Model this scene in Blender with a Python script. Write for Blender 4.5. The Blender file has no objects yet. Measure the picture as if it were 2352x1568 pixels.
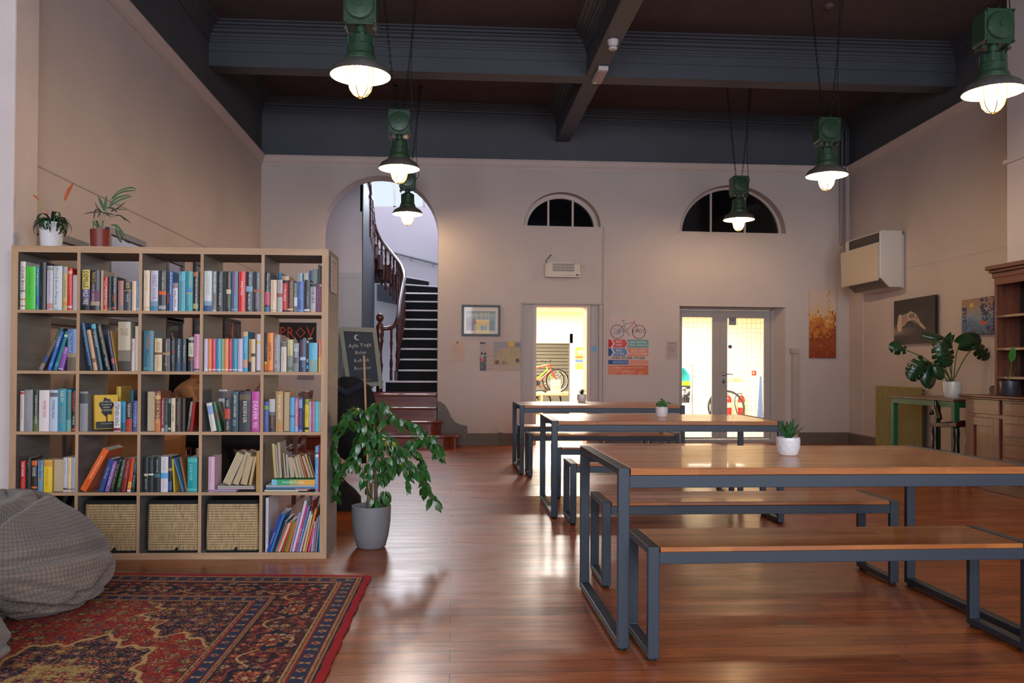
import bpy, math, random
import numpy as np
from mathutils import Vector, Matrix
from mathutils.geometry import tessellate_polygon
SC=bpy.context.scene; COL=SC.collection
R_=random.Random(7)
# ---------------------------------------------------------------- camera
F,YAW,PITCH,ROLL,HC=1898.37,.0635,.0114,.0055,1.1317
CX,CY=1157.6,820.6
fwd=Vector((math.sin(YAW)*math.cos(PITCH),math.cos(YAW)*math.cos(PITCH),math.sin(PITCH)))
_r=Vector((math.cos(YAW),-math.sin(YAW),0)); _u=_r.cross(fwd)
RV=_r*math.cos(ROLL)+_u*math.sin(ROLL); UV=-_r*math.sin(ROLL)+_u*math.cos(ROLL)
CAMP=Vector((0,0,HC))
cam=bpy.data.objects.new('camera',bpy.data.cameras.new('camera')); COL.objects.link(cam)
cam.matrix_world=Matrix(((RV.x,UV.x,-fwd.x,0),(RV.y,UV.y,-fwd.y,0),(RV.z,UV.z,-fwd.z,HC),(0,0,0,1)))
cam.data.sensor_width=36; cam.data.lens=F/2352*36
cam.data.shift_x=(1176-CX)/2352; cam.data.shift_y=(CY-784)/2352
cam.data.clip_start=.05; cam.data.clip_end=100
SC.camera=cam
def ray(u,v): return fwd+RV*((u-CX)/F)-UV*((v-CY)/F)
def on(u,v,p,n):
    d=ray(u,v); return CAMP+d*((Vector(p)-CAMP).dot(n)/d.dot(n))
def onY(u,v,y): return on(u,v,(0,y,0),Vector((0,1,0)))
def onZ(u,v,z=0): return on(u,v,(0,0,z),Vector((0,0,1)))
def onX(u,v,x): return on(u,v,(x,0,0),Vector((1,0,0)))
# ---------------------------------------------------------------- materials
def S(h):
    if isinstance(h,str): c=[int(h[i:i+2],16)/255 for i in (0,2,4)]
    else: c=[x/255 for x in h]
    return tuple((x/12.92 if x<=.04045 else ((x+.055)/1.055)**2.4) for x in c)
MC={}
def newmat(name):
    m=bpy.data.materials.new(name); m.use_nodes=True; nt=m.node_tree
    return m,nt,nt.nodes['Principled BSDF']
def mat(col,rough=.55,metal=0,noise=None,bump=None,coat=0,emit=0,spec=.5,name=None,sheen=0):
    key=(str(col),rough,metal,noise,bump,coat,emit,spec,sheen)
    if key in MC: return MC[key]
    m,nt,b=newmat(name or 'paint'); c=S(col)
    b.inputs['Base Color'].default_value=(*c,1); b.inputs['Roughness'].default_value=rough
    b.inputs['Metallic'].default_value=metal; b.inputs['Coat Weight'].default_value=coat
    b.inputs['Specular IOR Level'].default_value=spec; b.inputs['Sheen Weight'].default_value=sheen
    if emit: b.inputs['Emission Color'].default_value=(*c,1); b.inputs['Emission Strength'].default_value=emit
    L=nt.links
    if noise or bump: tc=nt.nodes.new('ShaderNodeTexCoord')
    if noise:
        n=nt.nodes.new('ShaderNodeTexNoise'); n.inputs['Scale'].default_value=noise[0]; n.inputs['Detail'].default_value=6
        L.new(tc.outputs['Object'],n.inputs['Vector'])
        r=nt.nodes.new('ShaderNodeValToRGB'); a=noise[1]
        r.color_ramp.elements[0].position=.3; r.color_ramp.elements[1].position=.7
        r.color_ramp.elements[0].color=(*[x*(1-a) for x in c],1); r.color_ramp.elements[1].color=(*[min(1,x*(1+a)) for x in c],1)
        L.new(n.outputs['Fac'],r.inputs['Fac']); L.new(r.outputs['Color'],b.inputs['Base Color'])
    if bump:
        n=nt.nodes.new('ShaderNodeTexNoise'); n.inputs['Scale'].default_value=bump[0]; n.inputs['Detail'].default_value=5
        L.new(tc.outputs['Object'],n.inputs['Vector'])
        bp=nt.nodes.new('ShaderNodeBump'); bp.inputs['Strength'].default_value=bump[1]; bp.inputs['Distance'].default_value=.01
        L.new(n.outputs['Fac'],bp.inputs['Height']); L.new(bp.outputs['Normal'],b.inputs['Normal'])
    MC[key]=m; return m
def N(nt,t,ins=None,**kw):
    n=nt.nodes.new(t)
    for k,v in kw.items(): setattr(n,k,v)
    for k,v in (ins or {}).items():
        if hasattr(v,'links'): nt.links.new(v,n.inputs[k])
        else: n.inputs[k].default_value=v
    return n
def ramp(nt,fac,stops):
    r=nt.nodes.new('ShaderNodeValToRGB'); cr=r.color_ramp
    while len(cr.elements)<len(stops): cr.elements.new(.5)
    for e,(p,c) in zip(cr.elements,stops): e.position=p; e.color=(*c,1) if len(c)==3 else c
    nt.links.new(fac,r.inputs['Fac']); return r.outputs['Color']
def woodmat(name,c1,c2,axis=0,fine=60,stretch=.05,rough=.4,staves=None,coat=0,bump=.15,mid=None):
    """grain stretched along axis; staves=(length,width) adds joined strips"""
    m,nt,b=newmat(name); L=nt.links
    tc=N(nt,'ShaderNodeTexCoord'); sc=[1,1,1]; sc[axis]=stretch
    mp=N(nt,'ShaderNodeMapping',{'Vector':tc.outputs['Object'],'Scale':sc})
    n=N(nt,'ShaderNodeTexNoise',{'Vector':mp.outputs[0],'Scale':fine,'Detail':8,'Roughness':.65,'Distortion':.6})
    c1,c2=S(c1),S(c2); cm=S(mid) if mid else tuple((a+b_)/2 for a,b_ in zip(c1,c2))
    colr=ramp(nt,n.outputs['Fac'],[(.28,c2),(.5,cm),(.72,c1)])
    if staves:
        br=N(nt,'ShaderNodeTexBrick',{'Color1':(0,0,0,1),'Color2':(1,1,1,1),'Mortar':(.5,.5,.5,1),'Scale':1,'Mortar Size':.0006,'Brick Width':staves[0],'Row Height':staves[1],'Bias':0},offset=.37,offset_frequency=2,squash=1)
        if axis==0: L.new(tc.outputs['Object'],br.inputs['Vector'])
        mx=N(nt,'ShaderNodeMix',{'Factor':1.0,'A':colr},data_type='RGBA',blend_type='MULTIPLY')
        v=ramp(nt,br.outputs['Color'],[(0,(.62,.52,.45)),(.5,(.95,.95,.95)),(1,(1.0,.93,.86))])
        L.new(colr,mx.inputs[6]); L.new(v,mx.inputs[7]); colr=mx.outputs[2]
        n2=N(nt,'ShaderNodeTexNoise',{'Vector':br.outputs['Color'],'Scale':7})
    L.new(colr,b.inputs['Base Color']); b.inputs['Roughness'].default_value=rough; b.inputs['Coat Weight'].default_value=coat
    bp=N(nt,'ShaderNodeBump',{'Height':n.outputs['Fac'],'Strength':bump,'Distance':.004}); L.new(bp.outputs[0],b.inputs['Normal'])
    return m
def attrmat(name='pigment',rough=.6,coat=0,bump=None):
    k=('attr',rough,coat,bump)
    if k in MC: return MC[k]
    m,nt,b=newmat(name); a=N(nt,'ShaderNodeVertexColor',layer_name='Col')
    nt.links.new(a.outputs['Color'],b.inputs['Base Color']); b.inputs['Roughness'].default_value=rough; b.inputs['Coat Weight'].default_value=coat
    if bump:
        n=N(nt,'ShaderNodeTexNoise',{'Scale':bump[0]}); bp=N(nt,'ShaderNodeBump',{'Height':n.outputs['Fac'],'Strength':bump[1],'Distance':.004}); nt.links.new(bp.outputs[0],b.inputs['Normal'])
    MC[k]=m; return m
# ---------------------------------------------------------------- mesh builder
class MB:
    def __init__(s): s.v=[]; s.f=[]; s.m=[]
    def add(s,v,f,mi=0,M=None):
        o=len(s.v); s.v+= [tuple(M@Vector(p)) for p in v] if M else [tuple(p) for p in v]
        s.f+=[tuple(i+o for i in q) for q in f]; s.m+=[mi]*len(f); return s
    def box(s,x0,y0,z0,x1,y1,z1,mi=0,M=None):
        v=[(x,y,z) for z in (z0,z1) for y in (y0,y1) for x in (x0,x1)]
        return s.add(v,[(0,2,3,1),(4,5,7,6),(0,1,5,4),(2,6,7,3),(0,4,6,2),(1,3,7,5)],mi,M)
    def prism(s,pts,g,d0,d1,mi=0,M=None):
        """2D outline pts extruded; g(a,b,d)->3D"""
        n=len(pts); v=[g(a,b,d0) for a,b in pts]+[g(a,b,d1) for a,b in pts]
        f=[tuple(range(n))[::-1],tuple(range(n,2*n))]+[(i,(i+1)%n,n+(i+1)%n,n+i) for i in range(n)]
        return s.add(v,f,mi,M)
    def loft(s,rings,mi=0,M=None,caps=True,closed=True):
        n=len(rings[0]); v=[p for r in rings for p in r]; f=[]
        for k in range(len(rings)-1):
            for i in range(n if closed else n-1):
                j=(i+1)%n; f.append((k*n+i,k*n+j,(k+1)*n+j,(k+1)*n+i))
        if caps: f+= [tuple(range(n))[::-1],tuple(range((len(rings)-1)*n,len(rings)*n))]
        return s.add(v,f,mi,M)
    def tube(s,pts,r,n=8,mi=0,M=None,closed=False,flat=1):
        P=[Vector(p) for p in pts]; m=len(P); rr=r if isinstance(r,(list,tuple)) else [r]*m
        rings=[]; up=None
        for i in range(m):
            t=((P[(i+1)%m]-P[i-1]) if closed else (P[min(i+1,m-1)]-P[max(i-1,0)])).normalized()
            if up is None:
                a=Vector((0,0,1)) if abs(t.z)<.9 else Vector((1,0,0)); up=(a-t*a.dot(t)).normalized()
            else:
                up=(up-t*up.dot(t)); up=up.normalized() if up.length>1e-6 else Vector((1,0,0))
            b=t.cross(up)
            rings.append([P[i]+(up*math.cos(2*math.pi*k/n)*flat+b*math.sin(2*math.pi*k/n))*rr[i] for k in range(n)])
        if closed: rings.append(rings[0])
        return s.loft(rings,mi,M,caps=not closed)
    def lathe(s,prof,n=24,c=(0,0,0),mi=0,M=None,caps=True):
        rings=[[(c[0]+r*math.cos(2*math.pi*k/n),c[1]+r*math.sin(2*math.pi*k/n),c[2]+z) for k in range(n)] for r,z in prof]
        return s.loft(rings,mi,M,caps=caps)
    def ball(s,c,r,n=12,mi=0,sc=(1,1,1),M=None):
        rings=[]
        for k in range(1,n):
            a=math.pi*k/n; rings.append([(c[0]+r*sc[0]*math.sin(a)*math.cos(2*math.pi*i/(2*n)),c[1]+r*sc[1]*math.sin(a)*math.sin(2*math.pi*i/(2*n)),c[2]-r*sc[2]*math.cos(a)) for i in range(2*n)])
        return s.loft(rings,mi,M)
    def build(s,name,mats,parent=None,smooth=False,bevel=0,loc=None,rot=None,world=True,auto=None):
        me=bpy.data.meshes.new(name); V=s.v
        if parent is not None and world and parent.name in TM: Mi=TM[parent.name].inverted(); V=[tuple(Mi@Vector(p)) for p in V]
        me.from_pydata(V,[],s.f); me.polygons.foreach_set('material_index',s.m)
        for m in (mats if isinstance(mats,(list,tuple)) else [mats]): me.materials.append(m)
        if smooth or auto:
            me.polygons.foreach_set('use_smooth',[True]*len(me.polygons))
            if auto is not False and hasattr(me,'set_sharp_from_angle'): me.set_sharp_from_angle(angle=math.radians(auto or 40))
        me.update()
        o=bpy.data.objects.new(name,me); COL.objects.link(o)
        if parent is not None: o.parent=parent
        if loc is not None: o.location=loc
        if rot is not None: o.rotation_euler=rot
        if bevel:
            b=o.modifiers.new('edge','BEVEL'); b.width=bevel; b.segments=2; b.limit_method='ANGLE'
        return o
TM={}
def thing(name,label,cat,loc=(0,0,0),rz=0,group=None,rot=None):
    o=bpy.data.objects.new(name,None); COL.objects.link(o); o.location=loc; o.rotation_euler=rot or (0,0,rz)
    o.empty_display_size=.05
    o['label']=label; o['category']=cat
    if group: o['group']=group
    TM[o.name]=Matrix.Translation(loc)@o.rotation_euler.to_matrix().to_4x4()
    return o
def tag(o,label,cat,group=None,kind=None):
    o['label']=label; o['category']=cat
    if group: o['group']=group
    if kind: o['kind']=kind
    return o
def struct(o): o['kind']='structure'; return o
def dup(root,loc,rz,label,group=None):
    def cp(o,par):
        c=o.copy(); COL.objects.link(c)
        if par is not None: c.parent=par
        for ch in list(o.children): cp(ch,c)
        return c
    r=cp(root,None); r.location=loc; r.rotation_euler=(0,0,rz); r['label']=label
    if group: r['group']=group
    return r
def text(s,size,m,parent,loc,rot,ext=.0004,name='lettering',al='CENTER',sx=1,world=False,bold=0,sp=1,fit=None):
    c=bpy.data.curves.new(name,'FONT'); c.body=s; c.size=size; c.extrude=ext; c.align_x=al; c.align_y='CENTER'; c.resolution_u=1; c.offset=bold; c.space_character=sp
    o0=bpy.data.objects.new('tmp',c); me=bpy.data.meshes.new_from_object(o0); bpy.data.objects.remove(o0); me.name=name
    me.materials.clear(); me.materials.append(m); n=len(me.vertices); co=np.empty(n*3,np.float32); me.vertices.foreach_get('co',co); co=co.reshape(-1,3)
    if n:
        if fit:
            lx=co[:,0].max()-co[:,0].min(); ly=co[:,1].max()-co[:,1].min()
            co[:,0]=(co[:,0]-(co[:,0].max()+co[:,0].min())/2)*fit[0]/max(lx,1e-6); co[:,1]=(co[:,1]-(co[:,1].max()+co[:,1].min())/2)*fit[1]/max(ly,1e-6)
        co[:,0]*=sx; me.vertices.foreach_set('co',co.ravel()); me.update()
    o=bpy.data.objects.new(name,me); COL.objects.link(o)
    Mr=rot if isinstance(rot,Matrix) else __import__('mathutils').Euler(rot).to_matrix()
    W=Matrix.Translation(loc)@Mr.to_4x4()
    if parent is not None:
        o.parent=parent
        if world and parent.name in TM: W=TM[parent.name].inverted()@W
    o.matrix_local=W
    return o
def painted(name,Wd,Hd,nx,ny,fn,parent=None,thick=.004,m=None,base='e8e0d8',mapf=None):
    """upright slab in local XZ facing -Y, colour attribute from fn(u,v)"""
    u=np.linspace(0,1,nx); v=np.linspace(0,1,ny); U,Vv=np.meshgrid(u,v)
    rgb=fn(U,Vv).reshape(-1,3)
    if mapf: vs=mapf(U,Vv)
    else: vs=[(float(a)*Wd,0.0,float(b)*Hd) for a,b in zip(U.ravel(),Vv.ravel())]
    fs=[(j*nx+i,j*nx+i+1,(j+1)*nx+i+1,(j+1)*nx+i) for j in range(ny-1) for i in range(nx-1)]
    nb=len(vs); dv=Vector((0,thick,0)) if not mapf else Vector((0,0,-thick))
    ed=[i for i in range(nx)]+[j*nx+nx-1 for j in range(1,ny)]+[(ny-1)*nx+i for i in range(nx-2,-1,-1)]+[j*nx for j in range(ny-2,0,-1)]
    vs2=[tuple(Vector(vs[i])+dv) for i in ed]; n=len(ed)
    fs+= [(ed[i],nb+i,nb+(i+1)%n,ed[(i+1)%n]) for i in range(n)]+[tuple(range(nb,nb+n))]
    me=bpy.data.meshes.new(name); me.from_pydata(list(vs)+vs2,[],fs)
    ca=me.color_attributes.new('Col','FLOAT_COLOR','POINT')
    full=np.ones((nb+n,4),np.float32); full[:nb,:3]=rgb; full[nb:,:3]=S(base)
    ca.data.foreach_set('color',full.ravel()); me.materials.append(m or attrmat()); me.update()
    o=bpy.data.objects.new(name,me); COL.objects.link(o)
    if parent is not None: o.parent=parent
    return o
def C3(h): return np.array(S(h))
def smoothn(U,V,fx,fy,seed=0):
    """cheap layered value noise"""
    r=np.random.RandomState(seed); out=np.zeros_like(U); a=.5
    for k in range(4):
        n=64; g=r.rand(n,n); x=U*fx*2**k; y=V*fy*2**k
        xi=np.floor(x).astype(int); yi=np.floor(y).astype(int); xf=x-xi; yf=y-yi
        xf=xf*xf*(3-2*xf); yf=yf*yf*(3-2*yf)
        G=lambda i,j: g[(yi+j)%n,(xi+i)%n]
        out+=a*((G(0,0)*(1-xf)+G(1,0)*xf)*(1-yf)+(G(0,1)*(1-xf)+G(1,1)*xf)*yf); a*=.5
    return out
# ================================================================ SETTING
XL,YB0,YB1,XR0=-2.695,11.834,12.180,6.026
HCL,HCR=4.096,4.194; CEIL=4.90; BZ=4.433
A0=Vector((XL,YB0,0)); A1=Vector((XR0,YB1,0)); BD=(A1-A0).normalized(); BN=Vector((-BD.y,BD.x,0)); BL=(A1-A0).length
def Bw(u,z,d=0): return A0+BD*u+BN*d+Vector((0,0,z))
def onB(px,py,d=0):
    p=on(px,py,A0+BN*d,BN); q=p-A0; return q.dot(BD),p.z
def xr(y): return XR0-.0542*(YB1-y)
RN=Vector((1,-.0542*-1*-1,0)).normalized()
A2=Vector((xr(7.82),7.82,0)); RD=(A1-A2).normalized(); RNn=Vector((-RD.y,RD.x,0)) # into the room is -x
def onR(px,py,d=0):
    n=Vector((RD.y,-RD.x,0)); p=on(px,py,A2-n*d,n); return (p-A2).dot(RD),p.z
wall_m=mat('c6bbb8',.75,noise=(1.2,.05),bump=(90,.12),name='wall_paint')
warmwall=wall_m
slate_m=mat('4a4d54',.6,noise=(3,.08),bump=(60,.08),name='slate_paint')
ceil_m=mat('4a4244',.75,noise=(4,.12),bump=(200,.2),name='dark_ceiling_paper')
trim_m=mat('c9bcb6',.5,name='trim_paint')
skirt_m=mat('6a6058',.5,noise=(30,.12),name='skirting_paint')
frame_m=mat('aba3a2',.45,name='door_paint')
def slabwall(name,outline,holes,g,thick,m,frontd=0,jamb=None):
    loops=[outline]+holes; vs3=[[Vector((a,b,0)) for a,b in l] for l in loops]
    tris=tessellate_polygon(vs3); flat=[p for l in loops for p in l]; n=len(flat)
    mb=MB(); v=[g(a,b,frontd) for a,b in flat]+[g(a,b,frontd+thick) for a,b in flat]
    f=[tuple(t) for t in tris]; mb.add(v,f+[tuple(i+n for i in t[::-1]) for t in tris])
    o=0
    for l in loops:
        k=len(l); q=[(o+i,o+(i+1)%k,n+o+(i+1)%k,n+o+i) for i in range(k)]
        mb.f+=q; mb.m+=[1 if (jamb and o>0) else 0]*k; o+=k
    ob=mb.build(name,[m,jamb] if jamb else m)
    bm=__import__('bmesh').new(); bm.from_mesh(ob.data); __import__('bmesh').ops.recalc_face_normals(bm,faces=bm.faces); bm.to_mesh(ob.data); bm.free()
    return struct(ob)
def arc(cx,cz,r,a0,a1,n=24,rz=None):
    rz=rz or r; return [(cx+r*math.cos(math.radians(a0+(a1-a0)*i/n)),cz+rz*math.sin(math.radians(a0+(a1-a0)*i/n))) for i in range(n+1)]
# openings on the back wall, measured on its plane
aL=onB(741,600)[0]; aR=onB(1007,600)[0]; aT=onB(874,403)[1]; acx=(aL+aR)/2; ar=(aR-aL)/2; asp=aT-ar
arch=[(aL,0),(aL,asp)]+arc(acx,asp,ar,180,0)[1:-1]+[(aR,asp),(aR,0)]
def fan(pl,pr,pb,pt):
    a=onB(pl,pb)[0]; b=onB(pr,pb)[0]; z=onB((pl+pr)/2,pb)[1]; t=onB((pl+pr)/2,pt)[1]; return a,b,z,t
F1=fan(1202,1380,520,441); F2=fan(1561,1805,534,425)
def fanhole(f,inset=0): 
    a,b,z,t=f; r=(b-a)/2-inset; return arc((a+b)/2,z,r,0,180,28,rz=(t-z)-inset)
d1a=onB(1199,697)[0]; d1b=onB(1377,697)[0]; d1t=onB(1290,698)[1]
d2a=onB(1561,703)[0]; d2b=onB(1804,703)[0]; d2t=onB(1680,704)[1]
eps=.001
outline=[(0,0),(aL,0),(aL,asp)]+arch[2:-2]+[(aR,asp),(aR,0),(d1a,0),(d1a,d1t),(d1b,d1t),(d1b,0),(d2a,0),(d2a,d2t),(d2b,d2t),(d2b,0),(BL,0),(BL,HCR),(0,HCL)]
wall_back=slabwall('wall_back',outline,[fanhole(F1),fanhole(F2)],lambda a,b,d:Bw(a,b,d),.36,wall_m)
frz=slabwall('trim_1',[(0,HCL),(BL,HCR),(BL,CEIL+.1),(0,CEIL+.1)],[],lambda a,b,d:Bw(a,b,d),.36,slate_m)
def simple(name,pts,thick,m,kind=True):
    """vertical wall slab between two floor points"""
    (x0,y0),(x1,y1),z0,z1=pts; d=Vector((x1-x0,y1-y0,0)).normalized(); n=Vector((-d.y,d.x,0))*thick
    mb=MB(); P=[Vector((x0,y0,0)),Vector((x1,y1,0))]; q=[P[0],P[1],P[1]+n,P[0]+n]
    v=[(p.x,p.y,z0) for p in q]+[(p.x,p.y,z1) for p in q]
    mb.add(v,[(0,1,2,3)[::-1],(4,5,6,7),(0,1,5,4),(1,2,6,5),(2,3,7,6),(3,0,4,7)])
    return struct(mb.build(name,m))
simple('wall_left',((XL,5.2),(XL,YB0+.3),0,HCL),.3,wall_m)
simple('trim_2',((XL,5.2),(XL,YB0+.3),HCL,CEIL+.1),.3,slate_m)
simple('wall_right',((A1.x,A1.y+.1),(xr(-3.6),-3.6),0,HCR),.3,wall_m)
simple('trim_3',((A1.x,A1.y+.1),(xr(-3.6),-3.6),HCR,CEIL+.1),.3,slate_m)
mb=MB(); mb.box(-4.9,5.07,0,-2.6,5.36,CEIL+.05); struct(mb.build('wall_pier',mat('d8ccc8',.8,noise=(3,.05),bump=(60,.35)),bevel=.012))
simple('wall_front_left',((-4.6,-3.6),(-4.6,5.1),0,CEIL+.1),.3,wall_m)
mb=MB(); mb.box(5.47,5.2,0,5.9,7.82,CEIL+.02); mb.box(5.44,5.2,3.16,5.9,7.84,3.20); struct(mb.build('wall_breast',mat('cfc8cc',.7,bump=(60,.1)),bevel=.004))
# wall behind the camera with three tall windows
wz0,wz1=.9,4.0; WX=[(-3.6,-1.4),(-.4,1.9),(2.9,5.0)]; lo=[(-4.7,0),(6.2,0),(6.2,CEIL+.1),(-4.7,CEIL+.1)]
slabwall('wall_front',lo,[[(a,wz0),(a,wz1),(b,wz1),(b,wz0)] for a,b in WX],lambda a,b,d:Vector((a,-3.6-d,b)),.35,wall_m)
white_m=mat('d9d5cf',.4)
glass_m,gnt,gb=newmat('window_glass'); gb.inputs['Transmission Weight'].default_value=1; gb.inputs['Roughness'].default_value=.02; gb.inputs['IOR'].default_value=1.02
for i,(a,b) in enumerate(WX):
    mb=MB()
    for x in (a,(a+b)/2-.03,b-.06): mb.box(x,-3.85,wz0,x+.06,-3.79,wz1)
    for z in (wz0,2.4,wz1-.06): mb.box(a,-3.85,z,b,-3.79,z+.06)
    w=struct(mb.build(f'window_{i+1}',white_m))
    mb=MB(); mb.box(a,-3.83,wz0,b,-3.825,wz1); mb.build('glazing',glass_m,w)
# ceiling & beams
mb=MB(); mb.box(-4.9,-3.9,CEIL,6.6,12.7,CEIL+.2); struct(mb.build('ceiling',ceil_m))
def Lb(y): return XL-.05
BY1,BY2=9.277,9.511; CX1,CX2=1.511,1.705
def prof_run(name,path,prof,m,side):
    """moulding: prof=(out,drop) pairs swept along path polyline (open), out is to the side vector"""
    mb=MB(); rings=[]
    for i,p in enumerate(path):
        p=Vector(p)
        t0=(Vector(path[i])-Vector(path[i-1])).normalized() if i else None
        t1=(Vector(path[(i+1)%len(path)])-p).normalized() if i<len(path)-1 else None
        if t0 is None: n=Vector((t1.y,-t1.x,0))
        elif t1 is None: n=Vector((t0.y,-t0.x,0))
        else:
            n0=Vector((t0.y,-t0.x,0)); n1=Vector((t1.y,-t1.x,0)); n=(n0+n1); n=n/ max(.2,n.dot(n0))
        rings.append([p+n*o*side+Vector((0,0,z)) for o,z in prof])
    mb.loft(rings); return mb
beam_m=mat('464950',.5,noise=(5,.06),name='beam_paint')
mb=MB(); g=.004
mb.box(XL-.1,BY1,BZ,xr(BY1)+.1,BY2,4.60); mb.box(XL-.1,BY1+.006,4.60,xr(BY1)+.1,BY2-.006,4.606); mb.box(XL-.1,BY1,4.606,xr(BY1)+.1,BY2,CEIL)
mb.box(XL-.1,BY1-.012,BZ,xr(BY1)+.1,BY1,BZ+.012)
struct(mb.build('beam_1',beam_m,bevel=.003))
mb=MB(); mb.box(CX1,-3.7,BZ+.0005,CX2,12.06,CEIL); mb.box(CX1-.01,-3.7,BZ+.0005,CX1,12.0,BZ+.012); struct(mb.build('beam_2',beam_m,bevel=.003))
mb=MB(); mb.box(-4.7,4.6,BZ,5.9,4.83,CEIL); struct(mb.build('beam_3',beam_m,bevel=.003))
# stepped cornices round every ceiling bay
cp=[(0,-.20),(.012,-.20),(.012,-.175),(.02,-.17),(.02,-.145),(.032,-.14),(.032,-.11),(.06,-.10),(.06,-.07),(.085,-.06),(.085,-.045),(.125,-.04),(.125,-.02),(.165,-.015),(.165,0),(0,0)]
def bay(name,x0,x1,y0,y1,slant=0):
    path=[(x0,y0,CEIL),(x1,y0,CEIL),(x1+slant,y1[1],CEIL),(x0,y1[0],CEIL)]
    mb=MB(); n=4
    offs=[]
    rings=[]
    c=[Vector(p) for p in path]
    for i in range(4):
        t0=(c[i]-c[i-1]).normalized(); t1=(c[(i+1)%4]-c[i]).normalized()
        n0=Vector((-t0.y,t0.x,0)); n1=Vector((-t1.y,t1.x,0)); nn=(n0+n1); nn=nn/nn.dot(n0)
        rings.append([c[i]+nn*o+Vector((0,0,z)) for o,z in cp])
    rings.append(rings[0]); mb.loft(rings,caps=False)
    return struct(mb.build(name,beam_m))
bay('trim_4',XL,CX1,BY2,(YB0,YB0+(CX1-XL)*.0397)); bay('trim_5',CX2,xr(9.5),BY2,(YB0+(CX2-XL)*.0397,YB1),slant=xr(12.18)-xr(9.5))
bay('trim_6',XL,CX1,4.83,(BY1,BY1)); bay('trim_7',CX2,xr(4.83),4.83,(BY1,BY1),slant=xr(BY1)-xr(4.83))
# pale picture cornice where wall meets the slate band
pc=[(0,-.13),(.01,-.13),(.01,-.105),(.02,-.10),(.02,-.09),(.028,-.085),(.04,-.06),(.055,-.02),(.065,-.012),(.065,0),(0,0)]
def run(name,p0,p1,prof,m):
    p0,p1=Vector(p0),Vector(p1); t=(p1-p0); t.z=0; t.normalize(); n=Vector((t.y,-t.x,0))
    mb=MB(); mb.loft([[p+n*o+Vector((0,0,z)) for o,z in prof] for p in (p0,p1)]); return struct(mb.build(name,m))
run('trim_8',Bw(-.0,HCL),Bw(BL,HCR),pc,trim_m)
run('trim_9',(XL,5.36,HCL),(XL,YB0,HCL),pc,trim_m)
run('trim_10',(A1.x,A1.y,HCR),(xr(2),2,HCR),pc,trim_m)
# dado lines
dl=[(0,-.012),(.008,-.012),(.012,0),(.008,.012),(0,.012)]
run('trim_11',(XL,5.36,2.43),(XL,YB0,2.43),dl,wall_m); run('trim_12',(xr(10.7),10.7,2.46),(xr(7.8),7.8,2.42),dl,wall_m)
# skirting
sk=[(0,0),(.025,0),(.025,.085),(.02,.09),(.02,.15),(.012,.165),(0,.17)]
def sko(n,a,b): run(n,Bw(a,0),Bw(b,0),sk,skirt_m)
scroll=[onB(*p) for p in ((999,921),(1004,920.5),(1012,922),(1022,929),(1030,942),(1036,957),(1046,969),(1058,975),(1073,977.5))]
mb=MB(); mb.prism([(aR-.001,0),(scroll[-1][0],0)]+scroll[::-1]+[(aR-.001,scroll[0][1])],lambda a,b,d:Bw(a,b,d),-.03,0); struct(mb.build('trim_13',skirt_m,bevel=.004))
sko('baseboard_back',scroll[-1][0],d1a); run('baseboard_back_middle',Bw(d1b,0),Bw(d2a,0),sk,skirt_m); run('baseboard_back_corner',Bw(d2b,0),Bw(BL,0),sk,skirt_m)
run('baseboard_right',(A1.x,A1.y,0),(xr(7.8),7.8,0),sk,skirt_m); run('baseboard_left',(XL,5.36,0),(XL,YB0,0),sk,skirt_m); run('baseboard_back_arch',Bw(0,0),Bw(aL,0),sk,skirt_m)
# floor
fm,nt,b=newmat('floor_boards'); L=nt.links
tc=N(nt,'ShaderNodeTexCoord')
wob=N(nt,'ShaderNodeTexNoise',{'Vector':tc.outputs['Object'],'Scale':.6,'Detail':2})
br=N(nt,'ShaderNodeTexBrick',{'Vector':tc.outputs['Object'],'Color1':(0,0,0,1),'Color2':(1,1,1,1),'Mortar':(.5,.5,.5,1),'Scale':1,'Mortar Size':.0022,'Mortar Smooth':.3,'Bias':0,'Brick Width':3.1,'Row Height':.118},offset=.43,offset_frequency=2)
mp=N(nt,'ShaderNodeMapping',{'Vector':tc.outputs['Object'],'Scale':(.09,1,1)})
ofs=N(nt,'ShaderNodeVectorMath',{0:mp.outputs[0],1:br.outputs['Color']},operation='ADD')
gr=N(nt,'ShaderNodeTexNoise',{'Vector':ofs.outputs[0],'Scale':22,'Detail':9,'Roughness':.68,'Distortion':.8})
colr=ramp(nt,gr.outputs['Fac'],[(.25,S('6a2c10')),(.45,S('a5521f')),(.6,S('bc6428')),(.8,S('cc7c36'))])
pb=ramp(nt,br.outputs['Color'],[(0,(.62,.55,.5)),(.35,(.9,.85,.8)),(.7,(1,.97,.92)),(1,(1,.82,.7))])
m1=N(nt,'ShaderNodeMix',{'Factor':1.0},data_type='RGBA',blend_type='MULTIPLY'); L.new(colr,m1.inputs[6]); L.new(pb,m1.inputs[7])
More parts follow.
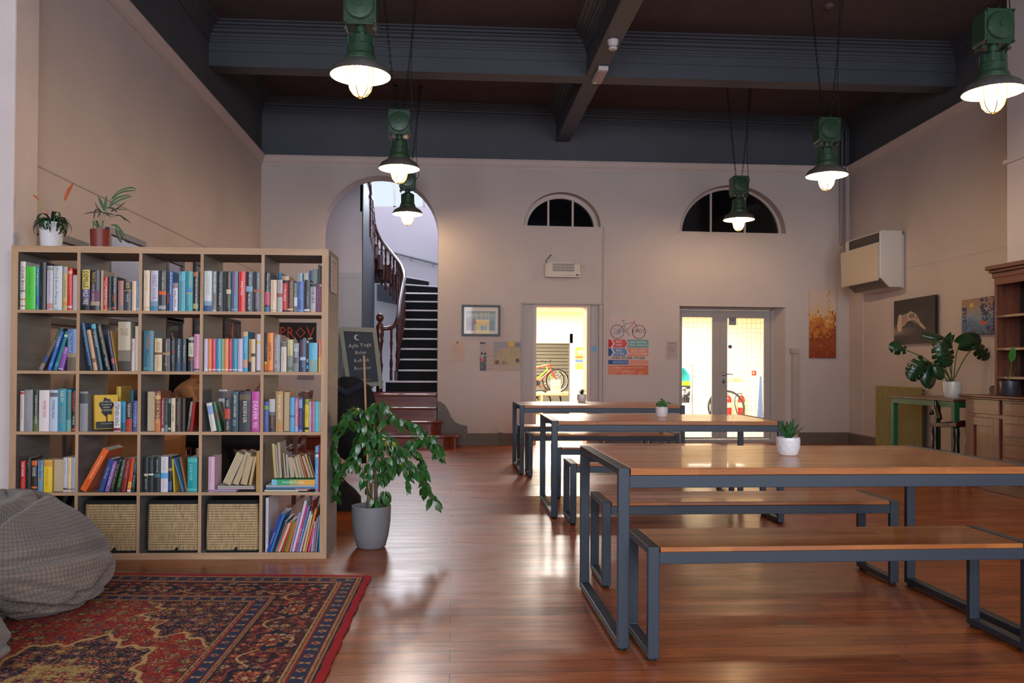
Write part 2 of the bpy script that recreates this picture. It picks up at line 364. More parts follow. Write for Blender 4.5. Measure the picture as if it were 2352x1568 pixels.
# worn dark staining in large patches
st=N(nt,'ShaderNodeTexNoise',{'Vector':tc.outputs['Object'],'Scale':.75,'Detail':6,'Roughness':.6,'Distortion':.5})
mp2=N(nt,'ShaderNodeMapping',{'Vector':tc.outputs['Object'],'Scale':(.5,2.2,1)})
st2=N(nt,'ShaderNodeTexNoise',{'Vector':mp2.outputs[0],'Scale':3,'Detail':7,'Roughness':.7})
sm=N(nt,'ShaderNodeMath',{0:st.outputs['Fac'],1:st2.outputs['Fac']},operation='ADD')
sf=ramp(nt,sm.outputs[0],[(.0,(0,0,0)),(.5,(0,0,0)),(1.0,(1,1,1))])
sfm=N(nt,'ShaderNodeMapRange',{'Value':sm.outputs[0],'From Min':.95,'From Max':1.3,'To Min':0,'To Max':.75})
m2=N(nt,'ShaderNodeMix',{'Factor':sfm.outputs[0]},data_type='RGBA',blend_type='MULTIPLY'); L.new(m1.outputs[2],m2.inputs[6]); m2.inputs[7].default_value=(.33,.2,.14,1)
# joints and specks
m3=N(nt,'ShaderNodeMix',{'Factor':br.outputs['Fac']},data_type='RGBA'); L.new(m2.outputs[2],m3.inputs[6]); m3.inputs[7].default_value=(*S('25120a'),1)
sp=N(nt,'ShaderNodeTexNoise',{'Vector':tc.outputs['Object'],'Scale':55,'Detail':2})
spk=N(nt,'ShaderNodeMapRange',{'Value':sp.outputs['Fac'],'From Min':.735,'From Max':.76,'To Min':0,'To Max':.6})
m4=N(nt,'ShaderNodeMix',{'Factor':spk.outputs[0]},data_type='RGBA'); L.new(m3.outputs[2],m4.inputs[6]); m4.inputs[7].default_value=(*S('caa58a'),1)
L.new(m4.outputs[2],b.inputs['Base Color'])
rr=N(nt,'ShaderNodeMapRange',{'Value':st2.outputs['Fac'],'From Min':.3,'From Max':.7,'To Min':.26,'To Max':.46}); L.new(rr.outputs[0],b.inputs['Roughness'])
# cupped boards: height across each row
sx=N(nt,'ShaderNodeSeparateXYZ',{0:tc.outputs['Object']})
dv=N(nt,'ShaderNodeMath',{0:sx.outputs['Y'],1:.118},operation='DIVIDE'); fr_=N(nt,'ShaderNodeMath',{0:dv.outputs[0]},operation='FRACT')
cu=N(nt,'ShaderNodeMath',{0:fr_.outputs[0],1:.5},operation='SUBTRACT'); cu2=N(nt,'ShaderNodeMath',{0:cu.outputs[0],1:cu.outputs[0]},operation='MULTIPLY')
ad=N(nt,'ShaderNodeMath',{0:cu2.outputs[0],1:gr.outputs['Fac']},operation='ADD')
mj=N(nt,'ShaderNodeMath',{0:ad.outputs[0],1:br.outputs['Fac']},operation='SUBTRACT')
bp=N(nt,'ShaderNodeBump',{'Height':mj.outputs[0],'Strength':.35,'Distance':.004}); L.new(bp.outputs[0],b.inputs['Normal'])
b.inputs['Coat Weight'].default_value=.35; b.inputs['Coat Roughness'].default_value=.22
mb=MB(); mb.box(-4.9,-3.9,-.1,6.6,12.6,0); struct(mb.build('floor',fm))
mb=MB(); mb.box(1.44,3.56,0,1.6,3.66,.0012); tag(mb.build('floor_patch',woodmat('patch_wood','a8744e','7a4c2c',0,70)),'small pale board patch let into the floor under the nearest bench','patch')
# --------------------------------------------------- fanlights
dark_m=mat('0a0c10',.08,name='loft_dark_glass')  # opaque black pane: the dark of the unlit loft is in its colour
for k,(f,g0) in enumerate(((F1,(1210,1363,457)),(F2,(1564,1787,437)))):
    a=onB(g0[0],f[2],0)[0]
    u0=onB(g0[0],520 if k==0 else 534,.2)[0]; u1=onB(g0[1],520 if k==0 else 534,.2)[0]; zt=onB((g0[0]+g0[1])/2,g0[2],.2)[1]
    zb=f[2]
    cxm=(u0+u1)/2; rr_=(u1-u0)/2
    outer=fanhole(f,-.04); inner=arc(cxm,zb+.0,rr_,0,180,28,rz=zt-zb)
    mb=MB(); n=29
    rg=lambda pts,d:[Bw(p[0],p[1],d) for p in pts]
    mb.loft([rg(outer,.16),rg(outer,.24),rg(inner,.24),rg(inner,.16)],closed=False,caps=False); mb.f.append(tuple(range(n))[:0]) if False else None
    mb.loft([rg(inner,.16),rg(outer,.16)],closed=False,caps=False)
    mb2=MB(); mb2.prism(inner,lambda p,q,d:Bw(p,q,d),.2,.21)
    w=mb.build(f'window_{4+k}',trim_m); struct(w); mb2.build('pane',dark_m,w)
    mb3=MB()
    for px in ((1259,1315) if k==0 else (1632,1710)):
        um=onB(px,500,.19)[0]; h=(zt-zb)*math.sqrt(max(0,1-((um-cxm)/rr_)**2)); mb3.box(um-.014,0,zb,um+.014,.03,zb+h)
    mb3.v=[tuple(Bw(x,z,.17+y)) for x,y,z in mb3.v]; mb3.build('glazing_bar',trim_m,w)
    mb4=MB(); mb4.prism([(f[0]-.02,zb-.03),(f[1]+.02,zb-.03),(f[1]+.02,zb+.001),(f[0]-.02,zb+.001)],lambda p,q,d:Bw(p,q,d),-.012,.2); mb4.build('window_sill',wall_m,w)
# ================================================================ ROOMS BEYOND
def wallmap(d0): return lambda p,q,d: Bw(p,q,d)
def rectB(mb,a,b,z0,z1,d0,d1,mi=0):
    v=[Bw(x,z,d) for d in (d0,d1) for z in (z0,z1) for x in (a,b)]
    return mb.add(v,[(0,1,3,2),(4,6,7,5),(0,4,5,1),(2,3,7,6),(0,2,6,4),(1,5,7,3)],mi)
# --- small doorway lining
iL=onB(1224,800,.03)[0]; jL=onB(1232,800,.05)[0]; jR=onB(1348,800,.05)[0]; iR=onB(1357,800,.03)[0]; jt=onB(1290,705,.05)[1]
mb=MB(); rectB(mb,d1a,iL,0,d1t-.005,.03,.3); rectB(mb,iL,jL,0,d1t-.03,.05,.34,1); rectB(mb,jR,iR,0,d1t-.03,.05,.34,1); rectB(mb,iR,d1b,0,d1t-.005,.03,.3)
rectB(mb,iL,iR,jt,d1t-.005,.045,.34,1)
rectB(mb,d1a-.012,d1a+.006,0,d1t+.01,-.012,.03); rectB(mb,d1b-.006,d1b+.05,0,d1t+.01,-.012,.02); rectB(mb,d1a-.012,d1b+.05,d1t-.006,d1t+.014,-.012,.02)
door1=struct(mb.build('door_1',[frame_m,mat('c9bcb4',.45)],bevel=.003))
c=onB(1366,801,.0); mb=MB(); mb.lathe([(.04,0),(.04,.003),(0,.003)],20); o=mb.build('sticker',mat('5a9ad0',.4),door1); o.matrix_world=Matrix.Translation(Bw(c[0],c[1],.028))@Matrix.Rotation(math.radians(90),4,'X')
# --- double doors
DD=.27
uR=onB(1775,800,DD)[0]
mb=MB(); v=[Bw(d2b,0,.001),Bw(uR,0,DD),Bw(d2b,0,DD)]; v+= [p+Vector((0,0,d2t)) for p in v]; mb.add(v,[(0,2,1),(3,4,5),(0,1,4,3),(1,2,5,4),(2,0,3,5)]); struct(mb.build('wall_reveal',wall_m))
ft=onB(1680,712,DD)[1]
fr_m=mat('b0a8a5',.4,name='door_gloss')
mb=MB(); r1=onB(1770,800,DD)[0]; rectB(mb,r1,uR+.02,0,d2t+.02,DD-.01,DD+.08); rectB(mb,d2a-.02,uR,ft,d2t+.02,DD-.01,DD+.08); rectB(mb,d2a-.02,d2a+.03,0,d2t,DD-.01,DD+.08)
rectB(mb,d2a,uR,0,.045,DD-.03,DD+.1); door2=struct(mb.build('door_2',fr_m,bevel=.003))
x0=d2a+.03; xm=onB(1654,800,DD)[0]; x1=r1
def leaf(a,b,ga,gb,gt,gb_,nm):
    mb=MB(); d0,d1=DD+.005,DD+.05
    zt=ft-.004; rectB(mb,a,ga,.05,zt,d0,d1); rectB(mb,gb,b,.05,zt,d0,d1); rectB(mb,ga,gb,gt,zt,d0,d1); rectB(mb,ga,gb,.05,gb_,d0,d1)
    lf=mb.build('door_leaf',fr_m,door2,bevel=.002)
    mb=MB(); rectB(mb,ga,gb,gb_,gt,d0+.02,d0+.024); mb.build('glazing',glass_m,lf)
    mb=MB(); dw=d0+.032; k=ga+.03
    while k<gb: mb.tube([Bw(k,gb_,dw),Bw(k,gt,dw)],.0016,5); k+=.0725
    z=gb_+.03
    while z<gt: mb.tube([Bw(ga,z,dw+.003),Bw(gb,z,dw+.003)],.0016,5); z+=.0745
    mb.build('wire_grille',mat('9a8e7c',.5),lf); return lf
gb0=onB(1600,951,DD)[1]
leaf(x0,xm-.003,x0+.10,onB(1637,800,DD)[0],onB(1600,728,DD)[1],gb0-.35,'a')
l2=leaf(xm+.003,x1-.003,onB(1671,800,DD)[0],onB(1756,800,DD)[0],onB(1710,730,DD)[1],gb0-.35,'b')
chrome=mat('b8b8bc',.2,1); blk=mat('101114',.45)
hu,hz=onB(1662,859,DD); mb=MB()
mb.tube([Bw(hu,hz,DD+.005),Bw(hu,hz,DD-.01)],.026,20); mb.tube([Bw(hu,hz,DD),Bw(hu,hz,DD-.05),Bw(hu+.04,hz+.002,DD-.055),Bw(hu+.125,hz-.004,DD-.05)],[.01,.009,.0085,.007],10)
mb.build('door_handle',chrome,l2,smooth=True)
hu2,hz2=onB(1662,877,DD); mb=MB(); mb.tube([Bw(hu2,hz2,DD+.005),Bw(hu2,hz2,DD-.008)],.024,18); mb.build('lock_cover',chrome,l2,smooth=True)
mb=MB(); mb.tube([Bw(hu2,hz2+.035,DD),Bw(hu2,hz2+.035,DD-.006)],.008,10); mb.build('keyhole',blk,l2)
# small stickers on the glass
gu,gz=onB(1683,736,DD-.001); mb=MB(); rectB(mb,gu-.06,gu+.055,gz-.07,gz+.055,DD-.001,DD+.002); s_=mb.build('window_sticker',mat('8e9296',.5),l2)
text('G',.06,mat('3a3f48',.5),s_,Bw(gu,gz+.005,DD-.004),(math.radians(90),0,BD.y))
gu,gz=onB(1677,796,DD); mb=MB(); mb.tube([Bw(gu,gz,DD-.002),Bw(gu,gz,DD+.004)],.03,20); mb.build('round_sticker',mat('3f62a0',.5),l2)
mb=MB(); rectB(mb,gu-.02,gu+.02,gz-.024,gz-.008,DD-.0035,DD-.002); mb.build('sticker_stripe',mat('c04a40',.5),l2)
# --- bike shop beyond (one bright room)
shop_m=mat('e6dcc6',.8,name='shop_paint')
PY=19.0
def quad(name,x0,y0,z0,x1,y1,z1,m,st=True):
    mb=MB(); mb.box(x0,y0,z0,x1,y1,z1); o=mb.build(name,m); return struct(o) if st else o
quad('wall_shop_left',.41,12.42,0,.5,24,2.6,shop_m); quad('wall_shop_right',8.6,12.5,0,8.8,24,3,shop_m); quad('wall_shop_front',6.4,12.4,0,8.8,12.5,3,shop_m)
quad('ceiling_shop',.42,12.36,2.40,8.8,24.2,2.5,shop_m); quad('floor_shop',-.1,12.55,-.06,8.8,24.2,0,mat('9a8468',.6)); quad('wall_shop_end',.2,24.0,0,8.8,24.2,2.5,mat('8b8a80',.7))
ox0=.3; ox1=onY(1308,850,PY).x; ozt=onY(1290,766,PY).z; px1=6.7
mb=MB(); mb.box(ox1,PY,0,8.7,PY+.12,2.41); mb.box(ox0-.1,PY,ozt,ox1,PY+.12,2.41); struct(mb.build('wall_shop_partition',shop_m))
mb=MB(); mb.box(ox1,PY-.03,0,ox1+.07,PY+.14,ozt+.06); mb.box(ox0,PY-.03,ozt-.22,ox1+.07,PY+.14,ozt); struct(mb.build('trim_14',mat('d8ccb0',.6)))
z=.9; mb=MB()
while z<2.2: mb.box(.5,23.94,z,6.5,24.0,z+.08); z+=.1
struct(mb.build('wall_shop_slatwall',mat('8b8a80',.6)))
def bicycle(label,loc,rz,s,fc,tilt=0,group=None):
    t=thing('bicycle',label,'bicycle',loc,rz,group,rot=(tilt,0,rz)); 
    R=.34*s; wb=1.02*s; A=(0,0,R); B=(wb,0,R); bb=(.42*s,0,.28*s); st=(.28*s,0,.78*s); hd=(.80*s,0,.80*s); hd2=(.84*s,0,.66*s)
    t['_']=0; del t['_']
    tyre=mat('15161a',.7); rim=mat('c9c9cc',.3,.8); pm=mat(fc,.3,coat=.5)
    for c in (A,B):
        mb=MB(); mb.tube([(c[0]+R*.96*math.cos(a),0,c[2]+R*.96*math.sin(a)) for a in np.linspace(0,2*math.pi,33)[:-1]],.02*s,8,closed=True); w=mb.build('wheel',tyre,None,smooth=True)
        w.parent=t
        mb=MB(); mb.tube([(c[0]+R*.88*math.cos(a),0,c[2]+R*.88*math.sin(a)) for a in np.linspace(0,2*math.pi,33)[:-1]],.01*s,6,closed=True)
        for a in np.linspace(0,2*math.pi,19)[:-1]: mb.tube([(c[0],0,c[2]),(c[0]+R*.88*math.cos(a),0,c[2]+R*.88*math.sin(a))],.0016*s,4)
        q=mb.build('rim',rim,None); q.parent=w
    mb=MB()
    for p,q,r in ((bb,st,.019),(bb,hd2,.026),((.31*s,0,.70*s),hd,.022),(hd,hd2,.022),(bb,A,.011),((.31*s,0,.68*s),A,.010)): mb.tube([p,q],r*s,8)
    q=mb.build('frame',pm,None,smooth=True); q.parent=t
    mb=MB(); 
    for y in (-.05*s,.05*s): mb.tube([(hd2[0],y*.6,hd2[2]),(.86*s,y,.58*s),(B[0],y,B[2])],.014*s,8)
    q=mb.build('fork',pm,None,smooth=True); q.parent=t
    mb=MB(); mb.tube([(.78*s,0,.86*s),(.79*s,0,.90*s)],.014*s,8); mb.tube([(.72*s,-.30*s,.93*s),(.80*s,-.1*s,.91*s),(.80*s,.1*s,.91*s),(.72*s,.30*s,.93*s)],.013*s,8); q=mb.build('handlebar',blk,None,smooth=True); q.parent=t
    mb=MB(); mb.tube([(.28*s,0,.76*s),(.265*s,0,.86*s)],.013*s,8); mb.loft([[(x*s,y*wd*s,z*s) for y,z in ((-1,.88),(-.6,.90),(.6,.90),(1,.88),(.5,.865),(-.5,.865))] for x,wd in ((.13,.06),(.2,.07),(.3,.03),(.40,.015))]); q=mb.build('saddle',blk,None,smooth=True); q.parent=t
    mb=MB(); mb.tube([(bb[0],-.04*s,bb[2]),(bb[0],-.05*s,bb[2])],.08*s,16); mb.tube([(bb[0],-.06*s,bb[2]),(bb[0]+.1*s,-.06*s,bb[2]-.13*s)],.01*s,6); q=mb.build('crank',blk,None); q.parent=t
    return t
by=20.4
q=onY(1212,895,by); wq=onY(1282,868,by); qs=.86
bicycle('bright red bicycle standing on the pale deck seen through the small doorway',(wq.x-1.02*qs,by,wq.z-.34*qs),.12,qs,'e02a1c')
wq=onY(1272,872,21.4); bicycle('lime green bicycle parked behind the bright red bicycle',(wq.x-1.02*qs,21.4,wq.z-.34*qs),.1,qs,'7ad41e')
dz=wq.z-.34*qs
mb=MB(); zd=onY(1270,902,by).z; mb.box(.35,19.9,zd-.06,ox1+1.2,21.9,zd); mb.box(.4,19.95,0,.46,20.0,zd-.05); mb.box(ox1+1.0,19.95,0,ox1+1.06,20.0,zd-.05); mb.box(.4,21.7,0,.46,21.76,zd-.05); mb.box(ox1+1.0,21.7,0,ox1+1.06,21.76,zd-.05)
tag(mb.build('display_deck',woodmat('pale_deck','e0c898','b89868',0,40)),'pale wooden display deck carrying the red and green bicycles','platform')
for t_ in (o for o in list(COL.objects) if o.get('category')=='bicycle'): t_.location.z=zd+.002
wq=onY(1255,960,20.0); bicycle('dark mountain bicycle parked on the floor below the display deck',(ox1-1.35,20.6,.002),.0,.82,'26282c')
wq=onY(1290,950,19.6); bicycle('brown bicycle with a violet cable standing beside the dark mountain bicycle',(ox1-1.0,21.2,.002),.05,.82,'5a2a18')
bx=onY(1286,902,19.75); b0=onY(1268,902,19.75); b1=onY(1288,902,19.75); bt=onY(1270,872,19.75)
t=thing('cardboard_box','pale cardboard box with small black lettering in front of the red bicycle wheel','box',((b0.x+b1.x)/2,19.75,zd),0)
mb=MB(); w_=(b1.x-b0.x)/2; mb.box(-w_,0,.0,w_,.3,bt.z-zd); mb.build('carton',mat('d8caa4',.8),t,world=False,bevel=.004)
text('SMITH',.055,mat('2a2622',.6),t,(0,-.002,(bt.z-zd)*.45),(math.radians(90),0,0),sp=1.2)
quad_b=MB(); quad_b.box(.35,19.55,0,.40,20.05,zd)
tag(MB().box(.3,19.55,0,b1.x+.35,19.95,zd-.0).build('low_crate',mat('2c2620',.7)),'dark low crate under the cardboard box by the shop opening','crate') if False else None
mb=MB(); mb.box(b0.x-.3,19.6,zd-.03,b1.x+.5,20.08,zd); mb.box(b0.x-.28,19.62,0,b0.x-.24,19.66,zd-.03); mb.box(b1.x+.44,19.62,0,b1.x+.48,19.66,zd-.03); mb.box(b0.x-.28,20.0,0,b0.x-.24,20.04,zd-.03); mb.box(b1.x+.44,20.0,0,b1.x+.48,20.04,zd-.03)
tag(mb.build('side_table',woodmat('pale_deck','e0c898','b89868',0,40)),'low pale table holding the cardboard box in the bike shop','table')
def poster_yellow(U,V):
    rgb=np.tile(C3('f0c83a'),(U.size,1)).reshape(*U.shape,3)
    def disc(cx,cy,r,c):
        rgb[((U-cx)*.62)**2+((V-cy))**2<r*r]=C3(c)
    disc(.3,.78,.09,'f2eee8'); disc(.85,.78,.09,'f2eee8')
    rgb[(abs(V-.55)<.06)&(U<.52)]=C3('d84a3a'); rgb[(abs(V-.55)<.06)&(U>.6)]=C3('58a8a0')
    rgb[(abs(V-.38)<.06)&(U<.52)]=C3('3c5ca8'); rgb[(abs(V-.38)<.06)&(U>.6)]=C3('e8824a'); rgb[abs(V-.23)<.02]=C3('c8a070')
    return rgb
a=onY(1321,848,PY-.01); bq=onY(1350,797,PY-.01)
o=painted('yellow_poster',bq.x-a.x+.1,bq.z-a.z,30,50,poster_yellow); o.location=(a.x,PY-.012,a.z); tag(o,'yellow poster with red and blue arrow bands on the bike shop wall','poster')
# fire extinguishers and signs on the far partition, seen through the glazed doors
def extinguisher(px,label):
    p=onY(px,950,PY-.14); t=thing('fire_extinguisher',label,'fire extinguisher',(p.x,PY-.14,.0),0,'fire extinguishers on the far wall')
    red=mat('c81e18',.3,coat=.4)
    mb=MB(); mb.lathe([(.075,.02),(.08,.03),(.08,.40),(.07,.45),(.035,.49),(.02,.50),(0,.50)],20); mb.build('body',red,t,smooth=True,world=False)
    mb=MB(); mb.lathe([(.07,0),(.083,.005),(.083,.05),(0,.05)],20); mb.build('base_ring',blk,t,smooth=True,world=False)
    mb=MB(); mb.lathe([(.0815,.22),(.0815,.33)],20,caps=False); mb.build('label_band',mat('e8d8a0',.6),t,world=False)
    mb=MB(); mb.tube([(0,0,.5),(0,0,.55)],.012,8); mb.tube([(0,0,.55),(.12,0,.6)],.007,6); mb.tube([(0,0,.54),(.12,0,.53)],.007,6); mb.build('lever',chrome,t,world=False)
    mb=MB(); mb.tube([(-.0,0,.54),(-.08,0,.54),(-.15,0,.45),(-.16,0,.3),(-.12,-.02,.12),(-.1,-.03,.06)],.011,8); mb.build('hose',blk,t,smooth=True,world=False)
extinguisher(1703,'red fire extinguisher with a cream label, the one shown whole through the doors')
extinguisher(1672,'red fire extinguisher half hidden by the middle door stile')
def sign(name,x0,y0,x1,y1,col,label,cat='sign',yy=PY-.005):
    a=onY(x0,y1,yy); bq=onY(x1,y0,yy); mb=MB(); mb.box(0,0,0,bq.x-a.x,.005,bq.z-a.z); o=mb.build(name,mat(col,.6),loc=(a.x,yy-.003,a.z)); tag(o,label,cat); return o,bq.x-a.x,bq.z-a.z
o,w_,h_=sign('fire_sign',1727,851,1737,862,'d8381e','small red fire sign high on the far wall behind the glazed doors')
mb=MB(); mb.box(w_*.25,-.002,h_*.3,w_*.5,0,h_*.8); mb.build('pictogram',white_m,o,world=False)
o,w_,h_=sign('notice_strip',1673,868,1707,877,'c8c890','pale green notice strip with red letters above the extinguishers','notice')
text('E0',h_*.8,mat('c83018',.6),o,(w_*.55,-.003,h_*.5),(math.radians(90),0,0))
a=onY(1738,958,15.0); mb=MB(); mb.add([(a.x,0,0),(a.x+.13,0,0),(a.x+.13,.02,0),(a.x,.02,0),(a.x+.075,.03,.98),(a.x+.11,.03,.98),(a.x+.11,.05,.98),(a.x+.075,.05,.98)],[(0,1,2,3)[::-1],(4,5,6,7),(0,1,5,4),(1,2,6,5),(2,3,7,6),(3,0,4,7)])
for i in range(len(mb.v)): mb.v[i]=(mb.v[i][0],mb.v[i][1]+15.0,mb.v[i][2])
tag(mb.build('snowboard_bag',mat('4a6288',.7)),'tapering blue bag standing upright beside the door jamb behind the glass','bag')
t=thing('spare_tyre','black bicycle tyre leaning in front of the fire extinguishers','tyre',(onY(1668,950,16.2).x-.0,16.2,0),0)
mb=MB(); mb.tube([(.36*math.cos(a),.05*math.sin(a),.345+.33*math.sin(a)) for a in np.linspace(0,2*math.pi,41)[:-1]],.022,8,closed=True); o=mb.build('rubber_ring',mat('2c2c2a',.8),t,smooth=True,world=False)
t=thing('bicycle_pump','tall black floor pump with a hooked hose by the middle stile','pump',(onY(1634,950,16).x,16,0),0)
mb=MB(); mb.tube([(0,0,0),(0,0,.5)],.02,10); mb.tube([(0,0,.35),(-.03,0,.5),(.0,0,.58),(.06,0,.6)],.01,8); mb.tube([(-.1,0,.01),(.1,0,.01)],.012,8); mb.build('barrel',blk,t,smooth=True,world=False)
# hanging cycling jersey
jy=15.2; a=onY(1560,925,jy); bq=onY(1574,845,jy)
t=thing('cycling_jersey','teal and lime cycling jersey hanging on a rail behind the glazed door','clothing',(a.x-.15,jy,a.z),0)
H=bq.z-a.z
def jer(U,V):
    rgb=np.tile(C3('2aa0a8'),(U.size,1)).reshape(*U.shape,3); rgb[V<.62]=C3('b0d030'); rgb[V<.5]=C3('2a3038')
    nz=smoothn(U,V,9,14,3); rgb[(V<.45)&(nz>.5)]=C3('b8bcc0'); rgb[V<.16]=C3('24282c'); return rgb
def jm(U,V): return [(float(x)*.34*(1-.25*max(0,float(y)-.8)/.2), .05*math.sin(float(x)*9+float(y)*3), float(y)*H) for x,y in zip(U.ravel(),V.ravel())]
u_=np.linspace(0,1,16); v_=np.linspace(0,1,40); U_,V_=np.meshgrid(u_,v_)
vs=jm(U_,V_); fs=[(j*16+i,j*16+i+1,(j+1)*16+i+1,(j+1)*16+i) for j in range(39) for i in range(15)]
me=bpy.data.meshes.new('garment'); me.from_pydata(vs,[],fs); ca=me.color_attributes.new('Col','FLOAT_COLOR','POINT'); al=np.ones((len(vs),4),np.float32); al[:,:3]=jer(U_,V_).reshape(-1,3); ca.data.foreach_set('color',al.ravel()); me.materials.append(attrmat())
o=bpy.data.objects.new('garment',me); COL.objects.link(o); o.parent=t; sm_=o.modifiers.new('cloth','SOLIDIFY'); sm_.thickness=.02
mb=MB(); mb.tube([(-.3,0,H+.05),(.42,0,H+.05)],.012,8); mb.tube([(.17,0,H-.02),(.17,0,H+.05)],.004,6); mb.tube([(-.28,0,H+.05),(-.28,0,-t.location.z)],.012,8); mb.tube([(.40,0,H+.05),(.40,.0,-t.location.z)],.012,8); mb.build('hanging_rail',chrome,t,world=False)
# --- stair hall
hall_m=mat('cfcbd2',.75,bump=(60,.08),name='hall_paint'); hgrey=mat('5a5f68',.6,name='hall_grey')
HY=16.8; HT=6.6
def shell(name,x0,y0,z0,x1,y1,z1,m): return quad(name,x0,y0,z0,x1,y1,z1,m)
wa=onY(833,475,HY); wb_=onY(976,475,HY)
lo=[(-3.0,0),(.35,0),(.35,HT),(-3.0,HT)]; hole=[(wa.x,wa.z),(wa.x,HT-.25),(wb_.x,HT-.25),(wb_.x,wb_.z)]
slabwall('wall_hall_end',lo,[hole],lambda a,b,d:Vector((a,HY+d,b)),.2,hall_m)
shell('wall_hall_right',.25,12.3,0,.4,HY+.1,HT,hall_m); shell('wall_hall_left',-3.0,12.2,0,-2.85,HY+.1,HT,hall_m); shell('ceiling_hall',-3,12.1,HT,.4,HY+.2,HT+.1,hall_m)
shell('wall_hall_screen',-2.9,13.3,.0,-1.44,13.42,HT,hall_m)
shell('wall_hall_over',-3.0,12.19,CEIL,.4,12.3,HT,hall_m)
mb=MB(); mb.box(-2.9,13.28,1.0,-1.44,13.3,2.54); mb.box(-2.9,13.27,2.54,-1.44,13.3,2.62); struct(mb.build('trim_15',mat('b8bac4',.6)))
for i,(p,q) in enumerate((((862,569),(1010,607)),)):
    mb=MB(); A=onY(*p,HY-.07); B=onY(*q,HY-.07); mb.tube([A,A+(B-A)*.5,B],.026,10)
    for k in (.2,.55,.9): c=A+(B-A)*k; mb.tube([c,c+Vector((0,.0,-.06)),c+Vector((0,.07,-.07))],.008,6)
    tag(mb.build('wall_handrail',mat('8a8d92',.4),smooth=True),'grey painted handrail sloping along the far stairwell wall','handrail')
mb=MB(); P=[onY(866,652,HY),onY(1010,683,HY),onY(1010,720,HY),onY(866,690,HY)]; mb.add([p+Vector((0,-.03,0)) for p in P]+[p for p in P],[(0,3,2,1),(4,5,6,7),(0,1,5,4),(1,2,6,5),(2,3,7,6),(3,0,4,7)]); struct(mb.build('trim_16',hgrey))
# lit stair window glazing
mb=MB()
for x in (wa.x,(wa.x+wb_.x)/2-.02,wb_.x-.05): mb.box(x,HY+.1,wa.z,x+.05,HY+.14,HT-.25)
for z in (wa.z,wa.z+.9,HT-.3): mb.box(wa.x,HY+.1,z,wb_.x,HY+.14,z+.05)
struct(mb.build('window_6',white_m))
# lower timber steps
mah=woodmat('mahogany','8a3a22','4a1810',0,30,rough=.3,coat=.4); mahd=woodmat('mahogany_dark','5a2418','30100a',2,30,rough=.25,coat=.5)
redc=mat('6a2a30',.9,bump=(300,.3)); navyc=mat('14181e',.95,noise=(80,.25),bump=(300,.4),name='stair_carpet')
t=thing('entrance_steps','varnished mahogany steps with a rounded bottom step rising through the arch','steps',(-1,11.4,0),0)
rise=.1825; fy=[11.36,11.63,11.89,12.15]; xe=[.10,-.14,-.20+.0,-.20]
xarL=Bw(aL,0).x+.02
for k in range(3):
    z0,z1=rise*k,rise*(k+1); rad=[.26,.18,0][k]; X1=xe[k] if k<2 else Bw(aR,0).x-.01
    def outl(e):
        y0=fy[k]-e; pts=[(xarL-.25 if k==0 else xarL,12.2),(xarL-.25 if k==0 else xarL,y0)]
        if rad:
            yb=11.84 if k==0 else 11.86
            pts+=[(X1-rad+ (rad+e)*math.sin(a), y0+rad-(rad)*math.cos(a)) for a in np.linspace(0,math.pi/2,8)]+[(X1+e,yb),(Bw(aR,0).x-.02,yb),(Bw(aR,0).x-.02,12.2)]
        else: pts+=[(X1,y0),(X1,12.2)]
        return pts
    mb=MB(); mb.prism(outl(0),lambda a,b,d:(a,b,d),z0,z1-.035); mb.build('riser',mah,t)
    mb=MB(); mb.prism(outl(.03),lambda a,b,d:(a,b,d),z1-.035,z1); mb.build('tread',mah,t,bevel=.012)
mb=MB(); mb.box(-2.85,12.15,0,Bw(aR,0).x-.01,12.97,.73-.04); mb.box(-2.85,12.97,0,.25,13.3,.73-.04); mb.build('landing',mah,t)
mb=MB(); mb.box(-2.85,12.12,.69,Bw(aR,0).x-.01,12.2,.73); mb.build('landing_nosing',mah,t,bevel=.012)
mb=MB(); mb.box(-2.85,12.2,.69,.25,13.0,.735); mb.build('landing_carpet',redc,t)
# carpeted flight
t=thing('staircase','dark carpeted staircase with white nosings turning above the landing','staircase',(-.3,13,.73),0)
nos=mat('d0cdd6',.35)
yk=[12.95+.24*k for k in range(9)]
for k in range(9):
    z1=.73+.175*(k+1); y0=yk[k]; yend=yk[k]+.30 if k<8 else 15.35
    x0=-1.02 if k==0 else -.86+(-.02*max(0,3-k))
    mb=MB(); mb.box(x0,y0+.015,.73 if k<1 else z1-.40,.25,yend,z1-.006); mb.build('step',navyc,t)
    mb=MB(); mb.box(x0,y0-.004,z1-.028,.25,y0+.06,z1); mb.build('nosing',nos,t,bevel=.004)
wc=Vector((-1.15,15.2,0))
for k in range(6):
    a0=math.radians(0+30*k); a1=math.radians(30*(k+1)); z1=2.305+.175*(k+1)
    def rp(a,r): return (wc.x+r*math.cos(a),wc.y+r*math.sin(a))
    ro=1.39
    pts=[rp(a0,.29),rp(a0,ro),rp((a0+a1)/2,ro*1.02),rp(a1,ro),rp(a1,.29)]
    mb=MB(); mb.prism(pts,lambda a,b,d:(a,b,d),z1-.22,z1-.006); mb.build('winder',navyc,t)
    mb=MB(); mb.tube([(*rp(a0,.27),z1-.015),(*rp(a0,ro),z1-.015)],.015,6); mb.build('nosing',nos,t)
    mb=MB(); mb.prism([rp(a0,.25),rp(a0,.31),rp(a1,.31),rp(a1,.25)],lambda a,b,d:(a,b,d),z1-.26,z1+.01); mb.build('step_bracket',mahd,t)
for k in range(8):
    z1=2.305+.175*(7+k); y1=15.2-.24*k
    mb=MB(); mb.box(-2.84,y1-.3,z1-.22,-1.44,y1,z1); mb.build('step',navyc,t)
    mb=MB(); mb.box(-1.47,y1-.26,z1-.03,-1.38,y1+.02,z1+.0); mb.build('step_end',mahd,t)
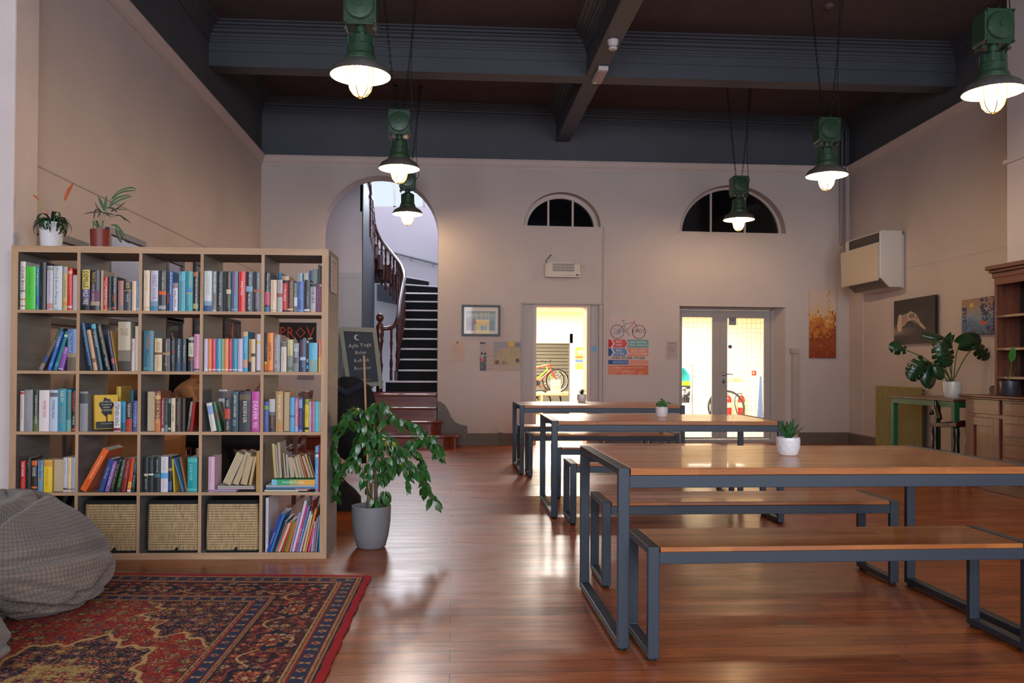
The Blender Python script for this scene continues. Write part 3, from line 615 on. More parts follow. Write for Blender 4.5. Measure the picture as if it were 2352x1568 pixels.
mb=MB(); mb.prism([(13.42,.735),(15.3,.735),(15.3,3.35),(13.42,4.75),(13.3,4.8),(13.3,3.6)][:6],lambda a,b,d:(d,a,b),-1.47,-1.42); mb.build('spandrel',hgrey,t)
for k in range(9):
    mb=MB(); y0=yk[k]; z1=.73+.175*(k+1); mb.box(-.885,y0,z1-.2,-.855,y0+.26,z1-.03); mb.build('step_end',mahd,t) if k>0 else None
mb=MB(); mb.prism([(13.2,.735),(15.2,2.2),(15.2,.735)],lambda a,b,d:(d,a,b),-.88,-.86); mb.build('side_panel',hgrey,t)
# balustrade
t=thing('stair_balustrade','dark turned balustrade with a sweeping handrail and ball topped newel','balustrade',(-1.05,12.85,.73),0)
rl=[(874,754,12.85),(889,754,12.85),(905,748,12.9),(914,728,13.0),(918,693,13.4),(925,656,13.9),(929,634,14.2),(924,614,14.7),(914,599,15.0),(902,584,15.25),(889,569,15.4),(874,549,15.5),(864,529,15.45),(859,509,15.3),(857,489,15.1),(855,465,14.8),(852,445,14.5),(850,420,14.1),(848,395,13.8)]
RP=[onY(*p) for p in rl]
def cat(P,n):
    out=[]
    for i in range(len(P)-1):
        p0,p1,p2,p3=P[max(0,i-1)],P[i],P[i+1],P[min(len(P)-1,i+2)]
        for k in range(n):
            s=k/n; out.append(.5*((2*p1)+(p2-p0)*s+(2*p0-5*p1+4*p2-p3)*s*s+(3*p1-p0-3*p2+p3)*s**3))
    return out+[P[-1]]
rail=cat(RP,5); mb=MB(); mb.tube(rail,.033,10); mb.build('handrail',mahd,t,smooth=True)
bal=[(.022,0),(.022,.16),(.014,.17),(.02,.2),(.026,.26),(.018,.33),(.012,.36),(.02,.38),(.012,.40),(.018,.52),(.024,.58),(.014,.64),(.02,.66),(.02,.80),(0,.80)]
d=0; last=rail[0]; cnt=0; nxt=.16
for p in rail:
    d+=(p-last).length; last=p
    if d>nxt and cnt<30:
        cnt+=1; nxt+=.165; mb=MB(); mb.lathe(bal,8,(p.x,p.y,p.z-.82)); mb.build('baluster',mahd,t,smooth=True)
nx_=onY(872,800,12.85).x
mb=MB(); mb.lathe([(.05,.73),(.05,.86),(.06,.88),(.045,.92),(.04,1.0),(.05,1.1),(.055,1.15),(.04,1.2),(.035,1.35),(.05,1.48),(.06,1.52),(.05,1.56),(.062,1.6),(.062,1.74),(.05,1.77),(.03,1.80),(.028,1.82),(.05,1.84),(.06,1.88),(.05,1.92),(.02,1.945),(0,1.946)],16,(nx_,12.85,0)); mb.build('newel',mahd,t,smooth=True)
# A-board
aby=12.45
t=thing('chalkboard_sign','tall grey framed chalkboard with white yoga writing on the landing','sign',(onY(838,895,aby).x,aby,.735),0)
c0,c1,c2,c3=onY(803,895,aby-.03),onY(876,893,aby-.03),onY(860,756,aby+.18),onY(783,753,aby+.18)
gm=mat('8b9590',.5); nv=mat('2a3a4c',.6,noise=(5,.1))
def lerp(a,b,k): return a+(b-a)*k
def bar4(mb,p,q,w,n):
    d=(q-p).normalized(); s=n.cross(d).normalized()*w/2; nn=n*.02
    v=[p-s,p+s,q+s,q-s]; v=v+[x+nn for x in v]; mb.add(v,[(0,1,2,3)[::-1],(4,5,6,7),(0,1,5,4),(1,2,6,5),(2,3,7,6),(3,0,4,7)])
nrm=(c1-c0).cross(c3-c0).normalized(); nrm=-nrm if nrm.y>0 else nrm
mb=MB(); bar4(mb,c0,c3,.06,nrm); bar4(mb,c1,c2,.06,nrm); bar4(mb,lerp(c3,c0,.02),lerp(c2,c1,.02),.07,nrm); bar4(mb,lerp(c0,c3,.08),lerp(c1,c2,.08),.06,nrm); mb.build('frame',gm,t)
mb=MB(); q=[lerp(c0,c3,.08),lerp(c1,c2,.08),lerp(c1,c2,.98),lerp(c0,c3,.98)]; mb.add([p+nrm*.004 for p in q]+[p-nrm*.006 for p in q],[(0,1,2,3),(7,6,5,4),(0,4,5,1),(1,5,6,2),(2,6,7,3),(3,7,4,0)]); mb.build('board',nv,t)
mb=MB(); e0,e1=onY(778,893,aby+.45),onY(850,893,aby+.45); e0.z=e1.z=.74; bar4(mb,e0,c3-nrm*.03,.05,nrm); bar4(mb,e1,c2-nrm*.03,.05,nrm); mb.build('rear_leg_frame',gm,t)
chk=mat('c8ccd0',.7)
zz=(c3-c0).normalized(); xx=(c1-c0).normalized(); rot=Matrix((xx,zz,nrm)).transposed()
def btxt(s,k,size,kx=.5,sx=1): 
    p=lerp(lerp(c0,c3,k),lerp(c1,c2,k),kx)+nrm*.012; o=text(s,size,chk,t,p,rot,world=True,sx=sx); return o
btxt('Ayla Yoga',.72,.085); btxt('Relax',.60,.075); btxt('Refresh',.47,.075); btxt('Recover',.345,.075); btxt('www.ayla-yoga.co.uk',.155,.022)
mb=MB(); p=lerp(lerp(c0,c3,.85),lerp(c1,c2,.85),.45)+nrm*.008; mo=[(.045*math.cos(a),.045*math.sin(a)) for a in np.linspace(math.radians(60),math.radians(300),14)]+[(.02+.038*math.cos(a),.035*math.sin(a)) for a in np.linspace(math.radians(285),math.radians(75),14)]
mb.prism(mo,lambda a,b,d:p+xx*a+zz*b+nrm*d,0,.002); mb.build('moon_drawing',chk,t)
# ================================================================ TABLES, BENCHES
metal=mat('2e3742',.42,.15,noise=(8,.06),name='painted_steel'); pad=mat('0c0c0d',.7)
topwood=woodmat('acacia_top','d8924e','9a5526',0,26,stretch=.07,rough=.3,staves=(.52,.066),coat=.25,bump=.08,mid='bd7436')
def make_bench(name,label,cat,L,D,H,tk,tw,th,group,rail=.048,wood=.022):
    t=thing(name,label,cat,(0,0,0),0,group)
    for x in (0,L-tw):
        mb=MB(); z0=.012
        fr=[(0,z0),(D,z0),(D,H),(0,H)]; inn=[(th,z0+th),(D-th,z0+th),(D-th,H-th),(th,H-th)]
        v=[(x+a,y,z) for a in (0,tw) for y,z in fr]+[(x+a,y,z) for a in (0,tw) for y,z in inn]
        f=[]
        for i in range(4):
            j=(i+1)%4; f+=[(i,j,8+j,8+i),(4+j,4+i,12+i,12+j),(i,4+i,4+j,j),(8+j,12+j,12+i,8+i)]
        mb.add(v,f); fo=mb.build('leg_frame',metal,t,world=False,bevel=.003)
        for y in (.03,D-.03): MB().lathe([(.018,0),(.02,.004),(.018,.013)],12,(x+tw/2,y,0)).build('foot_pad',pad,fo,world=False)
    mb=MB(); mb.box(tw+.004,0.001,H-wood,L-tw-.004,D-.001,H-.001); mb.build('top',topwood,t,world=False,bevel=.0025)
    for y in (.003,D-.028):
        mb=MB(); mb.box(tw,y,H-wood-rail-.001,L-tw,y+.025,H-wood-.001); mb.build('rail',metal,t,world=False,bevel=.002)
    return t
TL,TD,TH=1.7685,.934,.731
gT='timber topped dining tables'; gB='timber topped benches at the dining tables'
tb=make_bench('dining_table','nearest long timber table with slate grey steel frame, white faceted plant pot on it','table',TL,TD,TH,.046,.046,.03,gT,rail=.050,wood=.03)
def put(o,x,y,r): o.location=(x,y,0); o.rotation_euler=(0,0,r)
put(tb,.668,3.267,.009)
tb2=dup(tb,(.7505,6.143,0),-.014,'middle long timber table with dark steel frame, white fluted pot on it')
tb3=dup(tb,(.7197,8.659,0),.0068,'furthest long timber table, standing nearest the small bright doorway')
BLn,BDn,BHn=1.57,.37,.441
bn=make_bench('bench','nearest timber bench, in front of the nearest table','bench',BLn,BDn,BHn,.042,.045,.028,gB,rail=.045,wood=.02)
put(bn,.760,3.150-.005,.012)
for x,y,r,l in ((.778,4.205,.0,'timber bench on the far side of the nearest table'),(.856,5.89,-.0,'timber bench on the near side of the middle table'),(.905,7.09,-.0,'timber bench on the far side of the middle table'),(.792,8.445,.0,'timber bench on the near side of the furthest table'),(.80,9.61,0,'timber bench on the far side of the furthest table')):
    dup(bn,(x,y,0),r,l)
# the near bench stands partly under the table edge: nothing touches
# ================================================================ LAMPS
green=mat('2f4a36',.35,.1,noise=(18,.18),bump=(30,.15),coat=.15,name='green_enamel'); greend=mat('26382c',.5)
shade_o=mat('6e6a66',.45,.4,noise=(14,.3)); shade_i=mat('f2e4cc',.45); brass=mat('c09a50',.3,.9); chain_m=mat('1e2422',.5,.6)
bulb_m=bpy.data.materials.new('lamp_glow'); bulb_m.use_nodes=True; nt=bulb_m.node_tree; nt.nodes.clear(); e=N(nt,'ShaderNodeEmission',{'Color':(1,.66,.36,1),'Strength':1}); o_=N(nt,'ShaderNodeOutputMaterial'); nt.links.new(e.outputs[0],o_.inputs[0]); BULB=e
globe_m=bpy.data.materials.new('globe_glass'); globe_m.use_nodes=True; nt=globe_m.node_tree; nt.nodes.clear(); e1=N(nt,'ShaderNodeEmission',{'Color':(1,.80,.55,1),'Strength':1}); tr=N(nt,'ShaderNodeBsdfTransparent'); mx=N(nt,'ShaderNodeAddShader'); o_=N(nt,'ShaderNodeOutputMaterial'); nt.links.new(e1.outputs[0],mx.inputs[0]); nt.links.new(tr.outputs[0],mx.inputs[1]); nt.links.new(mx.outputs[0],o_.inputs[0]); GLOBE=e1
def make_lamp():
    """origin at the shade rim centre, hanging from the ceiling"""
    t=thing('pendant_lamp','lamp','lamp',(0,0,0),0,'green industrial pendant lamps')
    mb=MB(); mb.lathe([(.2,0),(.198,.012),(.175,.05),(.13,.078),(.115,.09),(.115,.094),(.13,.084),(.178,.054),(.202,.014),(.204,0)],40,caps=False,mi=0)
    mb.f.append(()) if False else None
    n=40; mb.m=[1]*(3*n)+[1]*(2*n)+[0]*(len(mb.f)-5*n)
    mb.loft([[(r*math.cos(2*math.pi*k/n),r*math.sin(2*math.pi*k/n),z) for k in range(n)] for r,z in ((.2,0),(.204,0))],caps=False,mi=1)
    mb.build('shade',[shade_o,shade_i],t,smooth=True,auto=60,world=False)
    mb=MB(); mb.lathe([(.112,.092),(.112,.105),(.104,.11),(.104,.125),(.098,.13),(.096,.14),(.092,.145),(.09,.20),(.083,.205),(.080,.262),(.05,.285),(.036,.29),(.036,.325)],28); 
    for k in range(8):
        a=k*math.pi/4+.2; mb.box(-.012,.076,.205,.012,.088,.268,M=Matrix.Rotation(a,4,'Z'))
    mb.build('lamp_body',green,t,smooth=True,auto=35,world=False)
    mb=MB(); h=.11; z0,z1=.325,.575; c=.022
    mb.prism([(-h+c,z0),(h-c,z0),(h,z0+c),(h,z1-c),(h-c,z1),(-h+c,z1),(-h,z1-c),(-h,z0+c)],lambda a,b,d:(a,d,b),-.075,.075); bx=mb.build('junction_box',green,t,world=False,bevel=.005)
    mb=MB(); M=Matrix.Translation((0,-.074,.45))@Matrix.Rotation(math.radians(90),4,'X'); mb.lathe([(.098,0),(.098,.018),(.09,.026),(.025,.034),(.022,.034),(.022,.042),(0,.042)],28,M=M); mb.build('round_cover',green,bx,smooth=True,auto=35,world=False)
    mb=MB(); 
    for x in (-.095,.095):
        for z in (.34,.56): mb.tube([(x,-.09,z),(x,-.07,z)],.010,6)
        mb.tube([(x,-.04,.31),(x,.05,.315)],.014,8)
    mb.build('bolt',greend,bx,world=False)
    mb=MB(); mb.tube([(.098,0,.48),(.118,0,.48)],.014,10); mb.tube([(.118,0,.48),(.14,0,.50),(.145,0,.55),(.125,0,.60),(.11,0,.9),(.12,0,1.4),(.14,.0,CEIL-3.1)],.004,6); mb.build('power_cable',blk,t,world=False)
    mb=MB(); mb.lathe([(.0,-.06),(.03,-.058),(.048,-.03),(.05,.0),(.045,.03),(.03,.07),(.0,.085)],16); mb.build('bulb',bulb_m,t,smooth=True,world=False)
    mb=MB(); mb.lathe([(.0,-.135),(.035,-.128),(.062,-.10),(.074,-.055),(.077,.0),(.076,.04),(.06,.085)],20,caps=False); mb.build('glass_globe',globe_m,t,smooth=True,world=False)
    mb=MB()
    for k in range(6):
        a=k*math.pi/3+.25; mb.tube([(r*math.cos(a),r*math.sin(a),z) for r,z in ((.088,.06),(.087,0),(.083,-.055),(.07,-.10),(.045,-.132),(.016,-.145))],.0035,6)
    mb.tube([(.016*math.cos(a),.016*math.sin(a),-.146) for a in np.linspace(0,2*math.pi,13)[:-1]],.004,6,closed=True); mb.tube([(.087*math.cos(a),.087*math.sin(a),.06) for a in np.linspace(0,2*math.pi,25)[:-1]],.004,6,closed=True)
    mb.build('wire_guard',brass,t,smooth=True,world=False)
    for s in (-1,1):
        mb=MB(); p0=Vector((s*.038,0,.555)); p1=Vector((s*.17,.0,CEIL-3.1)); Lc=(p1-p0).length; n=int(Lc/.034); d=(p1-p0)/n; dn=d.normalized()
        sd=Vector((0,1,0)); s2=dn.cross(sd).normalized()
        for i in range(n):
            c=p0+d*(i+.5); w=sd if i%2 else s2
            mb.tube([c+dn*.021*math.cos(a)+w*.009*math.sin(a) for a in np.linspace(0,2*math.pi,9)[:-1]],.0028,4,closed=True)
        mb.build('chain',chain_m,t,world=False)
    mb=MB()
    for s in (-1,1): mb.lathe([(.02,-.02),(.02,0),(0,0)],10,(s*.17,0,CEIL-3.1))
    mb.build('ceiling_hook',chain_m,t,world=False)
    return t
lamp=make_lamp()
lsp=[(828,175,138,'green pendant lamp hanging nearest the bookcase',.40),(917,388,93,'green pendant lamp hanging directly in front of the stair arch lamp',.40),(936,492,69,'green pendant lamp hanging furthest back, against the bright arch',.40),
 (1697,505,72,'green pendant lamp hanging in front of the larger fanlight window',.40),(1899,404,98,'green pendant lamp hanging near the wall heater corner',.40),(2281,213,150,'green pendant lamp above the tables, cut by the frame edge above the dresser',.40)]
LPOS=[]
for k,(u,v,wd,lab,dd) in enumerate(lsp):
    d=ray(u,v); fac=math.sqrt(1+((u-CX)/F)**2); p=CAMP+d*(dd*F*fac/wd)
    if k==0: o=lamp; o.location=p; o['label']=lab; TM[o.name]=Matrix.Translation(p)
    else: o=dup(lamp,p,0,lab)
    LPOS.append(p)
    # chains reach the ceiling whatever the hanging height
    dzc=(CEIL-p.z)-(CEIL-3.1)
    for ch in o.children:
        if ch.name.split('.')[0] in ('chain','ceiling_hook','power_cable') and abs(dzc)>.003:
            if ch.name.startswith('ceiling_hook'): ch.location.z=dzc
            else:
                k_=((CEIL-p.z)-.5)/((CEIL-3.1)-.5); ch.scale.z=k_; ch.location.z=.5*(1-k_)
# ================================================================ THINGS ON THE CEILING
p=on(1408,93,(0,0,BZ),Vector((0,0,1)))
t=thing('smoke_detector','round white smoke detector on the underside of the long ceiling beam','detector',(p.x,p.y,BZ+.003),0)
mb=MB(); mb.lathe([(.0,-.10),(.035,-.098),(.045,-.085),(.046,-.05),(.052,-.045),(.053,-.02),(.057,-.018),(.057,0),(0,0)],24); mb.build('housing',mat('d8d0cc',.4),t,smooth=True,auto=35,world=False)
mb=MB()
for k in range(10):
    a=k*math.pi/5; mb.box(-.006,-.0475,-.078,.006,-.040,-.066,M=Matrix.Rotation(a,4,'Z'))
mb.build('vent_slot',blk,t,world=False)
q0=on(1388,150,(0,0,BZ),Vector((0,0,1))); q1=on(1368,183,(0,0,BZ),Vector((0,0,1)))
t=thing('emergency_light','white box emergency light on the ceiling beam crossing','light',((q0.x+q1.x)/2,(q0.y+q1.y)/2,BZ-.002),0)
hl=abs(q0.y-q1.y)/2
mb=MB(); mb.box(-.055,-hl,-.05,.055,hl,0); mb.build('casing',mat('d4ccca',.4),t,world=False,bevel=.008)
mb=MB(); mb.box(-.05,-hl+.02,-.056,.05,hl-.02,-.05); mb.build('diffuser',mat('b8a8a4',.3),t,world=False,bevel=.004)
mb=MB(); mb.box(-.03,hl-.06,-.058,-.015,hl-.045,-.056); mb.build('indicator',mat('30c060',.4,emit=1.5),t,world=False)
p=on(1905,12,(0,0,CEIL),Vector((0,0,1)))
mb=MB(); mb.lathe([(.0,-.035),(.04,-.03),(.055,-.01),(.055,0),(0,0)],20,tuple(p)); tag(mb.build('ceiling_rose',mat('5a4e50',.6),smooth=True),'small dark round fitting on the ceiling between the two chain hooks','ceiling rose')
# ================================================================ THINGS ON THE BACK WALL
RBz=math.atan2(BD.y,BD.x)
def Bthing(name,label,cat,px,py,d=0,group=None):
    u,z=onB(px,py,d); return thing(name,label,cat,tuple(Bw(u,z,d)),RBz,group)
def bsize(x0,y0,x1,y1): a=onB(x0,(y0+y1)/2); b=onB(x1,(y0+y1)/2); c=onB((x0+x1)/2,y0); d=onB((x0+x1)/2,y1); return b[0]-a[0],c[1]-d[1]
# framed picture
w_,h_=bsize(1060,700,1148,771)
t=Bthing('framed_picture','black framed picture of a yellow building on the wall beside the arch','picture',1060.5,771,-.004)
mb=MB(); k=.03
for a in ((0,-.03,0,w_,0,k),(0,-.03,h_-k,w_,0,h_),(0,-.03,k,k,0,h_-k),(w_-k,-.03,k,w_,0,h_-k)): mb.box(*a)
mb.build('frame',mat('1c1c20',.4),t,world=False,bevel=.002)
def pic1(U,V):
    rgb=np.tile(C3('cdbcae'),(U.size,1)).reshape(*U.shape,3); n=smoothn(U,V,8,8,1)
    I=(U>.09)&(U<.9)&(V>.14)&(V<.84); rgb[I]=C3('8f9c98'); rgb[I&(V<.62)]=C3('7892a0'); rgb[I&(V>.74)]=C3('748078')
    rgb[I&(U<.36)&(V<.56)]=C3('8a6458'); rgb[I&(U<.36)&(V<.56)&(n>.52)]=C3('6e4c44')
    Y=(U>.36)&(U<.73)&(V<.53)&(V>.02); rgb[Y]=C3('d8bc60'); rgb[Y&(V<.16)]=C3('e6d49a')
    rgb[(U>.35)&(U<.73)&(V>.45)&(V<.53)]=C3('e4c97a')
    rgb[(U>.5)&(U<.66)&(V>.15)&(V<.33)]=C3('7fb0bc'); rgb[(U>.5)&(U<.66)&(V>.15)&(V<.33)&(n>.55)]=C3('3c6a78')
    for x in (.37,.51,.64,.72): rgb[(abs(U-x)<.008)&(V>.5)&(V<.78)]=C3('d8c070')
    rgb[(abs(V-.72-.1*(U-.4))<.01)&(U>.1)&(U<.74)]=C3('a8c0a0')
    rgb[(U>.74)&(U<.86)&(V<.5)&(V>.14)]=C3('5c7e8c'); rgb[(U>.30)&(U<.36)&(V<.36)&(V>.14)]=C3('8fa6c0'); return rgb
o=painted('print',w_-.04,h_-.04,110,90,pic1,t,thick=.005,m=attrmat(coat=.6,rough=.35)); o.location=(.02,-.012,.02)
def paper(name,label,cat,x0,y0,x1,y1,nx,ny,fn,thick=.0015,d=-.004,m=None):
    w_,h_=bsize(x0,y0,x1,y1); t=Bthing(name,label,cat,x0,y1,d); o=painted('sheet',w_,h_,nx,ny,fn,t,thick=thick,m=m); return t,w_,h_
def lines_fn(bg,ink,rows,seed=0,head=None,logo=None):
    def fn(U,V):
        rgb=np.tile(C3(bg),(U.size,1)).reshape(*U.shape,3); r=np.random.RandomState(seed)
        for k in range(rows):
            v=.72-.6*k/rows; x1=.5+.36*r.rand(); rgb[(abs(V-v)<.012)&(U>.12)&(U<x1)]=C3(ink)
        if head: rgb[(abs(V-.85)<.05)&(abs(U-.5)<.3)&(smoothn(U,V,20,12,seed)>.48)]=C3(head)
        if logo: rgb[((U-.5)**2*.6+(V-.9)**2)<.0035]=C3(logo)
        return rgb
    return fn
paper('green_crest_notice','pale paper notice with a small green crest, beside the arch','notice',1035,782,1066,829,40,60,lines_fn('c8b0a2','b8a294',7,2,None,'3c7a50'))
def mapfn(U,V):
    rgb=np.tile(C3('b9a79c'),(U.size,1)).reshape(*U.shape,3); n=smoothn(U,V,7,6,5); n2=smoothn(U,V,22,18,9)
    M=(U>.33)&(V>.20); rgb[M]=C3('9d98a2'); land=M&(((U-.72)/.34)**2+((V-.35)/.55)**2+(n-.5)*1.2<1); rgb[land]=C3('b6a684'); rgb[land&(abs(n2-.5)<.015)]=C3('8a8068'); rgb[land&(abs(n-.52)<.012)]=C3('a89070')
    for v in (.07,.2,.33,.5,.68): rgb[(abs(V-v)<.006)&(U>.17)&(U<.33)]=C3('9a8a80')
    for u in (.33,.5,.67,.84): rgb[(abs(U-u)<.004)&(V<.2)]=C3('9a8a80')
    rgb[(U<.16)&(V<.5)]=C3('4d5c74'); rgb[(U<.16)&(V<.5)&(n2>.55)]=C3('6c7c6c'); rgb[(U<.16)&(V>.5)]=C3('b0a2a2')
    rgb[(U<.17)&(abs(V-.94)<.025)&(n2>.42)]=C3('3c4660')
    for cx,cy,r,c in ((.06,.37,.06,'d25a52'),(.05,.46,.05,'b8a8a8'),(.42,.29,.075,'6e5850'),(.59,.27,.075,'8c857c'),(.92,.36,.07,'5c5c66'),(.92,.88,.075,'807c84'),(.05,.59,.045,'5c3c40'),(.13,.58,.045,'4c4450')): rgb[((U-cx)*1.42)**2+(V-cy)**2<r*r]=C3(c)
    rgb[(U>.70)&(U<.83)&(V>.86)]=C3('e0bc28'); return rgb
t,w_,h_=paper('wall_map','large printed town map with a yellow note, beside the small doorway','map',1102,784,1196,851,150,110,mapfn)
def bikeposter(U,V):
    rgb=np.tile(C3('cdbab6'),(U.size,1)).reshape(*U.shape,3); n=smoothn(U,V,5,5,4)
    def band(v0,v1,cl,cm,cr,x1,x2):
        b=(V>v0)&(V<v1); vm=(v0+v1)/2; tp=(.06*(1-abs(V-vm)/((v1-v0)/2)))
        rgb[b]=C3('d8ccc8'); rgb[b&(U<.06+tp)]=C3(cl); rgb[b&(U>.10+tp)&(U<x1+tp)]=C3(cm); rgb[b&(U>x1+.03+tp)]=C3(cr)
    band(.465,.60,'c01c20','cf4c54','58a0a0',.42,0); band(.315,.45,'1e4a8c','6088bc','d88a70',.42,0)
    b=(V>.175)&(V<.25); rgb[b]=C3('d8907a'); rgb[b&(U<.5)]=C3('4a70a8'); rgb[b&(U<.12)]=C3('1e4a8c')
    rgb[(V<.165)]=C3('cf6a44'); rgb[(V<.165)&(n>.55)]=C3('d88468')
    return rgb
w_,h_=bsize(1397,726,1489,860)
t,w_,h_=paper('bike_shop_poster','tall bicycle shop poster with coloured arrow bands, beside the double doors','poster',1397,860-134,1489,860,120,170,bikeposter)
Mx=(math.radians(90),0,0); ink=mat('3c3c48',.6); inkw=mat('e8dcd8',.6); inkb=mat('5a78a4',.6); inko=mat('c85a44',.6)
def pt(s,size,m,u,v,name='lettering',**k): return text(s,size,m,t,(w_*u,-.002,h_*v),Mx,name=name,**k)
pt('BIKE\nHIRE',.048,inkw,.26,.535); pt('BIKE REPAIRS\nAND SERVICE',.045,inkw,.75,.53); pt('BIKE\nTOURS',.048,inkw,.27,.385); pt('SALES AND\nACCESSORIES',.045,inkw,.74,.385)
pt('01492 701244 / 701245',.052,ink,.5,.285,bold=.001); pt('www.west-bikes.co.uk',.024,inkw,.28,.215); pt('22 Madoc Street, Llandudno, LL30 2TW',.028,inkw,.5,.12); pt('Tel: 01492 701244',.026,inkw,.5,.06)
mb=MB(); R=.165*w_
for cx in (.22,.76): mb.tube([(w_*cx+R*math.cos(a),-.003,h_*.735+R*math.sin(a)) for a in np.linspace(0,2*math.pi,33)[:-1]],.0042,5,closed=True)
mb.build('drawn_wheel',mat('4a4a5c',.6),t,world=False)
mb=MB(); g=lambda u,v:(w_*u,-.003,h_*v)
for a,b_ in (((.44,.745),(.39,.86)),((.39,.86),(.62,.905)),((.44,.745),(.22,.735)),((.39,.85),(.22,.735)),((.39,.87),(.37,.93)),((.32,.93),(.42,.935)),((.44,.745),(.52,.68)),((.50,.68),(.54,.675))): mb.tube([g(*a),g(*b_)],.0035,5)
mb.build('drawn_frame',mat('6a7a9c',.6),t,world=False)
mb=MB()
for a,b_ in (((.44,.745),(.65,.90)),((.65,.93),(.63,.88)),((.65,.9),(.76,.735))): mb.tube([g(*a),g(*b_)],.0042,5)
mb.build('drawn_fork',inko,t,world=False)
pt('LXCC',.075,ink,.76,.75); pt('CYCLE\nHIRE',.05,inkb,.22,.735)
paper('small_notice','small bordered paper notice just before the double doors','notice',1530,783,1557,825,40,60,lines_fn('b7a6a2','8a7c80',7,4,'6a6070'))
mb=MB(); 
paper('picture_caption','tiny caption card under the framed picture','label',1149,765,1172,772,20,10,lines_fn('c4aea2','a08c80',2,5))
def fire(U,V):
    n=smoothn(U,V,3,6,11); n2=smoothn(U,V,9,22,12); n3=smoothn(U,V,25,50,13); h=V+(n-.5)*.45
    stops=[(-.3,'7a2e10'),(.12,'8c3c14'),(.25,'9c4a1c'),(.36,'7c3c1c'),(.46,'b8622a'),(.54,'d8943c'),(.62,'dcb27a'),(.72,'d2bcaa'),(1.4,'cdb9b0')]
    xs=[s[0] for s in stops]; cs=np.array([C3(s[1]) for s in stops]); rgb=np.stack([np.interp(h+(n3-.5)*.18,xs,cs[:,i]) for i in range(3)],-1)
    rgb[(n2>.58)&(V<.7)&(V>.3)]=C3('c87a30'); rgb[(abs(n2-.5)<.02)&(V<.6)]=C3('a04420'); rgb[(n3>.66)&(V<.45)]=C3('c86a2c')
    br=(abs(U-.95+.25*(V-.5)*(V<.7)+.05*np.sin(V*40))<.02)&(V>.42)&(V<.7); rgb[br]=C3('6a3420')
    st=(abs(U-.72-.03*np.sin(V*60))<.03)&(V>.6)&(n3>.45); rgb[st]=C3('d0a050'); return rgb
w_,h_=bsize(1858,667,1919,822)
t=Bthing('canvas_painting','narrow tall canvas of orange flames fading to cream, beside the corner','painting',1859,822,-.03)
painted('canvas',w_,h_,100,240,fire,t,thick=.026,base='d0c0b4')
# fan heater over the doorway
w_,h_=bsize(1250,606,1330,637)
t=Bthing('fan_heater','slim white electric fan heater above the small doorway','heater',1250.5,637,-.0)
hw=mat('cfc4b4',.4)
mb=MB(); mb.box(0,-.1,0,w_,-.004,h_); mb.box(.0,-.105,.0,.02,-.1,h_); body=mb.build('casing',hw,t,world=False,bevel=.005)
mb=MB()
for k in range(3):
    z=h_*(.42+.2*k); 
    for j in range(22): x=w_*.2+j*(w_*.62/22); mb.add([(x,-.1025,z),(x+.008,-.1025,z),(x+.013,-.1025,z+.032),(x+.005,-.1025,z+.032),(x,-.1,z),(x+.008,-.1,z),(x+.013,-.1,z+.032),(x+.005,-.1,z+.032)],[(0,1,2,3),(0,4,5,1),(1,5,6,2),(2,6,7,3),(3,7,4,0)])
mb.build('vent_slats',mat('6e6a64',.6),body,world=False)
mb=MB(); mb.box(w_*.86,-.102,h_*.1,w_*.95,-.1,h_*.22); mb.build('badge',mat('555'*2,.5),body,world=False)
text('Consort',.03,mat('8a8378',.5),body,(w_*.68,-.1015,h_*.14),Mx)
mb=MB(); mb.tube([(w_*.12,-.05,h_+.0),(w_*.12,-.05,h_+.015),(w_*.75,-.05,h_+.015),(w_*.75,-.05,h_)],.011,8); mb.build('top_bar',mat('e2dcd4',.3),t,world=False,smooth=True)
mb=MB(); mb.tube([(.02,-.03,h_),(.02,-.02,h_+.05),(.07,-.008,h_+.10),(.09,-.006,h_+.13)],.006,6); mb.lathe([(.014,0),(.014,.01),(0,.012)],8,(.09,-.006,h_+.125)); mb.tube([(w_*.75,-.01,h_*.97),(w_+.02,-.01,h_*.93)],.005,6); mb.build('supply_cable',mat('3c3834',.6),t,world=False)
t=Bthing('thermostat','square white thermostat box beside the fan heater','thermostat',1334,612.5,0); w_,h_=bsize(1334,601,1347,612.5)
mb=MB(); mb.box(0,-.03,0,w_,-.002,h_); o=mb.build('cover',hw,t,world=False,bevel=.004); mb=MB(); mb.box(w_*.2,-.031,h_*.2,w_*.8,-.03,h_*.8); mb.build('display',mat('a89c90',.4),o,world=False)
def conduit(name,x0,y0,x1,y1,r,label,m=wall_m,cat='conduit',d=-.012,box=None):
    a=onB(x0,y0); b_=onB(x1,y1); mb=MB(); mb.box(a[0]-r,d-r,b_[1],a[0]+r,-.001,a[1]); 
    mb.v=[tuple(Bw(x,z,y)) for x,y,z in mb.v]; o=tag(mb.build(name,m),label,cat); return o
conduit('cable_trunking',1388,521,1388,1017,.014,'thin white cable trunking running down beside the small doorway',mat('bfb0aa',.5))
o=conduit('door_cable_trunking',1824,812,1824,1017,.045,'flat pale trunking rising from the skirting beside the double doors',mat('b8a89e',.5),d=-.0)
t=Bthing('cable_box','small pale junction box on top of the flat trunking','box',1813,812,0); w_,h_=bsize(1813,800,1830,812); mb=MB(); mb.box(0,-.07,.002,w_,-.002,h_); mb.build('cover',mat('b8a89e',.5),t,world=False,bevel=.005)
t=Bthing('wall_socket','white double wall socket just above the skirting near the scroll','socket',1142.5,993,0); w_,h_=bsize(1142.5,980,1156.5,993)
mb=MB(); mb.box(0,-.02,.002,w_,-.001,h_); o=mb.build('faceplate',mat('d0bfb0',.4),t,world=False,bevel=.003)
mb=MB()
for x,z in ((.42,.7),(.3,.4),(.54,.4)): mb.box(w_*x,-.0215,h_*z,w_*x+.006,-.02,h_*z+.014)
mb.build('pin_holes',blk,o,world=False)
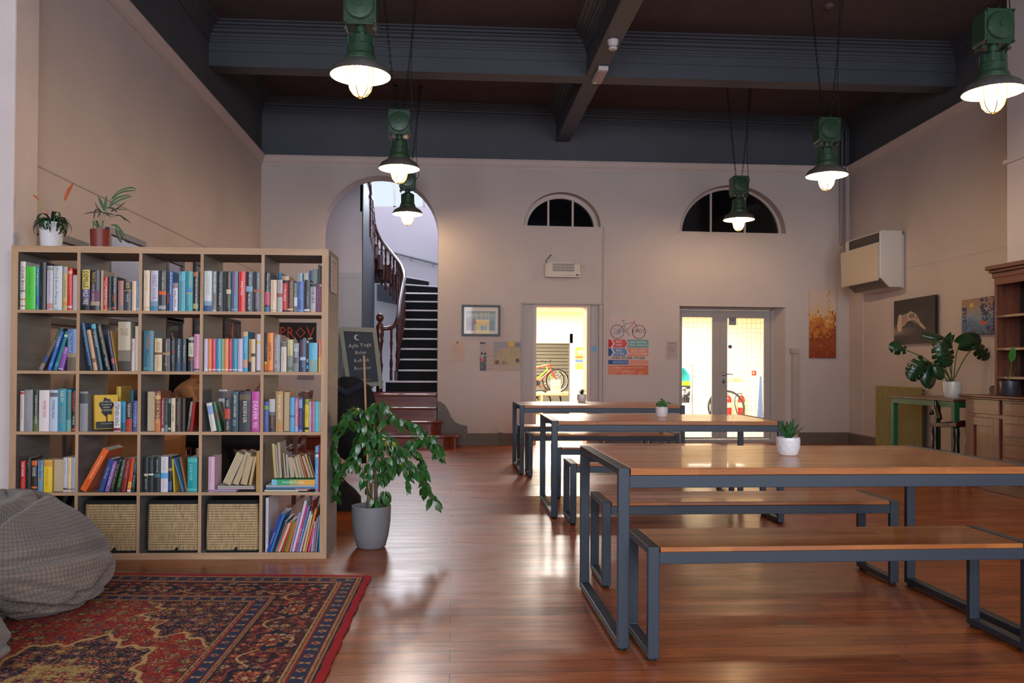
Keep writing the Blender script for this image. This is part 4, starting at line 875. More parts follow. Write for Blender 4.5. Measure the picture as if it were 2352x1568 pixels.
mb=MB(); mb.box(w_*.4,-.04,-h_*1.9,w_*.62,-.026,0); mb.build('cable_cover',skirt_m,t,world=False)
# pipes in the corner
pm=mat('9c8f8f',.5); pmd=mat('45484f',.5)
for k,(px,r) in enumerate(((1932,.022),(1941,.016))):
    u,_=onB(px,600,-.05); u2,_=onB(px,600,-.05)
    mb=MB(); mb.tube([Bw(u,3.0 if k==0 else 2.6,-.05),Bw(u,HCR-.01,-.05-.0)],r,10); 
    for z in (3.4,3.9): mb.tube([Bw(u,z-.01,-.05),Bw(u,z+.01,-.05)],r+.006,10)
    o=tag(mb.build('water_pipe',pm,smooth=True),('thicker' if k==0 else 'thinner')+' of the two pale vertical pipes in the far corner','pipe','corner pipes')
    mb=MB(); mb.tube([Bw(u,HCR-.01,-.05),Bw(u,HCR+.02,-.08),Bw(u,CEIL-.17,-.08)],r,10); q=mb.build('upper_length',pmd,o,smooth=True)
# ================================================================ RIGHT WALL
RRz=math.atan2((A2-A1).y,(A2-A1).x)
def rsz(x0,y0,x1,y1,d=0):
    a=onR(x0,y0,d); b_=onR(x1,y1,d); return a,b_
# wall heater
hx=5.60; f0=onX(1942,560,hx); f1=onX(2022,560,hx); zt=onX(2022,528,hx).z; zb=onX(2022,655,hx).z
ya,yb_=f0.y,f1.y; bxk=lambda y: xr(y)-.004
t=thing('wall_heater','large boxy white fan convector heater high in the corner','heater',(hx,yb_,zb),0)
hm=mat('d6d0c8',.4); hm2=mat('c4b8a8',.45)
mb=MB(); sec=[(hx+.02,zb+.09),(hx+.0,zb+.1),(hx+.0,zt-.02),(hx+.02,zt),(bxk(yb_)-.03,zt),(bxk(yb_)-.03,zb-.02),(hx+.13,zb-.02)]
mb.prism(sec,lambda a,b,d:(a,d,b),yb_,ya); mb.build('casing',hm,t,bevel=.006)
mb=MB(); mb.box(bxk(yb_)-.03,yb_+.02,zb-.03,bxk(ya),ya-.02,zt-.05); mb.build('mounting_plate',hm,t)
mb=MB(); mb.prism([(hx-.035,zb+.07),(hx-.015,zb+.06),(hx-.001,zb+.1),(hx-.001,zt-.16),(hx-.05,zt-.17)],lambda a,b,d:(a,d,b),yb_+.03,ya+.05); mb.build('front_flap',hm2,t,bevel=.004)
mb=MB(); mb.box(hx-.006,yb_+.03,zt-.15,hx+.0,ya-.12,zt-.03); mb.build('grille',mat('2c2c2e',.6),t)
mb=MB()
for k in range(9): mb.box(hx-.011,yb_+.03,zt-.145+k*.0125,hx-.006,ya-.12,zt-.141+k*.0125)
mb.build('grille_slats',mat('6a6866',.5),t)
mb=MB(); P=[(hx+.022,zb+.085),(hx+.125,zb-.015)]; mb.add([(P[0][0]-.004,yb_+.03,P[0][1]-.004),(P[0][0]-.004,ya-.03,P[0][1]-.004),(P[1][0]-.004,ya-.03,P[1][1]-.004),(P[1][0]-.004,yb_+.03,P[1][1]-.004)],[(0,1,2,3)]); o=mb.build('outlet_grille',mat('5c5a56',.6),t); sm_=o.modifiers.new('s','SOLIDIFY'); sm_.thickness=.004
mb=MB(); y_=ya+.03; mb.tube([(hx+.1,ya,zb+.25),(hx+.1,ya+.09,zb+.25),(hx+.1,ya+.10,zb+.5),(hx+.12,ya+.12,zt+.3)],.016,8); mb.tube([(hx+.1,ya,zb+.15),(hx+.1,ya+.06,zb+.15)],.025,8); mb.build('valve_pipes',pm,t,smooth=True)
# paintings on the right wall
def Rthing(name,label,cat,px,py,d=.0):
    u,z=onR(px,py,d); p=A2+RD*u; n=Vector((RD.y,-RD.x,0)); p=p-n*d if False else Vector((p.x-d,p.y,z)); return thing(name,label,cat,tuple(p),RRz),u
def rw(x0,x1,y): return abs(onR(x0,y)[0]-onR(x1,y)[0])
def skull(U,V):
    rgb=np.tile(C3('1f1a1c'),(U.size,1)).reshape(*U.shape,3); n=smoothn(U,V,6,14,3)
    rgb[V<.27]=C3('2c2022'); g=np.exp(-((V-.28)/.09)**2)*np.clip(1-U*1.6,0,1)*(.4+n); rgb=rgb+g[...,None]*C3('8a8078')*1.1
    def poly(P,c):
        P=np.array(P); ins=np.zeros(U.shape,bool); j=len(P)-1
        for i in range(len(P)):
            xi,yi=P[i]; xj,yj=P[j]; cnd=((yi>V)!=(yj>V))&(U<(xj-xi)*(V-yi)/(yj-yi+1e-9)+xi); ins^=cnd; j=i
        rgb[ins]=C3(c)
    poly([(.08,.40),(.12,.64),(.16,.68),(.21,.64),(.21,.32),(.17,.27),(.11,.29)],'c8b4a0')
    poly([(.20,.64),(.36,.68),(.42,.72),(.54,.66),(.60,.58),(.66,.46),(.80,.30),(.76,.28),(.62,.40),(.54,.48),(.42,.50),(.36,.50),(.28,.42),(.21,.38)],'b8a494')
    poly([(.20,.62),(.34,.66),(.36,.52),(.27,.44),(.21,.40)],'9a8678'); rgb[((U-.46)/.075)**2+((V-.61)/.055)**2<1]=C3('6e6660'); poly([(.36,.5),(.44,.5),(.60,.40),(.70,.32),(.62,.44),(.50,.52)],'6c645c'); rgb[((U-.575)/.02)**2+((V-.55)/.03)**2<1]=C3('8c3020')
    return np.clip(rgb,0,1)
w_=rw(2053,2146,730); t,_=Rthing('canvas_painting','black canvas with a pale animal skull, above the monstera','painting',2053,790,.06); h_=onR(2053,692)[1]-onR(2053,789)[1]
painted('canvas',w_,h_,120,130,skull,t,thick=.036,base='141214')
def fox(U,V):
    n=smoothn(U,V,7,7,21); n2=smoothn(U,V,20,20,22); h=V+(n-.5)*.4
    xs=[0,.25,.5,.7,.9]; cs=np.array([C3(c) for c in ('22284c','3c5c90','7f92a8','9c8f80','9a7c6c')]); rgb=np.stack([np.interp(h,xs,cs[:,i]) for i in range(3)],-1)
    t_=(U>.62+.2*(n-.5))&(V>.3); rgb[t_&(n2>.45)]=C3('26305c'); rgb[(U<.16)&(V<.78)&(n2>.4)]=C3('2c2f66'); rgb[((U-.33)**2+(V-.82)**2)<.004]=C3('d8b850')
    rgb[(abs(n2-.5)<.03)&(V<.5)]=C3('6aa0b4'); rgb[(n2>.62)&(V<.35)]=C3('7a5c9c')
    rgb[((U-.72)/.12)**2+((V-.30-.25*(U-.72))/.035)**2<1]=C3('c84c28'); rgb[((U-.62)/.03)**2+((V-.34)/.05)**2<1]=C3('c84c28'); return rgb
w_=rw(2209,2280,725); t,_=Rthing('canvas_painting','blue woodland painting with a small fox, partly behind the dresser','painting',2209,770,.05); h_=onR(2209,690)[1]-onR(2209,770)[1]
painted('canvas',w_,h_,110,120,fox,t,thick=.026,base='3a4468')
def tagcard(U,V):
    rgb=np.tile(C3('c4a48c'),(U.size,1)).reshape(*U.shape,3); rgb[((U-.35)**2*1.2+(V-.74)**2)<.02]=C3('c8542c'); 
    for v in (.45,.33,.2): rgb[(abs(V-v)<.02)&(U>.2)&(U<.75)]=C3('9c8474')
    return rgb
for x0,x1,y0,y1,l in ((2126,2149,790,808,'small price card with a red emblem under the skull canvas'),(2257,2283,770,795,'small price card with a red emblem under the fox painting')):
    w_=rw(x0,x1,(y0+y1)/2); t,_=Rthing('price_card',l,'label',x0,y1,.004); h_=onR(x0,y0)[1]-onR(x0,y1)[1]; painted('card',w_,h_,30,30,tagcard,t,thick=.003)
# trunking below the heater
u,z=onR(1984,700); p=A2+RD*u; mb=MB(); mb.box(p.x-.02,p.y-.01,.17,p.x+.0,p.y+.01,2.25); tag(mb.build('cable_trunking',wall_m),'thin wall coloured trunking running down from the corner heater','conduit')
# radiator
ol=mat('8a7c3e',.45,noise=(20,.1)); old=mat('5c4e24',.6)
rx=5.80; g0=onX(2012,900,rx); g1=onX(2118,900,rx); zt=onX(2012,886,rx).z
t=thing('radiator','tall ribbed olive green column radiator standing against the wall','radiator',(rx,g1.y,0),0)
n=23; ya,yb_=g0.y,g1.y
mb=MB()
for k in range(n):
    y=yb_+(ya-yb_)*(k+.5)/n; mb.tube([(rx,y,.10),(rx,y,zt-.01)],.018,8); mb.ball((rx,y,zt-.012),.019,6)
mb.build('columns',ol,t,smooth=True)
mb=MB(); mb.box(rx+.004,yb_,.10,rx+.035,ya,zt-.02); mb.build('back_panel',old,t)
mb=MB(); mb.tube([(rx+.01,yb_-.01,.15),(rx+.01,ya+.01,.15)],.022,8); mb.tube([(rx+.01,yb_-.01,zt-.06),(rx+.01,ya+.01,zt-.06)],.02,8); mb.box(rx-.01,yb_+.05,0,rx+.02,yb_+.08,.12); mb.box(rx-.01,ya-.08,0,rx+.02,ya-.05,.12); mb.build('header_pipe',ol,t,smooth=True,auto=40)
mb=MB(); c=onX(2018,897,rx-.02); mb.tube([(rx-.03,c.y,c.z),(rx-.01,c.y,c.z)],.012,8); mb.build('bleed_valve',chrome,t)
# green legged table
gy=mat('1c5a38',.4); gx0,gx1=5.02,5.58; gtz=.80
l0=onX(2046,912,gx0).y; l1=onX(2192,920,gx0).y; gtz=onX(2120,912,gx0).z
t=thing('side_table','tall table with a dark wooden top and green steel legs beside the dresser','table',(gx0,l1,0),0)
dw=woodmat('dark_top','7a5238','3c2416',1,30,rough=.35,coat=.2)
mb=MB(); mb.box(gx0-.01,l1-.0,gtz-.025,gx1,l0+.01,gtz); mb.build('top',dw,t,bevel=.003)
mb=MB(); mb.box(gx0,l1,gtz-.085,gx0+.04,l0,gtz-.026); mb.box(gx1-.04,l1,gtz-.085,gx1,l0,gtz-.026); mb.box(gx0+.04,l1,gtz-.085,gx1-.04,l1+.04,gtz-.026); mb.box(gx0+.04,l0-.04,gtz-.085,gx1-.04,l0,gtz-.026); mb.build('apron',gy,t,bevel=.002)
for x in (gx0,gx1-.055):
    for y in (l1,l0-.055): MB().box(x,y,0,x+.055,y+.055,gtz-.085).build('leg',gy,t,bevel=.002)
# dresser
DX0,DX1=4.95,5.455; dy1=onX(2213,1000,DX0).y; dy0=5.9
drw=woodmat('dresser_oak','70381f','38190c',1,26,rough=.4,coat=.2,mid='66341e'); drwz=woodmat('dresser_oak_upright','7a4026','3e1e10',2,26,rough=.4,coat=.2,mid='64331e'); drd=woodmat('dresser_dark','33180f','190b07',2,26,rough=.4)
dtz=onX(2213,905,DX0-.02).z
t=thing('dresser','large dark oak dresser with open shelves above drawers and a panelled cupboard','dresser',(DX0,dy0,0),0)
mb=MB(); mb.box(DX0+.02,dy0,.10,DX1,dy1,dtz-.035); mb.box(DX0+.05,dy0,0,DX1-.02,dy1-.04,.10); mb.build('carcase',drwz,t,bevel=.004)
mb=MB(); mb.box(DX0-.03,dy0,dtz-.02,DX1,dy1+.04,dtz); mb.box(DX0-.015,dy0,dtz-.04,DX1,dy1+.02,dtz-.02); mb.build('worktop',drw,t,bevel=.006)
def pz(px,py): p=onX(px,py,DX0); return p.y,p.z
def front(nm,x0,y0,x1,y1,depth=.018,m=drw):
    ya,za=pz(x0,y1); yb_,zb=pz(x1,y0); mb=MB(); mb.box(DX0-depth+.02,min(ya,yb_),min(za,zb),DX0+.0205,max(ya,yb_),max(za,zb)); return mb.build(nm,m,t,bevel=.004),ya,yb_,za,zb
brs=mat('3a2c20',.35,.7)
def pull(par,px,py,esc=False):
    y,z=pz(px,py); mb=MB()
    if esc: mb.prism([(0,.018),(.007,0),(0,-.018),(-.007,0)],lambda a,b,d:(DX0+d,y+a,z+b),-.002,.002); mb.build('keyhole_plate',blk,par)
    else:
        for s in (-1,1): mb.tube([(DX0+.003,y+s*.035,z+.008),(DX0-.022,y+s*.035,z+.004)],.010,8)
        mb.tube([(DX0-.012,y-.035,z),(DX0-.02,y-.02,z-.018),(DX0-.02,y+.02,z-.018),(DX0-.012,y+.035,z)],.005,6); mb.build('handle',brs,par,smooth=True)
o=front('drawer',2222,919,2294,947)[0]; pull(o,2236,931); pull(o,2276,935); pull(o,2256.5,928,True)
def dr2(ytop,ybot,hn,kn):
    ya,_=pz(2306,900); yb_=ya-.78; za=pz(2306,ybot)[1]; zb=pz(2306,ytop)[1]; mb=MB(); mb.box(DX0+.002,yb_,za,DX0+.0205,ya,zb); o=mb.build('drawer',drw,t,bevel=.004)
    pull(o,2322,hn); pull(o,2346,kn,True)
    y,z=pz(2322,hn); mb=MB(); y2=yb_+(ya-y)
    for s in (-1,1): mb.tube([(DX0+.003,y2+s*.035,z+.008),(DX0-.022,y2+s*.035,z+.004)],.010,8)
    mb.tube([(DX0-.012,y2-.035,z),(DX0-.02,y2-.02,z-.018),(DX0-.02,y2+.02,z-.018),(DX0-.012,y2+.035,z)],.005,6); mb.build('handle',brs,o,smooth=True)
dr2(925,954,939,934); dr2(972,1002,988,984); dr2(1020,1050,1036,1031)
ya,za=pz(2224,1090); yb_,zb=pz(2294,962)
mb=MB(); sp_=.07
for a in ((yb_,za,yb_+sp_,zb),(ya-sp_,za,ya,zb),(yb_+sp_,zb-sp_*1.1,ya-sp_,zb),(yb_+sp_,za,ya-sp_,za+sp_)): mb.box(DX0+.0,a[0],a[1],DX0+.0205,a[2],a[3])
do=mb.build('cupboard_door',drwz,t,bevel=.003); mb=MB(); mb.box(DX0+.014,yb_+sp_,za+sp_,DX0+.019,ya-sp_,zb-sp_); mb.build('door_panel',drd,do)
y,z=pz(2283,1009); mb=MB(); mb.ball((DX0-.018,y,z),.016,8); mb.tube([(DX0+.005,y,z),(DX0-.015,y,z)],.007,8); mb.build('knob',brs,do,smooth=True); pull(do,2288,1033,True)
# hutch
HX0=5.20; hy1=onX(2284,800,HX0).y; hzt=onX(2262,612,HX0-.06).z
mb=MB(); mb.box(HX0,hy1-.03,dtz,DX1,hy1,hzt-.12); mb.build('hutch_side',drwz,t,bevel=.002); mb=MB(); mb.box(HX0,dy0,dtz,DX1,dy0+.03,hzt-.12); mb.build('hutch_side',drwz,t)
mb=MB(); mb.box(DX1-.015,dy0,dtz,DX1,hy1-.03,hzt-.1); mb.build('hutch_back',drd,t)
ft_=onX(2290,655,HX0).z
mb=MB(); mb.box(HX0-.005,dy0,ft_,HX0+.02,hy1,hzt-.1); mb.box(HX0-.05,dy0,hzt-.04,DX1,hy1+.07,hzt); mb.box(HX0-.03,dy0,hzt-.07,DX1,hy1+.045,hzt-.04); mb.box(HX0-.015,dy0,hzt-.12,DX1,hy1+.02,hzt-.07); mb.build('cornice',drw,t,bevel=.008)
for py in (724,799,864):
    z=onX(2290,py,HX0).z; mb=MB(); mb.box(HX0,dy0+.03,z-.025,DX1-.016,hy1-.031,z+.0); mb.build('shelf',drw,t,bevel=.002)
yq=onX(2247,900,HX0+.1).y
mb=MB(); mb.prism([(hy1,dtz),(hy1,dtz+.13),(hy1+.06,dtz+.13),(hy1+.12,dtz+.085),(hy1+.17,dtz+.065),(hy1+.2,dtz+.08),(hy1+.225,dtz+.055),(hy1+.22,dtz)],lambda a,b,d:(d,a,b),HX0+.10,HX0+.14); mb.build('scroll_bracket',drd,t)
# chair behind the green table
lea=mat('3a1410',.3,coat=.4); cdk=mat('1a0e0a',.35,coat=.3)
cy=onX(2190,970,5.15).y
t=thing('leather_chair','low dark chair with curved leather seat behind the green legged table','chair',(5.30,cy,0),0)
zs=onX(2190,962,5.15).z
mb=MB(); mb.loft([[(x,y,z) for x,y,z in ((4.97+k*.05,cy-.32,zs-.02+.03*math.sin(k)),(4.97+k*.05,cy+.12,zs-.05),(4.97+k*.05,cy+.12,zs-.09),(4.97+k*.05,cy-.32,zs-.06))] for k in range(9)]); mb.build('seat',lea,t,smooth=True,bevel=.01)
mb=MB(); mb.tube([(5.0,cy-.0,zs),(5.0,cy+.05,zs+.10),(5.02,cy+.10,zs+.18)],[.03,.035,.02],10); mb.ball((5.0,cy+.14,zs+.06),.028,8); mb.build('back_post',cdk,t,smooth=True)
for x in (5.0,5.36):
    for y in (cy+.08,cy-.28):
        MB().lathe([(.03,zs-.08),(.035,zs-.14),(.022,zs-.2),(.034,zs-.3),(.02,.12),(.028,.05),(.014,0)][::-1],10,(x,y,0)).build('leg',cdk,t,smooth=True)
# ================================================================ BOOKCASE
SX,SY,SR=-.7265,4.923,-.0156
SM=Matrix.Translation((SX,SY,0))@Matrix.Rotation(SR,4,'Z'); SN=(SM.to_3x3()@Vector((0,1,0)))
def SP(px,py,b=0):
    p=on(px,py,SM@Vector((0,b,0)),SN); q=SM.inverted()@p; return q.x,q.z
oak=woodmat('oak_edge','c9a582','a8835f',0,18,stretch=.08,rough=.5,bump=.05,mid='b8926e'); oakz=woodmat('oak_edge_upright','c9a582','a8835f',2,18,stretch=.08,rough=.5,bump=.05,mid='b8926e')
greyp=woodmat('oak_panel_cool_light','827d7a','625e5c',1,16,stretch=.1,rough=.45,bump=.03)  # same oak as the edges, greyed in colour for the cool side light
t=thing('bookcase','tall open backed oak cube bookcase filled with books, with two plants on top','bookcase',(SX,SY,0),SR)
W5,H5,T5,I5=1.82,1.82,.038,.018; cw=(W5-2*T5-4*I5)/5; chh=cw
def panel(nm,x0,z0,x1,z1,vert):
    mb=MB(); mb.box(x0,.0025,z0,x1,.39,z1,1); mb.box(x0,0,z0,x1,.0024,z1,0); return mb.build(nm,[oakz if vert else oak,greyp],t,world=False)
panel('top_board',-W5,H5-T5,0,H5,0); panel('bottom_board',-W5,0,0,T5,0); panel('side_panel',-W5,T5,-W5+T5,H5-T5,1); panel('side_panel',-T5,T5,0,H5-T5,1)
cx0=[-W5+T5+i*(cw+I5) for i in range(5)]; cz0=[H5-T5-chh-(i)*(chh+I5) for i in range(5)]
for i in range(1,5): panel('divider',cx0[i]-I5,T5+.0003,cx0[i],H5-T5-.0003,1)
for r in range(4):
    for i in range(5): panel('shelf_board',cx0[i]+.0002,cz0[r]-I5,cx0[i]+cw-.0002,cz0[r],0)
rowN=['top row','second row','third row','fourth row','bottom row']; colN=['pier-end cube','second cube','middle cube','fourth cube','ficus-end cube']
paperm=mat('d8ccb4',.9,noise=(60,.06)); paper2=mat('c2ab88',.9,noise=(60,.06)); browned=mat('a88860',.9,noise=(60,.08))
NB=0
def book(r,c,x0,x1,xt,ztop,col,look,title=None,tc='f0ece4',bands=(),depth=None,inset=.012,rev=False,rz=0,zb=None,name='book',zadd=0):
    """x0,x1 base in shelf metres, xt = top offset, ztop= top height in shelf metres"""
    global NB; NB+=1
    zb=cz0[r] if zb is None else zb
    hgt=ztop-zb; th=math.atan2(xt,hgt); w=(x1-x0)*math.cos(th)*.965-.0006; h=min(math.hypot(hgt,xt)-abs(w*math.sin(th)),.33)
    d=depth or (.13 if h<.2 else .16 if h<.25 else .19)
    cm=mat(col,.42,coat=.15) ; tk=.0022
    mb=MB(); s=0 
    ys,yp0,yp1=(0,.004,d-.003) if not rev else (d,.003,d-.004)
    e=w/2; ov=.002 if w>.022 else .0006
    mb.box(-e,0,0,-e+tk,d,h); mb.box(e-tk,0,0,e,d,h)
    if rev: mb.box(-e+tk,d-tk,0,e-tk,d,h)
    else:
        n=6; ring=lambda z:[(-e+tk+(2*e-2*tk)*k/n,-.0035*math.sin(math.pi*k/n),z) for k in range(n+1)]+[(e-tk,tk,z),(-e+tk,tk,z)]
        mb.loft([ring(0),ring(h)])
    o=mb.build(name,cm)
    pb=MB(); pb.box(-e+tk,yp0,ov,e-tk,yp1,h-ov); pb.build('pages',paper2 if rev or col in ('c8b088',) else paperm,o,world=False)
    for f0,f1,bc in bands:
        b_=MB(); n=6; y=-.0004; ring=lambda z:[(-e+.0003+(2*e-.0006)*k/n,y-.0035*math.sin(math.pi*k/n),z) for k in range(n+1)]+[(e-.0003,y+.0012,z),(-e+.0003,y+.0012,z)]
        b_.loft([ring(h*f0),ring(h*f1)]); b_.build('spine_band',mat(bc,.5),o,world=False)
    if title:
        ts=title if isinstance(title,list) else [title]
        ro=Matrix(((0,1,0),(0,0,-1),(-1,0,0)))
        for k,q in enumerate(ts):
            if isinstance(q,str): q=(q,.12,.88,.5,tc,.52)
            s_,f0,f1,fx,cc,fw=q
            text(s_,.02,mat(cc,.5),o,((fx-.5)*w*.9,-.0045,h*(f0+f1)/2),ro,ext=.0003,name='spine_title',fit=(h*(f1-f0),max(.004,w*fw)))
    lx=(x0+x1)/2; up=abs(w/2*math.sin(th))
    if th!=0: lx = (x1 - w/2*math.cos(th)) if th>0 else (x0+w/2*math.cos(th))
    o.location=SM@Vector((lx,inset,zb+up+.0006+zadd)); o.rotation_euler=(0,th,SR+rz)
    tag(o,f'{look}, {rowN[r]}, {colN[c]}','book',f'books in the {rowN[r]} {colN[c]}'); return o
ZO={'A':(20,560,5.226),'B':(320,560,5.226),'C':(580,560,5.227),'D':(20,850,5.226),'E':(310,850,5.226),'F':(560,850,5.225),'H':(440,1120,6.533)}
def bk(Z,r,c,u0,u1,v,col,look,title=None,tc='f0ece4',bands=(),ut=None,**k):
    X,Y,s=ZO[Z]; zpx=lambda u,vv:SP(X+u/s,Y+vv/s)
    fl=842-0
    # foot of the spine in the picture is the cube floor
    x0=SP(X+u0/s,Y+v/s)[0]; x1=SP(X+u1/s,Y+v/s)[0]; zt=SP(X+(ut if ut is not None else u0)/s,Y+v/s)[1]
    py=CY+0; 
    xt=0
    if ut is not None:
        bot=cz0[r]; # px of floor there
        yb=[yy for yy in range(500,1400) if abs(SP(X+u0/s,yy)[1]-bot)<.0016][0]
        x0=SP(X+u0/s,yb)[0]; x1=SP(X+u1/s,yb)[0]; xt=SP(X+ut/s,Y+v/s)[0]-x0
    lo=cx0[c]+.0005; hi=cx0[c]+cw-.0005
    if ut is None: x0=max(x0,lo); x1=min(x1,hi)
    return book(r,c,x0,x1,xt,zt,col,look,title,tc,bands,**k)
K='1c1c1e'
# row 1
a=('A',0,0)
bk(*a,128,194,208,'d6cfbe','cream cookery book with striped foot',[('COOK BOOK',.35,.9,.5,'4a4038',.6)],bands=[(.38,.40,'507888'),(.20,.23,'d07a3a'),(.07,.09,'b05040')],depth=.25)
bk(*a,197,318,268,'4cc832','fat lime green book',[('the green pages',.3,.86,.35,'38a040',.2)],tc='2a9040',bands=[(.0,.02,'40b028')])
bk(*a,321,356,270,'3c8ca8','slim blue and teal patterned book',[('Aegean',.55,.95,.5,'d8e8ea',.5)],bands=[(.1,.3,'3a70b0'),(.36,.42,'2a9a8c')])
bk(*a,358,445,218,'1e1e20','wide black box file style book',[('journal',.3,.6,.2,'8a8a8a',.1)],depth=.25)
bk(*a,449,526,262,'c4bcc4','pale floral hardback with red flowers at its foot',[('Garden Kitchen',.3,.88,.5,'a8a0b0',.4)],bands=[(.02,.15,'c88a84'),(.90,.97,'8a9a8c')])
bk(*a,528,636,262,'b8c8cc','pale blue cookery book with fruit on its cover',[('Food from France',.12,.94,.35,'6a7a84',.35)],bands=[(.06,.95,'d4d8d6')])
bk(*a,640,697,270,'c8a468','mustard tan book with dark badge',[('Book of best ever soups',.3,.68,.6,'5a4020',.3)],bands=[(.84,.98,'b0a8a8'),(.10,.18,'d89030')])
bk(*a,701,756,292,'d82820','scarlet red cookery book',[('EATING OUT',.35,.85,.5,'e8a890',.42)],bands=[(.87,.94,'e8b080'),(.05,.10,'e0c8c4')])
o=bk(*a,760,818,375,'c4bcbc','white spiral bound notebook',None)
mb=MB()
for k in range(26): mb.tube([(.008*math.cos(q)-.0,-.004+.005*math.sin(q),.008+k*.0078) for q in np.linspace(0,2*math.pi,9)[:-1]],.0014,4,closed=True)
mb.build('spiral_binding',mat('d8d4d0',.35),o,world=False)
a=('A',0,1)
bk(*a,872,968,303,'3a3450','fat yellow, violet and black thriller',[('DEMILLE',.55,.95,.5,'1c1a18',.62),('WILD FIRE',.14,.52,.5,'ece6dc',.62)],bands=[(.52,.99,'d8c05c'),(.3,.52,'5c4878'),(.0,.12,'141416')])
bk(*a,974,1090,315,'241e1e','dark book with gold script and purple band',[('FRANCIS',.7,.95,.35,'c8a860',.4),('UNDER ORDERS',.22,.68,.3,'d0c8d0',.25)],bands=[(.22,.5,'6c3a54'),(.12,.22,'b09884')])
bk(*a,1096,1127,316,'c8a890','tall beige pink book behind the red one',None)
bk(*a,1128,1180,398,'c42c20','red paperback with cream capitals',[('THE GODS ARE',.15,.9,.3,'f0c8a0',.3),('MISSING',.2,.7,.72,'f4ece0',.35)],bands=[(.0,.04,'e88a30')])
bk(*a,1181,1226,388,'222426','plain black book with small grey print',[('Tales and sagas',.35,.8,.5,'8a9094',.16)],bands=[(.02,.08,'6a6a58')])
bk(*a,1228,1292,392,'1c1e26','black crime novel with orange word',[('JESPER STEIN',.52,.96,.5,'d8d8d8',.45),('UNREST',.22,.5,.5,'e07a3a',.5)],bands=[(.04,.10,'b84a58')])
bk(*a,1302,1372,440,'a86c64','dusty pink book with grey foot',[('Persuasion',.3,.85,.5,'c89a94',.4)],bands=[(.02,.18,'8a7a78')])
bk(*a,1376,1468,450,'3e444c','slate paperback with pale yellow name',[('WILBUR SMITH',.76,.97,.5,'e8dc9a',.55),('RAGE',.3,.55,.5,'e0e0e0',.25)],bands=[(.72,.98,'1a1c18'),(.68,.71,'b09a50')])
bk(*a,1471,1526,444,'e8be98','plain peach spined paperback')
bk(*a,1528,1566,444,'4a9cc8','slim sky blue paperback',[('Islands',.4,.8,.5,'a8d8ec',.4)],bands=[(.02,.08,'d8c8c0')])
a=('B',0,2)
bk(*a,44,120,315,'e4ccac','cream hardback with faint lettering',[('BATH STONE',.5,.88,.5,'c8a880',.35)],bands=[(.05,.1,'d8bc98')])
bk(*a,130,220,317,'c4bccb','lilac white hardback with blue mountain foot',[('FINEST HOUR',.28,.88,.5,'8c8494',.55)],bands=[(.0,.12,'3c88a8'),(.12,.24,'7a98b0')])
bk(*a,226,318,320,'34383c','charcoal book with an orange band',[('COVENT GARDEN',.53,.95,.6,'e4d4a4',.3)],bands=[(.40,.49,'e0642c'),(.04,.13,'a8a8a8')])
bk(*a,321,352,332,'1e1a22','slim black and dark red book',None,bands=[(.2,.46,'8c2420')])
bk(*a,354,394,327,'4c78b8','cornflower blue book with white script',[('Bold & Fearless',.42,.96,.5,'e4ecf4',.55)],depth=.19)
bk(*a,396,456,470,'ddd0cf','small white paperback with speckled top',[('SMALL SPACE',.15,.75,.5,'6a6068',.45)],bands=[(.82,.99,'a08488')])
bk(*a,468,550,327,'48a0b0','aqua book with red lettering',[('Playing the Game',.2,.72,.5,'c46a60',.3)],bands=[(.78,.80,'80c4cc'),(.84,.86,'80c4cc'),(.90,.91,'80c4cc')])
bk(*a,552,638,327,'2f9ca4','turquoise book with gold script',[('Marian Keyes',.62,.94,.6,'d8cc80',.5),('Heart and Home',.14,.42,.5,'a8d8b8',.4)],bands=[(.46,.60,'4a90b8'),(.43,.46,'b8b070')])
bk(*a,640,704,332,'1e1e1e','black thriller with cream title and small street scene',[('THE GIRL ON THE TRAIN',.2,.84,.65,'e4e0c8',.34)],bands=[(.88,.99,'b0744c'),(.06,.19,'b0b07c')])
bk(*a,706,728,334,'161616','very slim black book at the divider')
a=('B',0,3)
bk(*a,772,868,322,'d0d4d0','white hardback with stormy blue foot',[('COUNTERPOINT',.4,.94,.5,'c4ac98',.4)],bands=[(.0,.14,'34588c'),(.14,.25,'8ca8bc')])
bk(*a,871,923,327,'868684','grey and white crime hardback',[('MICHAEL DIBDIN',.48,.98,.6,'f0f0ee',.6),('MEDUSA',.15,.42,.5,'5a5450',.4)],bands=[(.0,.03,'c8c8c8')])
bk(*a,927,1003,327,'28292c','black hardback with spaced white title',[('POWER OF SIX',.5,.92,.5,'b8b8b8',.28),('PITTACUS LORE',.16,.46,.5,'f4f4f4',.3)],bands=[(.04,.09,'4a4c50')])
bk(*a,1005,1036,329,'14261e','very dark green slim book')
bk(*a,1038,1098,329,'2e2824','dark brown Roman novel with a pale emblem',[('ROBERT HARRIS',.58,.97,.6,'c8b490',.3),('LUSTRUM',.1,.42,.5,'b0a07c',.5)],bands=[(.44,.55,'d8cca8')])
bk(*a,1101,1184,327,'4c6888','steel blue hardback with salmon title',[("DANCER'S GAME",.48,.94,.5,'d8606c',.38),('Sidonie Lane',.14,.38,.5,'c0d0e0',.2)],bands=[(.03,.07,'8ca4c0')])
bk(*a,1189,1270,329,'e22a22','bright pillar box red novel',[('MAESTRA',.4,.76,.5,'f8eae4',.36)])
bk(*a,1273,1360,333,'26282c','black war novel with a blue photo band',[('ROBERT GALLAND',.66,.97,.65,'d8dce0',.35),('THE WAR LETTERS',.05,.46,.5,'ece8e4',.32)],bands=[(.50,.64,'88acc4')])
